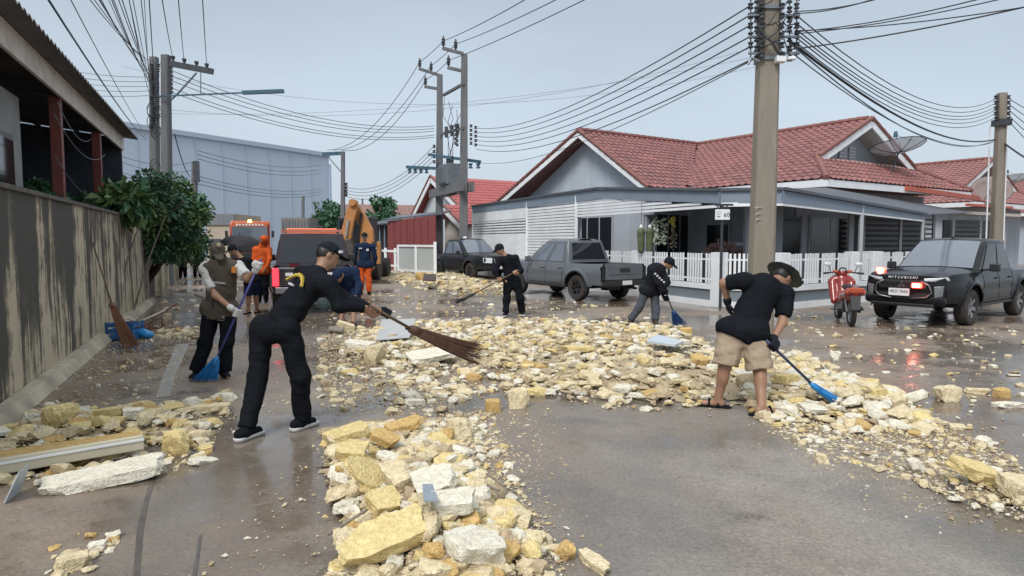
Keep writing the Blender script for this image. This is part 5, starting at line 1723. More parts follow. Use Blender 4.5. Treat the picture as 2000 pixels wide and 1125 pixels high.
# -- motorbike, tail to the viewer
M_MRED = mat('red_motorbike_plastic', (.26, .020, .014), .25, coat=.7, var=.1)
M_MORG = mat('amber_red_lens', (.42, .07, .02), .15, coat=.6, var=.1)
mb = G(1662, 638); fdir = V(.27, .96, 0).normalized()
bike = empty('motorbike', (mb.x, mb.y, 0), 'red motorbike standing beside the fence left of the flashing pickup', 'motorbike', rz=math.atan2(fdir.y, fdir.x))
def BK(q, name, m, parent=bike, **k): return q.build(name, m, parent, local=True, **k)
for x, nm in ((.0, 'rear'), (1.24, 'front')):
    q = MB(); q.lathe([(.20, -.04), (.26, -.045), (.285, 0), (.26, .045), (.20, .04)], (x, 0, .285), 'y', 26); w_ = BK(q, 'wheel', M_TYRE, smooth='auto')
    q = MB(); q.lathe([(.20, -.03), (.17, 0), (.20, .03)], (x, 0, .285), 'y', 20)
    for k in range(6):
        a = math.pi * k / 3; q.bar((x, 0, .285), (x + .19 * math.cos(a), 0, .285 + .19 * math.sin(a)), .02, .03, up=(0, 1, 0))
    BK(q, 'rim', M_RIMS, w_)
s_ = SDF(.05)
s_.cap((.05, 0, .60), (.55, 0, .56), .13, .13, (0, 0, 1), .9); s_.cap((-.22, 0, .68), (.05, 0, .60), .11, .13); s_.cap((.55, 0, .48), (.92, 0, .52), .13, .09); s_.cap((.92, 0, .55), (1.05, 0, .92), .11, .095); s_.cap((.82, .17, .42), (1.03, .18, .80), .06, .085); s_.cap((.82, -.17, .42), (1.03, -.18, .80), .06, .085); s_.cap((1.04, .12, .86), (1.04, -.12, .86), .08, .08)
np_mesh('fairing', [s_.mesh(.018)], M_MRED, bike, (0, 0, 0))
s_ = SDF(.03); s_.cap((-.20, 0, .70), (-.02, 0, .66), .10, .13, (0, 0, 1), .62); s_.cap((-.24, .11, .69), (-.24, -.11, .69), .075, .075); s_.cap((-.1, .1, .64), (.25, .12, .60), .06, .05); s_.cap((-.1, -.1, .64), (.25, -.12, .60), .06, .05)
np_mesh('tail_cowl', [s_.mesh(.014)], M_MRED, bike, (0, 0, 0))
q = MB(); q.box((-.315, 0, .72), (.06, .24, .10)); BK(q, 'tail_lamp', M_MORG, bev=.02)
for s in (-1, 1):
    q = MB(); q.box((-.27, s * .14, .68), (.08, .07, .06)); BK(q, 'indicator', M_MORG, bev=.02)
s_ = SDF(.03); s_.cap((-.12, 0, .77), (.42, 0, .74), .10, .11, (0, 0, 1), .5)
np_mesh('seat', [s_.mesh(.015)], M_BLKPL, bike, (0, 0, 0))
q = MB(); q.tube([(-.28, .11, .80), (-.36, .0, .80), (-.28, -.11, .80)], .013, 6); BK(q, 'grab_rail', M_RIMS, smooth=True)
q = MB(); q.slab([(-.30, -.09, .62), (-.30, .09, .62), (-.38, .07, .36), (-.38, -.07, .36)], (.02, 0, 0)); BK(q, 'rear_mudguard', M_BLKPL)
q = MB(); q.tube([(.0, -.12, .30), (-.05, -.14, .36), (.35, -.14, .33)], .045, 8); BK(q, 'exhaust', M_BLKPL, smooth=True)
q = MB(); q.box((.45, 0, .36), (.5, .24, .22)); BK(q, 'engine', M_RIMD, bev=.04)
for s in (-1, 1):
    q = MB(); q.tube([(0, s * .08, .29), (.12, s * .1, .58)], .02, 7); BK(q, 'shock_absorber', M_RIMS)
    q = MB(); q.tube([(1.24, s * .07, .29), (1.06, s * .07, .72)], .022, 7); BK(q, 'fork', M_RIMS)
    q = MB(); q.tube([(.38, s * .12, .3), (.38, s * .30, .3)], .018, 6); BK(q, 'footpeg', M_BLKPL)
    q = MB(); q.tube([(1.0, 0, .99), (.98, s * .16, 1.0), (.90, s * .34, .99)], .016, 6); BK(q, 'handlebar', M_BLKPL, smooth=True)
    q = MB(); q.tube([(.93, s * .27, .99), (.84, s * .37, .985)], .021, 7); BK(q, 'grip', M_BLKPL)
    q = MB(); q.box((.96, s * .13, 1.02), (.09, .1, .06)); BK(q, 'switch_pod', M_MORG, bev=.02)
    q = MB(); q.tube([(.94, s * .22, 1.0), (.92, s * .27, 1.14)], .008, 5); mi_ = BK(q, 'mirror', M_BLKPL)
    q = MB(); q.ball((.91, s * .29, 1.17), (.02, .075, .042), 12, 8); BK(q, 'mirror_glass', M_LAMPC, mi_, smooth=True)
q = MB(); q.ball((1.03, 0, .98), (.10, .11, .09), 12, 8); BK(q, 'headlamp_cowl', M_MRED, smooth=True)
q = MB(); q.tube([(.95, .065 * math.cos(a), 1.05 + .05 * math.sin(a)) for a in [k * math.pi / 6 for k in range(13)]], .012, 6); BK(q, 'dial_rim', M_BLKPL, smooth=True)
q = MB(); q.box((.965, 0, 1.05), (.01, .1, .07)); BK(q, 'dial', M_LAMPC)
# ------------------------------------------------------------------ people and their brooms
M_SKIN = mat('tan_skin', (.30, .165, .105), .55, var=.10, scale=9)
M_SKIN2 = mat('light_tan_skin', (.40, .235, .16), .55, var=.10, scale=9)
M_HAIR = mat('black_hair', (.012, .011, .011), .5, var=.3, scale=40)
def cloth(name, col, rough=.85, var=.16):
    return mat(name, col, rough, var=var, scale=10, bump=.75, bscale=20, spec=.06)
C_BLACK = cloth('black_cloth', (.010, .0115, .0155))
C_BLACK2 = cloth('soft_black_cloth', (.016, .018, .024))
C_NAVY = cloth('navy_cloth', (.016, .027, .062))
C_OLIVE = cloth('brown_olive_vest', (.085, .072, .060))
C_WHITE = cloth('off_white_cloth', (.50, .50, .49))
C_ORANGE = cloth('orange_rainwear', (.62, .11, .025), .6)
C_KHAKI = cloth('khaki_cloth', (.36, .285, .21))
C_GREY = cloth('grey_trouser_cloth', (.075, .085, .105))
C_GLOVEW = cloth('white_glove', (.55, .55, .54))
M_SOLE = mat('white_rubber_sole', (.55, .55, .55), .6, var=.15, scale=20)
M_BOOT = mat('brown_boot', (.045, .028, .02), .6, var=.2)
M_YEL = mat('yellow_print', (.55, .40, .07), .7)
M_WPRINT = mat('white_print', (.60, .62, .64), .7)

def npv(v): return np.array([v[0], v[1], v[2]], float)

def hand_prims(c, axis, wrist, s, r=.016, side=1):
    """palm and five fingers closed round a rod through c along axis"""
    q = SDF(.010)
    a = Vector(axis).normalized()
    w = Vector(c) - Vector(wrist); w = w - a * w.dot(a)
    if w.length < 1e-3: w = a.orthogonal()
    w.normalize()
    n = a.cross(w).normalized() * side
    c = Vector(c)
    palm0 = c - n * (r + .014) * s - w * .045 * s
    palm1 = c - n * (r + .014) * s + w * .018 * s
    for o in (-.026, 0, .026):
        q.cap(palm0 + a * o * .8 * s, palm1 + a * o * s, .017 * s, .0155 * s)
    q.cap(Vector(wrist), palm0, .026 * s, .022 * s)
    R_ = (r + .011) * s
    for i, (o, L) in enumerate(((-.033, .82), (-.011, .95), (.011, 1.0), (.033, .9))):
        pts = [palm1 + a * o * s]
        for t in (40, 95, 150, 205 * L):
            an = rad(t)
            pts.append(c + a * o * 1.02 * s + (-n * math.cos(an) + w * math.sin(an)) * R_ * (1.15 if t < 60 else 1.0))
        for k in range(len(pts) - 1):
            q.cap(pts[k], pts[k + 1], (.0105 - .0008 * k) * s, (.0100 - .0008 * k) * s, k=.004)
    b = palm0 + a * .034 * s + w * .012 * s
    q.cap(b, c + a * .044 * s - w * R_ * .75, .0135 * s, .0115 * s, k=.006)
    q.cap(c + a * .044 * s - w * R_ * .75, c + a * .034 * s + n * R_ * 1.05, .0112 * s, .0095 * s, k=.004)
    return q

def relaxed_hand(wrist, d, s, palm_n, thumb_side):
    q = SDF(.010)
    d = Vector(d).normalized(); n = Vector(palm_n); n = (n - d * n.dot(d)).normalized(); a = d.cross(n).normalized() * thumb_side
    w = Vector(wrist)
    for o in (-.024, 0, .024): q.cap(w + d * .02 * s + a * o * .6 * s, w + d * .085 * s + a * o * s, .017 * s, .015 * s)
    q.cap(w, w + d * .03 * s, .026 * s, .022 * s)
    for o, L in ((-.033, .072), (-.011, .086), (.011, .092), (.033, .082)):
        p = w + d * .088 * s + a * o * s
        p1 = p + (d * .9 + n * .35) * L * .5 * s; p2 = p1 + (d * .6 + n * .75) * L * .5 * s
        q.cap(p, p1, .0105 * s, .0095 * s, k=.004); q.cap(p1, p2, .0095 * s, .008 * s, k=.004)
    t0 = w + d * .03 * s + a * .028 * s; t1 = t0 + (d * .6 + a * .6 + n * .3) * .045 * s
    q.cap(t0, t1, .0135 * s, .0115 * s, k=.006); q.cap(t1, t1 + (d * .9 + n * .4) * .032 * s, .011 * s, .009 * s, k=.004)
    return q

def person(label, J, face, s=1.0, up=None, top=None, sleeve='long', legs='long', bottom=None, skin=M_SKIN, shoe=None, sole=None, sandals=False,
           cap=None, hair=True, vest=None, grips=(), gloves=(), h=.014, seed=1, mask=None, feet=None, tuck=False, shirt_len=.0, hood=None, hat=None, capdir=None, bulk=1.0):
    """J: joints as (pixel x, pixel y, distance); feet: ((heel px, py),(toe px, py)) on the ground, left-in-picture first"""
    j = {k: at(*v) for k, v in J.items()}
    fts = []
    for (hx, hy), (tx, ty) in feet:
        a, b = G(hx, hy), G(tx, ty)
        d = (b - a); d.z = 0
        d = d.normalized() if d.length > .02 else V(0, -1, 0)
        fts.append((a, d))
    for k, (a, d) in zip(('an0', 'an1'), fts): j[k] = a + d * .045 * s + V(0, 0, .085 * s)
    for k in ('0', '1'):
        if 'kn' + k not in j: j['kn' + k] = j['hip' + k].lerp(j['an' + k], .5) + V(0, -.02, 0)
    base = (fts[0][0] + fts[1][0]) / 2
    root = empty('person', (base.x, base.y, 0), label, 'person')
    off = npv(root.location)
    f = Vector(face).normalized()
    hdv = j['head']
    upv = Vector(up) if up else (hdv - j['neck'])
    upv = (upv - f * upv.dot(f)).normalized()
    sidev = upv.cross(f).normalized()
    Mh = np.stack([npv(sidev), npv(f), npv(upv)], 1)
    lat = j['sh1'] - j['sh0']
    pel = (j['hip0'] + j['hip1']) / 2; chest = (j['sh0'] + j['sh1']) / 2
    spine = (chest - pel)
    fwd = lat.cross(spine).normalized()
    spn = spine.normalized()
    nk = chest + spn * .035 * s
    # ---- body: one continuous surface
    q = SDF(.03 * s)
    q.ell(hdv + upv * .012 * s, (.074 * s, .094 * s, .108 * s), Mh)
    q.ell(hdv + f * .026 * s - upv * .052 * s, (.056 * s, .064 * s, .066 * s), Mh)
    q.cap(nk, hdv - upv * .05 * s - f * .012 * s, .056 * s, .052 * s)
    q.cap(hdv + f * .088 * s + upv * .012 * s, hdv + f * .108 * s - upv * .022 * s, .010 * s, .015 * s, k=.012)
    q.cap(hdv + f * .080 * s - upv * .062 * s - sidev * .018 * s, hdv + f * .080 * s - upv * .062 * s + sidev * .018 * s, .012 * s, .012 * s, k=.008)
    q.cap(hdv + f * .078 * s + upv * .022 * s - sidev * .04 * s, hdv + f * .078 * s + upv * .022 * s + sidev * .04 * s, .013 * s, .013 * s, k=.015)
    for e in (-1, 1): q.ell(hdv + sidev * .076 * s * e - upv * .008 * s - f * .01 * s, (.012 * s, .022 * s, .032 * s), Mh, k=.01)
    mid_t = pel.lerp(chest, .45)
    q.cap(pel, mid_t, .125 * s, .128 * s, fwd, .74); q.cap(mid_t, chest - spn * .05 * s, .132 * s, .145 * s, fwd, .70)
    q.cap(j['sh0'], j['sh1'], .058 * s, .058 * s)
    q.cap(j['hip0'], j['hip1'], .098 * s, .098 * s, k=.05)
    for k in ('0', '1'):
        q.cap(j['sh' + k], j['el' + k], .052 * s, .041 * s); q.cap(j['el' + k], j['wr' + k], .041 * s, .028 * s)
        q.cap(j['hip' + k], j['kn' + k], .086 * s, .056 * s); q.cap(j['kn' + k], j['an' + k], .054 * s, .038 * s)
        calf = j['kn' + k].lerp(j['an' + k], .3); q.ell(calf, (.052 * s, .058 * s, .09 * s))
        d = fts[int(k)][1]
        q.cap(j['an' + k] - V(0, 0, .04 * s) - d * .03 * s, j['an' + k] - V(0, 0, .055 * s) + d * .13 * s, .036 * s, .030 * s)
    pieces = [q.mesh(h)]
    # hands
    gl = {}
    for k in ('0', '1'):
        g = [x for x in grips if x[0] == k]
        if g:
            hq = hand_prims(g[0][1], g[0][2], j['wr' + k], s * 1.05, side=g[0][3] if len(g[0]) > 3 else 1)
        else:
            hq = relaxed_hand(j['wr' + k], j['wr' + k] - j['el' + k], s * 1.0, -lat if k == '1' else lat, 1 if k == '0' else -1)
        mm = dict(gloves).get(k)
        if mm:
            for i, p in enumerate(hq.p):
                if p[0] == 'c': hq.p[i] = p[:3] + (p[3] * 1.16, p[4] * 1.16) + p[5:]
            hq.cap(j['wr' + k].lerp(j['el' + k], .10), j['wr' + k], .040 * s, .036 * s)
            np_mesh('glove', [hq.mesh(.0065)], mm, root, off)
        else:
            pieces.append(hq.mesh(.0055))
    np_mesh('body', pieces, skin, root, off)
    # eyes and mouth
    q = MB()
    for e in (-1, 1): q.ball(hdv + f * .083 * s + sidev * .031 * s * e + upv * .006 * s, .010 * s, 8, 6)
    q.build('eyes', mat('dark_eye', (.02, .015, .012), .2), root, smooth=True)
    # trousers / shorts
    q = SDF(.035 * s); B = bulk
    low = pel + spn * (.07 if tuck else (-.02 - shirt_len)) * s
    hc = () if tuck else ((npv(low + spn * .035 * s), npv(spn)),)
    q.cap(j['hip0'], j['hip1'], .112 * s * B, .112 * s * B, fwd, .85, cuts=hc); q.cap(pel - spn * .02 * s, pel + spn * (.12 if tuck else .02) * s, .132 * s * B, (.142 if tuck else .130) * s * B, fwd, .82, cuts=hc if not tuck else ((npv(pel + spn * .125 * s), npv(spn)),))
    for k in ('0', '1'):
        hp, kn, an = j['hip' + k], j['kn' + k], j['an' + k]
        if legs == 'long':
            q.cap(hp, kn, .103 * s * B, .080 * s * B)
            end = kn.lerp(an, .97); cut = (npv(end), npv(an - kn))
            q.cap(kn, an, .082 * s * B, .074 * s * B, cuts=(cut,))
        else:
            end = hp.lerp(kn, legs); cut = (npv(end), npv(kn - hp))
            q.cap(hp, hp.lerp(kn, min(1, legs + .15)), .108 * s * B, .116 * s * B, cuts=(cut,))
    np_mesh('trousers' if legs == 'long' else 'shorts', [q.mesh(h, .0055 * s, seed)], bottom, root, off)
    # top
    q = SDF(.045 * s)
    hem = (npv(low), npv(-spn))
    q.cap(low - spn * (0 if tuck else .06) * s, mid_t, (.136 if tuck else .146) * s * B, .146 * s * B, fwd, .84, cuts=(hem,)); q.cap(mid_t, chest - spn * .04 * s, .150 * s * B, .162 * s * B, fwd, .74)
    if not tuck and not vest: q.cap(j['hip0'], j['hip1'], .142 * s * B, .142 * s * B, fwd, .98, cuts=(hem,), k=.025)
    q.cap(j['sh0'], j['sh1'], .073 * s, .073 * s); q.cap(chest, nk, .075 * s, .066 * s)
    for k in ('0', '1'):
        sh, el, wr = j['sh' + k], j['el' + k], j['wr' + k]
        if sleeve == 'long':
            q.cap(sh, el, .072 * s, .060 * s)
            end = el.lerp(wr, .95); q.cap(el, wr, .058 * s, .046 * s, cuts=((npv(end), npv(wr - el)),))
        elif sleeve == 'short':
            end = sh.lerp(el, .80); q.cap(sh, el, .076 * s, .074 * s, cuts=((npv(end), npv(el - sh)),))
        elif sleeve == 'rolled':
            q.cap(sh, el, .072 * s, .060 * s); end = el.lerp(wr, .5); q.cap(el, wr, .058 * s, .05 * s, cuts=((npv(end), npv(wr - el)),))
    shirt = np_mesh('shirt', [q.mesh(h, .0055 * s, seed + 5)], top, root, off)
    if vest:
        q = SDF(.04 * s)
        q.cap(low - spn * .08 * s, mid_t, .158 * s * B, .164 * s * B, fwd, .86, cuts=(hem,)); q.cap(mid_t, chest - spn * .03 * s, .166 * s * B, .172 * s * B, fwd, .80)
        q.cap(j['hip0'], j['hip1'], .126 * s * B, .126 * s * B, fwd, .98, cuts=(hem,), k=.02)
        a, b = j['sh0'].lerp(j['sh1'], .06), j['sh0'].lerp(j['sh1'], .94); q.cap(a, b, .086 * s, .086 * s)
        np_mesh('vest', [q.mesh(h, .003 * s, seed + 9)], vest, root, off)
    # head wear
    if hair:
        q = SDF(.02)
        q.ell(hdv + upv * .026 * s - f * .012 * s, (.082 * s, .098 * s, .103 * s), Mh, cuts=((npv(hdv + f * .045 * s + upv * .03 * s), npv(f * .8 - upv * .6)),))
        np_mesh('hair', [q.mesh(.011)], M_HAIR, root, off)
    if cap:
        q = SDF(.015)
        cdn = npv(-upv)
        q.ell(hdv + upv * .035 * s - f * .004 * s, (.088 * s, .105 * s, .098 * s), Mh, cuts=((npv(hdv + upv * .032 * s), cdn),))
        q.cap(hdv + upv * .042 * s + f * .06 * s, hdv + upv * .030 * s + f * .150 * s, .070 * s, .055 * s, upv, .16)
        np_mesh('cap', [q.mesh(.010)], cap, root, off)
    if hat:
        q = SDF(.02)
        q.ell(hdv + upv * .050 * s, (.092 * s, .108 * s, .088 * s), Mh, cuts=((npv(hdv + upv * .04 * s), npv(-upv)),))
        q.cap(hdv + upv * .052 * s - f * .02 * s, hdv + upv * .038 * s + f * .05 * s, .165 * s, .165 * s, upv, .075)
        np_mesh('brimmed_hat', [q.mesh(.010)], hat, root, off)
    if hood:
        q = SDF(.03)
        q.ell(hdv + upv * .01 * s - f * .015 * s, (.105 * s, .125 * s, .14 * s), Mh, cuts=((npv(hdv + f * .06 * s), npv(f)),)); q.cap(hdv - upv * .08 * s - f * .02 * s, nk, .10 * s, .11 * s)
        np_mesh('hood', [q.mesh(.012)], hood, root, off)
    if mask:
        q = SDF(.02)
        q.ell(hdv + f * .02 * s - upv * .045 * s, (.078 * s, .092 * s, .088 * s), Mh, cuts=((npv(hdv - upv * .005 * s), npv(upv)),)); q.cap(nk, hdv - upv * .08 * s, .066 * s, .064 * s)
        np_mesh('face_mask', [q.mesh(.011)], mask, root, off)
    # footwear
    for i, (a, d) in enumerate(fts):
        sd_ = V(-d.y, d.x, 0)
        heel, toe = a - d * .035 * s, a + d * .185 * s
        if sandals:
            q = SDF(.01)
            q.cap(heel + V(0, 0, .015), toe + V(0, 0, .015), .046 * s, .050 * s, V(0, 0, 1), .32)
            for t in (.35, .72): q.cap(heel.lerp(toe, t) + sd_ * .045 * s + V(0, 0, .03), heel.lerp(toe, t) + V(0, 0, .078 * s), .012, .013, k=.005); q.cap(heel.lerp(toe, t) - sd_ * .045 * s + V(0, 0, .03), heel.lerp(toe, t) + V(0, 0, .078 * s), .012, .013, k=.005)
            np_mesh('sandal', [q.mesh(.009)], shoe, root, off)
        else:
            q = SDF(.03)
            q.cap(heel + V(0, 0, .055 * s), toe + V(0, 0, .040 * s) - d * .02, .047 * s, .038 * s, V(0, 0, 1), 1.0); q.cap(j['an' + str(i)] + V(0, 0, .02), heel + V(0, 0, .05) + d * .04, .046 * s, .05 * s)
            np_mesh('shoe', [q.mesh(.010, glob=((npv(a + V(0, 0, .012)), (0, 0, -1)),))], shoe, root, off)
            if sole:
                q = SDF(.0); q.cap(heel + V(0, 0, .03), toe + V(0, 0, .03), .052 * s, .047 * s, V(0, 0, 1), 1.0)
                np_mesh('sole', [q.mesh(.008, glob=((npv(a + V(0, 0, .036)), (0, 0, 1)), (npv(a + V(0, 0, .001)), (0, 0, -1))))], sole, root, off)
    return root, j, dict(fwd=fwd, spn=spn, chest=chest, pel=pel, lat=lat, off=off, f=f, up=upv, hd=hdv)

def patch_on(root, name, c, nrm, upv, w, h_, m, th=.006):
    nrm = Vector(nrm).normalized(); upv = Vector(upv); upv = (upv - nrm * upv.dot(nrm)).normalized(); x = upv.cross(nrm)
    q = MB(); c = Vector(c)
    q.slab([c - x * w / 2 - upv * h_ / 2, c + x * w / 2 - upv * h_ / 2, c + x * w / 2 + upv * h_ / 2, c - x * w / 2 + upv * h_ / 2], nrm * th)
    return q.build(name, m, root)

# ---- brooms
M_BAMBOO = mat('dark_bamboo', (.10, .065, .04), .6, var=.25)
M_COCO = mat('brown_palm_ribs', (.095, .045, .028), .8, var=.4, scale=20)
M_BLUEP = mat('bright_blue_plastic', (.02, .20, .50), .45, var=.15, scale=12)
M_BLUED = mat('dark_blue_plastic', (.012, .045, .13), .5, var=.15, scale=12)
M_PURPLE = mat('violet_blue_handle', (.055, .06, .24), .4, var=.15)
M_HBLK = mat('dark_blue_handle', (.02, .035, .09), .4, var=.15)
def broom(label, a, b, c, r, spread, mh, mb, ns=130, brush_r=.03, seed=3, flat=None, strand=.0035, collar=None, ragged=.25, group='brooms'):
    """handle a->b, bristles fanning b->c"""
    rg = random.Random(seed)
    a, b, c = Vector(a), Vector(b), Vector(c)
    root = empty('broom', (c.x, c.y, 0), label, 'broom', group)
    q = MB(); q.tube([a, a.lerp(b, .5), b], r, 8); q.build('handle', mh, root, smooth=True)
    d = (c - b).normalized(); L = (c - b).length
    x = Vector(flat).normalized() if flat else d.orthogonal().normalized()
    x = (x - d * x.dot(d)).normalized(); y = d.cross(x).normalized()
    q = MB()
    for k in range(ns):
        t, tt = rg.uniform(-1, 1), rg.uniform(-1, 1)
        p0 = b - d * .03 + x * t * brush_r + y * tt * brush_r * .6
        le = L * rg.uniform(1 - ragged, 1.0 + ragged * .25)
        p2 = b + d * le + x * t * spread * le / L + y * tt * spread * .28
        if p2.z < .012: p2.z = rg.uniform(.006, .03)
        pm = p0.lerp(p2, .55) + V(0, 0, -.012)
        q.tube([p0, pm, p2], [strand * 1.3, strand, strand * .5], 4, cap=False)
    q.build('bristles', mb, root, clean=False)
    q = MB(); q.tube([b - d * .07, b, b + d * .06], [r * 1.3, brush_r * 1.1, brush_r * 1.35], 10); q.build('collar', collar or mb, root, smooth=True)
    if flat is not None and collar is None:
        pass
    return root

# A: man in black bending with a palm-rib broom
YA = 5.6
A_h0, A_h1 = at(733, 605, YA + .18), at(752, 612, YA + .30)
ax_ = (at(800, 640, YA + .42) - at(748, 612, YA + .28)).normalized()
A_, jA, xA = person('man in black cap and overalls seen from behind, bending over a palm broom', dict(
    head=(640, 500, YA + .28), neck=(616, 520, YA + .2), sh0=(590, 535, YA + .33), sh1=(640, 556, YA - .02), el0=(668, 580, YA + .42), wr0=(728, 606, YA + .36), el1=(664, 598, YA - .04), wr1=(714, 602, YA + .12),
    hip0=(513, 640, YA + .09), hip1=(562, 642, YA - .02), kn0=(503, 735, YA + .0), kn1=(586, 734, YA + .02)),
    face=(.80, .45, -.38), s=1.0, top=C_BLACK, bottom=C_BLACK, cap=C_BLACK2, shoe=C_BLACK, sole=M_SOLE, feet=(((475, 860), (498, 852)), ((583, 840), (625, 826))),
    grips=(('1', A_h0, ax_), ('0', A_h1, ax_)), gloves=(('0', C_BLACK2),), h=.012, seed=2, tuck=True, bulk=1.0)
broom('palm rib broom swept out by the man in black', at(722, 597, YA + .10), at(806, 644, YA + .46), at(935, 692, YA + .75), .014, .105, M_BAMBOO, M_COCO, 230, .03, 4, flat=(0, .4, 1), strand=.0028, group=None)
# arched lettering on his back
bk_ = -xA['fwd'] if xA['fwd'].y > 0 else xA['fwd']
cA = xA['chest'].lerp(xA['pel'], .18); sA = xA['spn']; lA = xA['lat'].normalized()
for k in range(13):
    t = (k - 6) / 6
    c = cA + lA * (t * .135) + sA * (.05 - .075 * t * t) + bk_ * .118
    patch_on(A_, 'back_lettering', c, bk_, sA - lA * t * .6, .014 if k % 3 else .019, .026 + .008 * (k % 2), M_YEL, .02)
for k in range(4):
    patch_on(A_, 'back_lettering', cA + lA * (-.05 + k * .02) - sA * .055 + bk_ * .118, bk_, sA, .013, .018, M_WPRINT, .02)
patch_on(A_, 'cap_badge', at(664, 492, YA + .17), (.9, -.4, .1), (0, 0, 1), .035, .022, M_WPRINT, .02)

# B: man in the brown vest
YV = 7.95
Bg0, Bg1 = at(462, 611, YV - .28), at(506, 518, YV - .25)
axB = (at(420, 708, YV - .25) - at(506, 515, YV - .25)).normalized()
B_, jB, xB = person('man in brown vest and white gloves pushing a blue broom by the wall', dict(
    head=(426, 493, YV - .05), neck=(430, 512, YV), sh0=(404, 525, YV + .02), sh1=(464, 522, YV - .05), el0=(421, 577, YV - .16), wr0=(453, 603, YV - .26), el1=(484, 545, YV - .18), wr1=(500, 527, YV - .25),
    hip0=(412, 602, YV), hip1=(448, 604, YV), kn0=(402, 668, YV - .03), kn1=(443, 668, YV - .03)),
    face=(.45, -.70, -.55), s=1.0, top=C_WHITE, sleeve='short', vest=C_OLIVE, bottom=C_BLACK, cap=C_OLIVE, mask=C_BLACK2, shoe=C_BLACK2, feet=(((388, 738), (374, 744)), ((437, 736), (448, 743))),
    grips=(('0', Bg0, axB), ('1', Bg1, axB, -1)), gloves=(('0', C_GLOVEW), ('1', C_GLOVEW)), seed=12, shirt_len=.10, bulk=1.04)
broom('blue fan broom with violet handle held by the man in the vest', at(510, 506, YV - .25), at(421, 706, YV - .25), at(402, 757, YV - .22), .013, .15, M_PURPLE, M_BLUEP, 170, .03, 6, flat=(1, 0, 0), strand=.005)
fB = xB['fwd'] if xB['fwd'].y < 0 else -xB['fwd']
cB = xB['chest']; sB = xB['spn']; lB = xB['lat'].normalized()
patch_on(B_, 'orange_badge', at(458, 527, YV - .155), fB, sB, .055, .07, mat('orange_badge', (.55, .20, .04), .6), .02)
patch_on(B_, 'name_tape', at(421, 533, YV - .12), fB, sB, .08, .022, M_WPRINT, .02)
patch_on(B_, 'reflective_band', cB - sB * .16 + fB * .128, fB, sB, .28, .022, mat('grey_reflective_band', (.33, .32, .30), .5), .015)
q = MB(); c_ = at(427, 479, YV - .17); q.ball(c_, (.03, .015, .028), 10, 8); q.build('cap_badge', mat('dull_gold_badge', (.28, .26, .16), .5), B_, smooth=True)
q = MB(); q.bar(cB - sB * .02 + fB * .136, cB - sB * .46 + fB * .142, .008, .012, up=lB); q.build('zip', C_BLACK, B_)

# C: man behind the vest, black shirt and shorts
YC = 14.9
person('man in black shirt and shorts stooping behind the man in the vest', dict(
    head=(455, 488, YC - .1), neck=(468, 500, YC), sh0=(466, 512, YC - .15), sh1=(486, 510, YC + .15), el0=(464, 534, YC - .2), wr0=(458, 552, YC - .25), el1=(488, 534, YC + .2), wr1=(480, 553, YC + .1),
    hip0=(488, 552, YC - .08), hip1=(499, 552, YC + .08)), face=(-.75, -.3, -.5), s=1.0, top=C_BLACK, sleeve='short', legs=.85, bottom=C_NAVY, cap=C_BLACK2, skin=M_SKIN2, shoe=C_BLACK, sandals=True,
    feet=(((487, 612), (478, 614)), ((503, 610), (497, 613))), h=.02, seed=20)
# F: orange raincoat
YO = 17.5
person('figure in a bright orange hooded raincoat left of the rescue pickup', dict(
    head=(515, 470, YO - .1), neck=(512, 482, YO), sh0=(499, 487, YO), sh1=(525, 487, YO), el0=(496, 507, YO - .1), wr0=(502, 524, YO - .2), el1=(527, 507, YO - .1), wr1=(520, 524, YO - .2),
    hip0=(507, 527, YO), hip1=(519, 527, YO)), face=(-.6, -.6, -.5), s=1.0, top=C_ORANGE, bottom=C_BLACK2, hood=C_ORANGE, hair=False, shoe=C_BLACK, feet=(((507, 591), (503, 594)), ((520, 591), (517, 594))), h=.02, seed=24, shirt_len=.1)
# D: navy jacket, stooping behind the man in black
YD_ = 13.2
person('person in navy jacket stooping behind the man in black', dict(
    head=(660, 540, YD_ - .3), neck=(668, 530, YD_ - .15), sh0=(660, 535, YD_ - .15), sh1=(694, 530, YD_ - .1), el0=(655, 560, YD_ - .3), wr0=(662, 582, YD_ - .35), el1=(702, 558, YD_ - .15), wr1=(694, 580, YD_ - .35),
    hip0=(673, 566, YD_ + .1), hip1=(693, 566, YD_ + .08)), face=(-.3, -.6, -.8), up=(-.2, -.7, .5), s=1.08, top=C_NAVY, legs=.7, bottom=C_NAVY, cap=C_NAVY, shoe=C_BLACK, sandals=True,
    feet=(((668, 634), (662, 637)), ((691, 636), (686, 640))), h=.018, seed=28, shirt_len=.1)
# E: orange trousers, standing
YE = 20.2
E_, jE, xE = person('man standing in navy jacket and bright orange trousers by the digger', dict(
    head=(712, 463, YE), neck=(712, 474, YE), sh0=(697, 481, YE), sh1=(728, 481, YE), el0=(692, 503, YE + .03), wr0=(695, 519, YE + .1), el1=(733, 503, YE + .03), wr1=(731, 519, YE + .1),
    hip0=(706, 517, YE), hip1=(719, 517, YE), kn0=(706, 546, YE - .02), kn1=(720, 546, YE - .02)), face=(.05, -1, -.08), s=1.06, top=C_NAVY, bottom=C_ORANGE, cap=C_BLACK2, skin=M_SKIN2, shoe=C_BLACK, feet=(((705, 576), (703, 580)), ((721, 576), (723, 580))), h=.018, seed=31, shirt_len=.06)
patch_on(E_, 'chest_badge', at(718, 488, YE - .135), (0, -1, 0), (0, 0, 1), .07, .07, M_WPRINT, .02); patch_on(E_, 'name_tape', at(704, 485, YE - .135), (0, -1, 0), (0, 0, 1), .10, .03, M_WPRINT, .02)
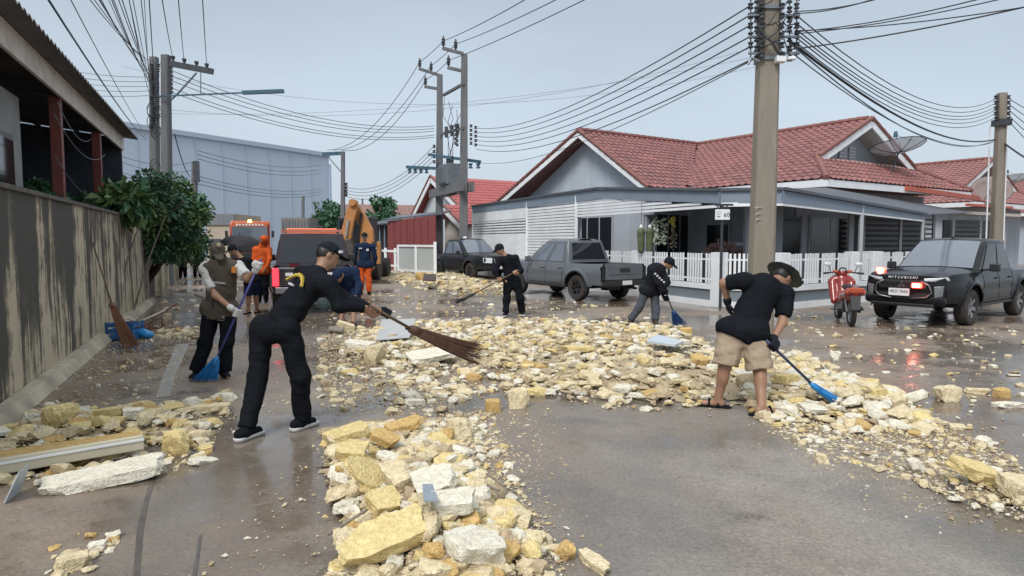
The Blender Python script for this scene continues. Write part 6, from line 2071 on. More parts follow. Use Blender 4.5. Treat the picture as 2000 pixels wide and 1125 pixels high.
# G: man in black raking by the grey pickup
YG = 14.5
gG1, gG0 = at(1006, 531, YG - .25), at(976, 546, YG - .28)
axG = (at(918, 580, YG - .2) - at(1006, 531, YG - .25)).normalized()
person('man in black cap and clothes sweeping beside the grey pickup', dict(
    head=(976, 487, YG - .12), neck=(986, 500, YG - .03), sh0=(976, 508, YG - .14), sh1=(1007, 505, YG + .03), el0=(968, 530, YG - .22), wr0=(972, 543, YG - .26), el1=(1017, 529, YG - .05), wr1=(1011, 534, YG - .2),
    hip0=(992, 552, YG), hip1=(1009, 552, YG), kn0=(990, 585, YG - .02), kn1=(1016, 584, YG)), face=(-.8, -.35, -.55), s=1.0, top=C_BLACK, bottom=C_BLACK, cap=C_BLACK2, skin=M_SKIN2, shoe=C_BLACK2, sole=M_SOLE,
    feet=(((988, 618), (981, 621)), ((1019, 616), (1025, 619))), grips=(('1', gG1, axG), ('0', gG0, axG)), h=.018, seed=35, tuck=True)
broom('dark flat broom held low by the man beside the grey pickup', at(1014, 527, YG - .25), at(922, 576, YG - .2), at(890, 590, YG - .2), .014, .14, M_BAMBOO, mat('black_bristle', (.025, .025, .03), .7), 90, .03, 8, flat=(0, 1, 0), strand=.006)
# H: man in grey trousers
YH = 13.1
gH = at(1299, 571, YH - .25)
axH = (at(1318, 616, YH - .2) - at(1297, 562, YH - .25)).normalized()
H_, jH, xH = person('man in black jacket and grey trousers sweeping by the white fence', dict(
    head=(1306, 514, YH - .2), neck=(1294, 520, YH - .12), sh0=(1272, 525, YH - .15), sh1=(1292, 526, YH - .18), el0=(1287, 553, YH - .3), wr0=(1293, 572, YH - .28), el1=(1303, 551, YH - .22), wr1=(1297, 563, YH - .22),
    hip0=(1262, 568, YH - .02), hip1=(1278, 568, YH + .04), kn0=(1250, 598, YH - .02), kn1=(1280, 600, YH)), face=(.75, -.25, -.65), s=1.0, top=C_BLACK2, bottom=C_GREY, cap=C_BLACK2, skin=M_SKIN2, shoe=M_BOOT,
    feet=(((1232, 632), (1225, 636)), ((1280, 634), (1284, 639))), grips=(('1', gH, axH), ('0', at(1303, 582, YH - .24), axH)), gloves=(('0', C_BLACK), ('1', C_BLACK)), h=.018, seed=39, shirt_len=.06, bulk=1.0)
broom('dark blue broom held upright by the man in grey trousers', at(1294, 556, YH - .25), at(1316, 611, YH - .2), at(1328, 640, YH - .18), .013, .15, M_HBLK, M_BLUED, 120, .03, 9, flat=(1, 0, 0), strand=.006)
for k in range(5):
    patch_on(H_, 'chest_lettering', at(1279 + k * 4.2, 535 + k * 4.0, YH - .40), (.3, -.9, .1), (.6, 0, .7), .022, .03, M_WPRINT, .03)
# I: man in khaki shorts
YI = 6.45
gI = at(1508, 676, YI - .12)
axI = (at(1590, 752, YI - .06) - at(1513, 684, YI - .12)).normalized()
I_, jI, xI = person('man in black T shirt, khaki shorts and brimmed hat seen from behind, sweeping', dict(
    head=(1528, 542, YI + .30), neck=(1508, 556, YI + .2), sh0=(1452, 548, YI + .10), sh1=(1534, 574, YI + .16), el0=(1414, 553, YI + .22), wr0=(1421, 590, YI + .26), el1=(1528, 630, YI + .05), wr1=(1509, 664, YI - .08),
    hip0=(1430, 645, YI + .04), hip1=(1472, 648, YI - .02), kn0=(1416, 716, YI + .0), kn1=(1484, 724, YI - .08)), face=(.62, .45, -.65), up=(.35, .25, .9), s=1.06, top=C_BLACK, sleeve='short', legs=.96, bottom=C_KHAKI, hat=mat('camouflage_hat', (.045, .052, .05), .8, var=.6, scale=25), shoe=C_BLACK, sandals=True,
    feet=(((1412, 797), (1390, 795)), ((1478, 812), (1500, 811))), grips=(('1', gI, axI),), gloves=(('0', C_BLACK2), ('1', C_BLACK2)), h=.012, seed=44, shirt_len=.09, bulk=1.04)
broom('bright blue broom held by the man in khaki shorts', at(1496, 664, YI - .13), at(1592, 756, YI - .06), at(1664, 812, YI - .02), .014, .075, M_HBLK, M_BLUEP, 200, .022, 11, flat=(0, .3, 1), strand=.005)
# far figures in the lane
for k, (px, col, lab) in enumerate(((357, C_BLACK2, 'far figure in black at the left edge of the lane'), (386, C_NAVY, 'far figure in navy standing in the lane behind the vest'))):
    Yk = 29.0
    def o(x, y, d=0): return (px + x, y, Yk + d)
    person(lab, dict(head=o(0, 474), neck=o(0, 482), sh0=o(-9, 487), sh1=o(9, 487), el0=o(-12, 501), wr0=o(-9, 512, -.15), el1=o(12, 501), wr1=o(9, 512, -.15), hip0=o(-4, 511), hip1=o(4, 511)),
           face=(.1, -1, -.2), s=1.0, top=col, bottom=C_BLACK, shoe=C_BLACK, cap=C_BLACK2, feet=(((px - 5, 543), (px - 6, 545)), ((px + 5, 543), (px + 6, 545))), h=.024, seed=50 + k)
# open black umbrella behind
yu = 19.5
cu = at(468, 458, yu)
um = empty('umbrella', (cu.x, cu.y, 0), 'open black umbrella behind the stooping man in the lane', 'umbrella')
q = MB(); rows = []
for i in range(7):
    t = i / 6
    rows.append([cu + V(.62 * math.sin(t * 1.35) * math.cos(a), .62 * math.sin(t * 1.35) * math.sin(a), -.40 * (1 - math.cos(t * 1.35)) - (.02 * (k % 2) if i == 6 else 0)) for k, a in enumerate([x * 2 * math.pi / 16 for x in range(17)])])
q.grid(rows); cn = q.build('canopy', mat('dark_umbrella_cloth', (.018, .014, .018), .7), um, smooth=True)
q = MB(); q.tube([cu + V(0, 0, .06), cu + V(0, 0, -.85)], .012, 6); q.build('shaft', M_RIMD, um)
# ------------------------------------------------------------------ broken foam insulation strewn over the road
def foam(name, col, dirt, amt):
    return mat(name, col, .9, var=.30, scale=34, bump=.9, bscale=75, rnd=.08, dirt=dirt, dirt_amt=amt, spec=.12, coords='World')
FM = {'cream': foam('cream_foam', (.73, .63, .42), (.46, .35, .20), .6), 'white': foam('whitish_foam', (.78, .74, .62), (.50, .43, .32), .45),
      'yellow': foam('yellow_foam', (.71, .58, .29), (.54, .39, .16), .5), 'ochre': foam('ochre_foam', (.60, .42, .18), (.42, .26, .10), .6),
      'dirty': foam('muddy_foam', (.52, .42, .28), (.26, .18, .11), .7)}
FK = list(FM)
def proj(p):
    x, y, z = p[0], p[1], p[2] - CAM_H
    f = y * CP - z * SP; u = y * SP + z * CP
    return 1000 + FPX * x / f, 562.5 - FPX * u / f
def inpoly(x, y, poly):
    c = False
    for i in range(len(poly)):
        (x1, y1), (x2, y2) = poly[i], poly[i - 1]
        if (y1 > y) != (y2 > y) and x < (x2 - x1) * (y - y1) / (y2 - y1) + x1: c = not c
    return c
def rock(kind, seed, sub=2):
    rg = random.Random(seed)
    bm = bmesh.new()
    bmesh.ops.create_icosphere(bm, subdivisions=sub, radius=1.25)
    pl = []
    if kind == 'slab':
        for a, d in ((V(1, 0, 0), 1), (V(-1, 0, 0), 1), (V(0, 1, 0), .72), (V(0, -1, 0), .72), (V(0, 0, 1), .34), (V(0, 0, -1), .34)):
            pl.append(((a + V(*[rg.uniform(-.16, .16) for _ in range(3)]) * (.4 if a.z else 1)).normalized(), d * rg.uniform(.85, 1.05)))
        for _ in range(4): pl.append((V(rg.uniform(-1, 1), rg.uniform(-1, 1), rg.uniform(-.3, .3)).normalized(), rg.uniform(.72, .95)))
    else:
        for _ in range(9):
            pl.append((V(*[rg.gauss(0, 1) for _ in range(3)]).normalized(), rg.uniform(.55, .95)))
        pl += [(V(0, 0, 1), rg.uniform(.5, .8)), (V(0, 0, -1), .55)]
    for v in bm.verts:
        for _ in range(2):
            for n, d in pl:
                e = v.co.dot(n) - d
                if e > 0: v.co -= n * e
        side = 1.0 if kind == 'lump' else max(.35, 1 - max(0, abs(v.co.z) - .22) * 4)
        nn = (mnoise.noise(v.co * 2.2 + V(seed, 0, 0)) * .15 + mnoise.noise(v.co * 5.5 + V(0, seed, 0)) * (.10 if sub > 2 else .06) + (mnoise.noise(v.co * 12 + V(0, 0, seed)) * .045 if sub > 2 else 0)) * side
        v.co += v.co.normalized() * nn
    me = bpy.data.meshes.new('foam_chunk')
    bm.to_mesh(me); bm.free()
    for p in me.polygons: p.use_smooth = True
    me.set_sharp_from_angle(angle=rad(30))
    return me
ROCK, ROCKF = {}, {}
for k_ in FK:
    for kind in ('slab', 'lump'):
        for i in range(5):
            me = rock(kind, 31 * i + 7 * FK.index(k_) + (3 if kind == 'slab' else 0), 2); me.materials.append(FM[k_]); ROCK[(k_, kind, i)] = me
        for i in range(3):
            me = rock(kind, 100 + 17 * i + 5 * FK.index(k_) + (3 if kind == 'slab' else 0), 4); me.materials.append(FM[k_]); ROCKF[(k_, kind, i)] = me

# heaps: soft mounds under the pieces
HEAPS = [(G(745, 905), .55, .10), (G(800, 980), .42, .14), (G(850, 1070), .42, .16), (G(1010, 690), .9, .16), (G(900, 690), .7, .10), (G(1180, 735), 1.0, .16), (G(1310, 745), .8, .14), (G(1180, 665), 1.3, .13), (G(1600, 770), .9, .12), (G(1690, 800), .5, .10),
         (G(130, 850), .5, .10), (G(290, 840), .45, .08), (G(870, 545), 2.0, .30), (G(770, 540), 1.6, .25), (G(920, 560), 1.2, .2), (G(760, 690), .6, .10), (G(1940, 970), .35, .08)]
def hz(x, y):
    h = 0
    for c, r, a in HEAPS:
        d2 = ((x - c.x) ** 2 + (y - c.y) ** 2) / (r * r)
        if d2 < 6: h += a * math.exp(-d2 * 1.1)
    return h
REG = {
 'front': ([(640, 850), (735, 825), (870, 820), (905, 880), (950, 950), (1000, 1010), (1050, 1080), (1075, 1160), (640, 1160), (690, 1060), (655, 960)], 1700, .018, .088, 'in the heap spilling towards the viewer'),
 'front_edge': ([(870, 810), (960, 800), (1010, 940), (1080, 1060), (1120, 1160), (1040, 1160), (960, 980)], 120, .018, .05, 'at the right rim of the foreground heap'),
 'main': ([(700, 650), (830, 628), (1080, 622), (1330, 640), (1410, 690), (1400, 790), (1290, 808), (1170, 800), (1080, 780), (960, 770), (880, 790), (760, 730)], 2700, .022, .105, 'in the broad band of rubble across the road'),
 'mid_left': ([(620, 660), (720, 640), (880, 780), (900, 820), (760, 810), (620, 800)], 300, .02, .085, 'between the man in black and the rubble band'),
 'right_band': ([(1380, 690), (1560, 690), (1700, 755), (1840, 830), (1800, 850), (1640, 850), (1480, 820)], 1000, .022, .11, 'in the heap under the bright blue broom'),
 'right_tail': ([(1480, 820), (1640, 830), (1840, 830), (2020, 920), (2020, 1030), (1860, 985), (1760, 930), (1560, 885)], 330, .012, .045, 'thinly scattered to the lower right'),
 'right_scatter': ([(1500, 610), (2020, 640), (2020, 930), (1840, 830), (1700, 750), (1560, 690)], 170, .02, .07, 'lying apart on the wet road at the right'),
 'left': ([(-40, 845), (60, 790), (200, 800), (330, 790), (455, 770), (450, 800), (410, 890), (300, 930), (180, 960), (60, 940), (-40, 950)], 620, .020, .095, 'in the heap along the left edge'),
 'wall': ([(60, 800), (210, 655), (330, 630), (380, 660), (330, 790)], 170, .010, .035, 'scattered below the stained wall'),
 'wallpile': ([(300, 648), (385, 640), (385, 662), (310, 662)], 70, .03, .09, 'in the small pile behind the vest by the wall'),
 'lane': ([(300, 545), (470, 540), (470, 640), (320, 640)], 130, .03, .09, 'far up the lane at the left'),
 'back': ([(735, 525), (835, 512), (905, 545), (990, 560), (1000, 580), (880, 575), (790, 560)], 900, .035, .14, 'in the far heap in front of the parked black pickup'),
 'mid_scatter': ([(640, 570), (960, 580), (1250, 600), (1340, 640), (1080, 622), (830, 628), (640, 660)], 240, .02, .07, 'scattered round the feet of the far sweepers'),
 'bottom_left': ([(100, 1060), (235, 1040), (250, 1075), (160, 1125), (90, 1150)], 26, .018, .05, 'at the bottom left corner'),
}
MIX = {'front': (.45, .22, .11, .03, .19), 'main': (.46, .26, .07, .03, .18), 'back': (.52, .28, .10, .06, .04), 'left': (.46, .28, .14, .06, .06), 'mid_left': (.36, .26, .06, .04, .28)}
SIZEW = {True: 'big', False: 'small'}
chunks = []
rg = random.Random(99)
def col_of(reg):
    w = MIX.get(reg, (.44, .32, .08, .04, .12))
    return rg.choices(FK, w)[0]
for reg, (poly, n, s0, s1, where) in REG.items():
    gp = [G(x, min(y, 1190)) for x, y in poly]
    x0, x1, y0, y1 = min(p.x for p in gp), max(p.x for p in gp), min(p.y for p in gp), max(p.y for p in gp)
    k = tries = 0
    while k < n and tries < n * 60:
        tries += 1
        x, y = rg.uniform(x0, x1), rg.uniform(y0, y1)
        u, v = proj((x, y, 0))
        if not inpoly(u, v, poly): continue
        s = s0 + (s1 - s0) * rg.random() ** 2.6
        z = hz(x, y) * rg.uniform(.5, 1.0)
        chunks.append((V(x, y, z), s, rg.choice(('slab', 'lump', 'lump')), col_of(reg), reg, FPX * s / y))
        k += 1
chunks.sort(key=lambda c: -c[5])
NAMES = {'cream': 'cream', 'white': 'whitish', 'yellow': 'yellow', 'ochre': 'ochre', 'dirty': 'muddy'}
def euler(flat=.35): return (rg.uniform(-flat, flat), rg.uniform(-flat, flat), rg.uniform(0, 6.283))
SINGLE, BIGS = [], []
for p, s, kind, col, reg, px in chunks[:250]:
    me = ROCKF[(col, kind, rg.randrange(3))] if px > 26 else ROCK[(col, kind, rg.randrange(5))]
    o = link('foam_chunk', me)
    o.rotation_euler = euler(.5 if kind == 'lump' else .3)
    sc = (s * rg.uniform(.85, 1.25), s * rg.uniform(.7, 1.1), s * rg.uniform(.55, .9))
    o.scale = sc
    o.location = (p.x, p.y, p.z + sc[2] * (.42 if kind == 'lump' else .30))
    SINGLE.append((o, p, col, kind, reg))
# the rest: one mass of smaller pieces, real geometry
def mass(name, items, label, shapes, kinds):
    vs, fs, mi, k = [], [], [], 0
    for p, s, kind, col in items:
        me = shapes[(col, kind, rg.randrange(5))]
        key = me.name
        if key not in CACHE:
            CACHE[key] = (np.array([v.co[:] for v in me.vertices]), np.array([f.vertices[:] for f in me.polygons]))
        v, f = CACHE[key]
        M_ = np.array(Matrix.Rotation(rg.uniform(0, 6.283), 3, 'Z') @ Matrix.Rotation(rg.uniform(-.5, .5), 3, 'X'))
        sc = np.array((s * rg.uniform(.8, 1.3), s * rg.uniform(.7, 1.1), s * rg.uniform(.45, .85)))
        vs.append((v * sc) @ M_.T + np.array((p.x, p.y, p.z + sc[2] * .35))); fs.append(f + k); k += len(v); mi += [FK.index(col)] * len(f)
    me = bpy.data.meshes.new(name)
    me.from_pydata(np.concatenate(vs).tolist(), [], np.concatenate(fs).tolist())
    for c in FK: me.materials.append(FM[c])
    me.polygons.foreach_set('material_index', mi)
    me.update()
    return tag(link(name, me), label, kind='stuff')
CACHE = {}
mass('foam_rubble', [(p, s, kd, c) for p, s, kd, c, _, _ in chunks[250:]], 'small broken foam pieces filling the rubble band', ROCK, None)
# crumbs
CR = {}
for c in FK:
    for i in range(5):
        me = bpy.data.meshes.new('crumb')
        me.from_pydata([tuple(V(*c_) * rg.uniform(.6, 1.3)) for c_ in ((1, 0, 0), (-1, 0, 0), (0, 1, 0), (0, -1, 0), (0, 0, 1), (0, 0, -1))], [], [(0, 2, 4), (2, 1, 4), (1, 3, 4), (3, 0, 4), (2, 0, 5), (1, 2, 5), (3, 1, 5), (0, 3, 5)]); CR[(c, 'lump', i)] = me
CN = {'front': 3600, 'front_edge': 3600, 'main': 9000, 'mid_left': 6500, 'right_band': 3000, 'right_tail': 6500, 'right_scatter': 500, 'left': 1600, 'wall': 2200, 'wallpile': 120, 'lane': 300, 'back': 900, 'mid_scatter': 1100, 'bottom_left': 40}
items = []
for reg, n in CN.items():
    poly = REG[reg][0]
    gp = [G(x, min(y, 1190)) for x, y in poly]
    x0, x1, y0, y1 = min(p.x for p in gp), max(p.x for p in gp), min(p.y for p in gp), max(p.y for p in gp)
    k = tries = 0
    while k < n and tries < n * 30:
        tries += 1
        x, y = rg.uniform(x0, x1), rg.uniform(y0, y1)
        x += rg.gauss(0, .10); y += rg.gauss(0, .12)
        u, v = proj((x, y, 0))
        if not inpoly(u, v, poly) and rg.random() < .82: continue
        s = rg.uniform(.0022, .0062) * (1 + y * .09) + .016 * rg.random() ** 7
        items.append((V(x, y, hz(x, y) * .92), s, 'lump', rg.choices(FK, (.27, .17, .03, .02, .51))[0])); k += 1
mass('foam_crumbs', items, 'fine foam crumbs and grit strewn over the road', CR, None)
# mound surface under the heaps
M_BED = mat('crumbled_foam_bed', (.50, .42, .28), .95, var=.5, scale=9, bump=1.0, bscale=70, coords='World', dirt=(.27, .20, .14), dirt_amt=.8, spec=.1)
bm = bmesh.new()
cells = {}
st = .06
def gv(i, j):
    if (i, j) not in cells:
        x, y = i * st, j * st
        n_ = mnoise.noise(V(x * 3, y * 3, 0)) * .5 + mnoise.noise(V(x * 9, y * 9, 4)) * .35
        cells[(i, j)] = bm.verts.new((x, y, max(-.03, hz(x, y) * (.9 + .5 * n_) - .04 + .035 * n_ + .02 * mnoise.noise(V(x * 22, y * 22, 1)))))
    return cells[(i, j)]
done = set()
for c, r, a in HEAPS:
    R_ = r * 1.9
    for i in range(int((c.x - R_) / st), int((c.x + R_) / st) + 1):
        for j in range(int((c.y - R_) / st), int((c.y + R_) / st) + 1):
            if (i, j) in done: continue
            done.add((i, j))
            if hz((i + .5) * st, (j + .5) * st) + .03 * mnoise.noise(V(i * .35, j * .35, 9)) > .05:
                bm.faces.new((gv(i, j), gv(i + 1, j), gv(i + 1, j + 1), gv(i, j + 1)))
me = bpy.data.meshes.new('foam_bed'); bm.to_mesh(me); bm.free(); me.materials.append(M_BED)
me.polygons.foreach_set('use_smooth', [True] * len(me.polygons))
tag(link('foam_bed', me), 'crumbled foam packed under the heaps', kind='stuff')

# -- pieces one can single out
def big(label, px, py, w, d_, h_, col, kind='slab', rot=0.0, tilt=(0, 0), lift=0.0, i=0):
    p = G(px, py)
    me = ROCKF[(col, kind, i)]
    o = link('foam_chunk', me)
    w, d_, h_ = w * .86, d_ * .86, h_ * .74
    o.scale = (w / 2, d_ / 1.44, h_ / .68)
    o.rotation_euler = (tilt[0], tilt[1], rot)
    o.location = (p.x, p.y, hz(p.x, p.y) + h_ * .45 + lift)
    sh_ = label
    for w_ in (' at the', ' in the', ' lying', ' below', ' left of', ' right of', ' beside', ' under', ' behind', ' tilted', ' standing', ' near', ' just', ' alone', ' cut', ' on the'):
        sh_ = sh_.split(w_)[0]
    BIGS.append((p, sh_))
    return tag(o, label, 'foam chunk', 'single foam pieces')
big('thick pale yellow foam block at the far left tip of the foreground heap', 680, 880, .43, .20, .13, 'yellow', rot=.45, tilt=(.1, -.2), lift=.03, i=0)
big('ochre foam plank at the top of the foreground heap', 790, 850, .36, .17, .07, 'ochre', rot=.4, tilt=(.15, -.15), lift=.05, i=1)
big('square yellow foam block below the thick pale block', 690, 925, .25, .22, .12, 'yellow', rot=.1, tilt=(.3, .1), lift=.04, i=2)
big('orange faced foam piece tilted in the foreground heap', 752, 905, .26, .15, .08, 'ochre', rot=-.5, tilt=(.2, .3), lift=.06, i=0)
big('pale triangular foam slab standing in the foreground heap', 718, 990, .25, .26, .08, 'yellow', rot=.9, tilt=(.75, .2), lift=.07, i=1)
big('long cream foam wedge in the middle of the foreground heap', 772, 1000, .30, .14, .10, 'cream', rot=-.9, tilt=(.2, .2), lift=.05, i=2)
big('large golden foam slab at the bottom of the foreground heap', 755, 1110, .54, .27, .10, 'yellow', rot=.62, tilt=(.30, -.15), lift=.05, i=2)
big('tall yellow foam wedge left of the bluish strip', 750, 1050, .24, .16, .12, 'yellow', rot=.6, tilt=(.5, 0), lift=.05, i=0)
big('white crusted foam slab right of centre in the foreground heap', 850, 1010, .30, .28, .09, 'white', rot=.2, tilt=(.3, -.2), lift=.05, i=0)
big('white crusted foam block right of the bluish strip', 885, 1065, .28, .16, .10, 'white', rot=.1, tilt=(.3, 0), lift=.05, i=1)
big('broad whitish foam slab at the bottom edge of the heap', 920, 1120, .34, .26, .12, 'white', rot=.5, tilt=(.2, .1), lift=.03, i=2)
big('cream foam boulder at the upper right of the foreground heap', 892, 850, .28, .20, .13, 'cream', 'lump', rot=.3, lift=.0, i=0)
big('long foam stick lying at the bottom right of the heap', 1160, 1105, .10, .28, .06, 'cream', rot=.5, i=1)
big('ochre lined foam cup near the foam stick', 1108, 1090, .11, .10, .07, 'ochre', 'lump', rot=.2, i=1)
big('upright ochre block at the near edge of the rubble band', 962, 805, .17, .12, .16, 'ochre', rot=.2, i=2)
big('cream boulder beside the upright ochre block', 1010, 795, .22, .18, .15, 'cream', 'lump', i=2)
big('large pale crusted slab under the palm broom', 845, 712, .80, .42, .12, 'white', rot=.3, tilt=(.18, -.12), lift=.06, i=0)
big('long white foam slab left of the palm broom', 702, 690, .50, .26, .12, 'white', rot=-.25, tilt=(.1, .1), lift=.03, i=1)
big('cream boulder left of the pale crusted slab', 735, 708, .30, .24, .18, 'cream', 'lump', i=1)
big('cream block at the left end of the rubble band', 675, 645, .40, .24, .20, 'cream', 'slab', rot=.4, tilt=(.1, .25), i=2)
big('small white slab alone below the rubble band', 811, 790, .24, .14, .07, 'white', rot=.1, i=0)
big('flat yellow plank lying in the rubble band', 1130, 700, .55, .22, .08, 'yellow', rot=.0, lift=.02, i=0)
big('orange foam block below the dark blue broom', 1340, 655, .26, .18, .15, 'ochre', rot=.2, i=1)
big('ochre foam block behind the legs in khaki shorts', 1365, 730, .30, .22, .15, 'ochre', rot=.8, tilt=(.3, 0), i=2)
big('orange brown foam block just right of the khaki shorts', 1535, 770, .26, .18, .14, 'yellow', rot=.3, i=1)
big('yellow foam piece at the tip of the bright blue broom', 1712, 803, .18, .13, .10, 'yellow', rot=.4, i=2)
big('pale flat foam sheet at the front of the right heap', 1590, 812, .34, .20, .06, 'white', rot=.1, tilt=(.15, .1), i=0)
big('cream foam lump on the grey slab at right', 1602, 902, .11, .10, .06, 'cream', 'lump', i=0)
big('pale lump lying alone on the wet road beside the khaki man', 1630, 705, .16, .14, .11, 'white', 'lump', i=1)
big('cream lump at the right edge below the pickup', 1850, 782, .28, .16, .11, 'cream', 'lump', i=2)
big('ochre cube at the right edge of the wet road', 1958, 775, .18, .13, .12, 'ochre', rot=.2, i=1)
big('flat pale slab under the ochre cube at the right edge', 1965, 795, .34, .16, .06, 'white', rot=.1, i=2)
big('long cream slab left of the ochre cube', 1908, 768, .28, .10, .07, 'cream', rot=-.3, i=0)
big('folded yellow foam sheet in the small heap at lower right', 1905, 960, .36, .22, .12, 'yellow', rot=.3, tilt=(.3, .25), lift=.02, i=1)
big('cream slab cut off by the right edge at lower right', 1988, 985, .34, .22, .14, 'cream', rot=.5, tilt=(.2, .1), i=2)
big('pale chunk left of the folded yellow sheet', 1785, 920, .17, .12, .08, 'white', 'lump', i=0)
big('yellow foam lump at the end of the white edged panel', 352, 885, .24, .18, .13, 'yellow', 'lump', rot=.2, lift=.02, i=1)
big('long broken white foam panel lying in the left heap', 205, 945, .86, .26, .11, 'white', rot=.52, tilt=(.12, -.06), lift=.02, i=1)
big('ochre block behind the white edged panel in the left heap', 215, 838, .26, .16, .12, 'yellow', rot=.4, i=2)
big('white square chunk behind the white edged panel', 262, 836, .20, .16, .10, 'white', rot=.5, i=0)
big('yellow peaked chunk in the left heap by the wall', 120, 838, .26, .2, .14, 'yellow', 'lump', i=2)
big('long cream strip at the far end of the left heap', 410, 805, .42, .15, .09, 'cream', rot=.35, i=0)
big('white broken plate beside the yellow lump at left', 395, 905, .26, .12, .05, 'white', rot=1.1, tilt=(.2, .2), i=2)
big('cream lump at the bottom left corner', 140, 1110, .17, .10, .09, 'cream', 'slab', rot=.6, i=0)
big('small white chunk near the bottom left joint', 190, 1072, .10, .07, .05, 'white', 'slab', rot=.3, i=1)
big('ochre foam block in the far heap near the parked pickup', 822, 550, .42, .3, .26, 'ochre', 'lump', i=0)

for o, p, col, kind, reg in SINGLE:
    bq, sh_ = min(BIGS, key=lambda b: (b[0] - p).length_squared)
    dx, dy = p.x - bq.x, p.y - bq.y
    n_ = 'just ' if math.hypot(dx, dy) < .35 else ''
    rel = (n_ + ('left of' if dx < 0 else 'right of')) if abs(dx) > abs(dy) else (n_ + ('behind' if dy > 0 else 'in front of'))
    tag(o, f"{NAMES[col]} {'flat ' if kind == 'slab' else ''}foam {'piece' if kind == 'slab' else 'lump'} {rel} the {sh_}", 'foam chunk', f'foam pieces by the {sh_}')

# -- panels and sheets in the rubble
M_PANEL = mat('cream_painted_panel', (.55, .52, .40), .5, var=.10, scale=3, dirt=(.3, .25, .17), dirt_amt=.5)
M_PANELB = mat('bluish_white_sheet', (.52, .60, .66), .4, var=.1, dirt=(.35, .33, .3), dirt_amt=.3)
a, b = G(-60, 950), G(282, 893)
sp = empty('sandwich_panel', (a + b) / 2, 'long foam sandwich panel with cream metal edge in the left heap', 'panel')
d = (b - a).normalized(); n_ = V(-d.y, d.x, 0)
q = MB(); q.bar(a + V(0, 0, .10), b + V(0, 0, .12), .04, .11); q.build('metal_edge', M_PANEL, sp, bev=.008)
q = MB(); q.bar(a - n_ * .022 + V(0, 0, .125), b - n_ * .022 + V(0, 0, .145), .012, .016); q.build('edge_lip', M_WHITE, sp)
q = MB(); rows = [[a.lerp(b, i / 12) + n_ * (.02 + .34 * j / 4 * (1 if i < 12 else .8)) + V(0, 0, .145 + .012 * mnoise.noise(V(i, j, 3)) - .03 * (j == 4)) for i in range(13)] for j in range(5)]; q.grid(rows); q.grid([rows[-1], [p - V(0, 0, .12) for p in rows[-1]]]); q.build('foam_core', FM['ochre'], sp)
def sheet(name, label, pix, zs, m, th=.012, cat='sheet'):
    q = MB(); q.slab([G(x, y, 0) + V(0, 0, z) for (x, y), z in zip(pix, zs)], (0, 0, th)); return tag(q.build(name, m), label, cat)
sheet('white_sheet', 'torn bluish white sheet standing at the left edge', [(8, 985), (40, 960), (62, 955), (40, 985)], (.0, .0, .17, .20), M_PANELB)
sheet('white_sheet', 'pale blue white panel lying on the rubble band', [(1262, 690), (1318, 698), (1336, 688), (1285, 678)], (.16, .15, .14, .17), M_PANELB, .03)
sheet('grey_sheet', 'pale grey sheet under the palm broom handle', [(735, 668), (800, 672), (812, 640), (745, 630)], (.02, .10, .16, .05), mat('pale_grey_sheet', (.42, .43, .43), .5, var=.12), .015)
sheet('metal_strip', 'bluish metal strip sticking out of the foreground heap', [(828, 1090), (856, 1090), (846, 1035), (826, 1035)], (.30, .30, .26, .26), mat('bluish_steel_strip', (.34, .40, .46), .35, metal=.4, var=.2), .01, 'strip')
sheet('board', 'dark board lying in the far heap by the parked pickup', [(826, 566), (852, 567), (852, 560), (828, 559)], (.3, .3, .42, .42), M_BOOT, .03, 'board')
sheet('board', 'brown board lying at the left end of the far rubble', [(640, 652), (668, 655), (672, 648), (645, 645)], (.05, .05, .05, .05), M_DRY, .03, 'board')
for k, (x0, y0, x1, y1) in enumerate(((640, 1058, 725, 1045), (950, 960, 985, 985), (935, 975, 975, 995))):
    q = MB(); q.tube([G(x0, y0) + V(0, 0, .12 if k else .04), G(x1, y1) + V(0, 0, .12 if k else .16)], .008, 6); tag(q.build('stick', M_DRY), ('thin stick jutting left out of the foreground heap', 'upper thin stick across the right of the foreground heap', 'lower thin stick across the right of the foreground heap')[k], 'stick')

# ------------------------------------------------------------------ things by the stained wall
broom('palm rib broom leaning against the stained wall', at(181, 474, 10.75), at(219, 596, 10.5), G(258, 681) + V(0, 0, .01), .012, .12, M_BAMBOO, mat('light_palm_ribs', (.19, .085, .045), .8, var=.35, scale=20), 240, .035, 21, flat=(1, .4, 0), strand=.004, group=None)
cr_ = G(231, 666)
ck = empty('crate', (cr_.x, cr_.y + .2, 0), 'blue plastic crate behind the leaning palm broom', 'crate')
M_CRATE = mat('faded_blue_plastic', (.03, .12, .30), .5, var=.2)
for dx, dy, sx, sy in ((-.22, 0, .02, .34), (.22, 0, .02, .34), (0, -.17, .44, .02), (0, .17, .44, .02)):
    for z in (.05, .15, .25):
        q = MB(); q.box((cr_.x + dx, cr_.y + .2 + dy, z), (sx, sy, .06)); q.build('slat', M_CRATE, ck)
    for e in (-1, 1):
        q = MB(); q.box((cr_.x + dx + (e * .2 if sx > .1 else 0), cr_.y + .2 + dy + (e * .15 if sx < .1 else 0), .15), (.03, .03, .3)); q.build('post', M_CRATE, ck)
q = MB(); q.box((cr_.x, cr_.y + .2, .015), (.42, .32, .02)); q.build('base', M_CRATE, ck)
s_ = SDF(.04); c_ = G(279, 662)
for k in range(6): s_.ell(npv(c_ + V(random.uniform(-.12, .12), random.uniform(-.05, .1), .06 + random.uniform(-.02, .05))), (.09, .07, .06))
bag = np_mesh('plastic_bag', [s_.mesh(.014, .006, 3)], mat('bright_blue_bag', (.03, .25, .55), .35, var=.2), None, npv(c_)); bag.location = c_
tag(bag, 'crumpled bright blue plastic bag by the wall', 'bag')
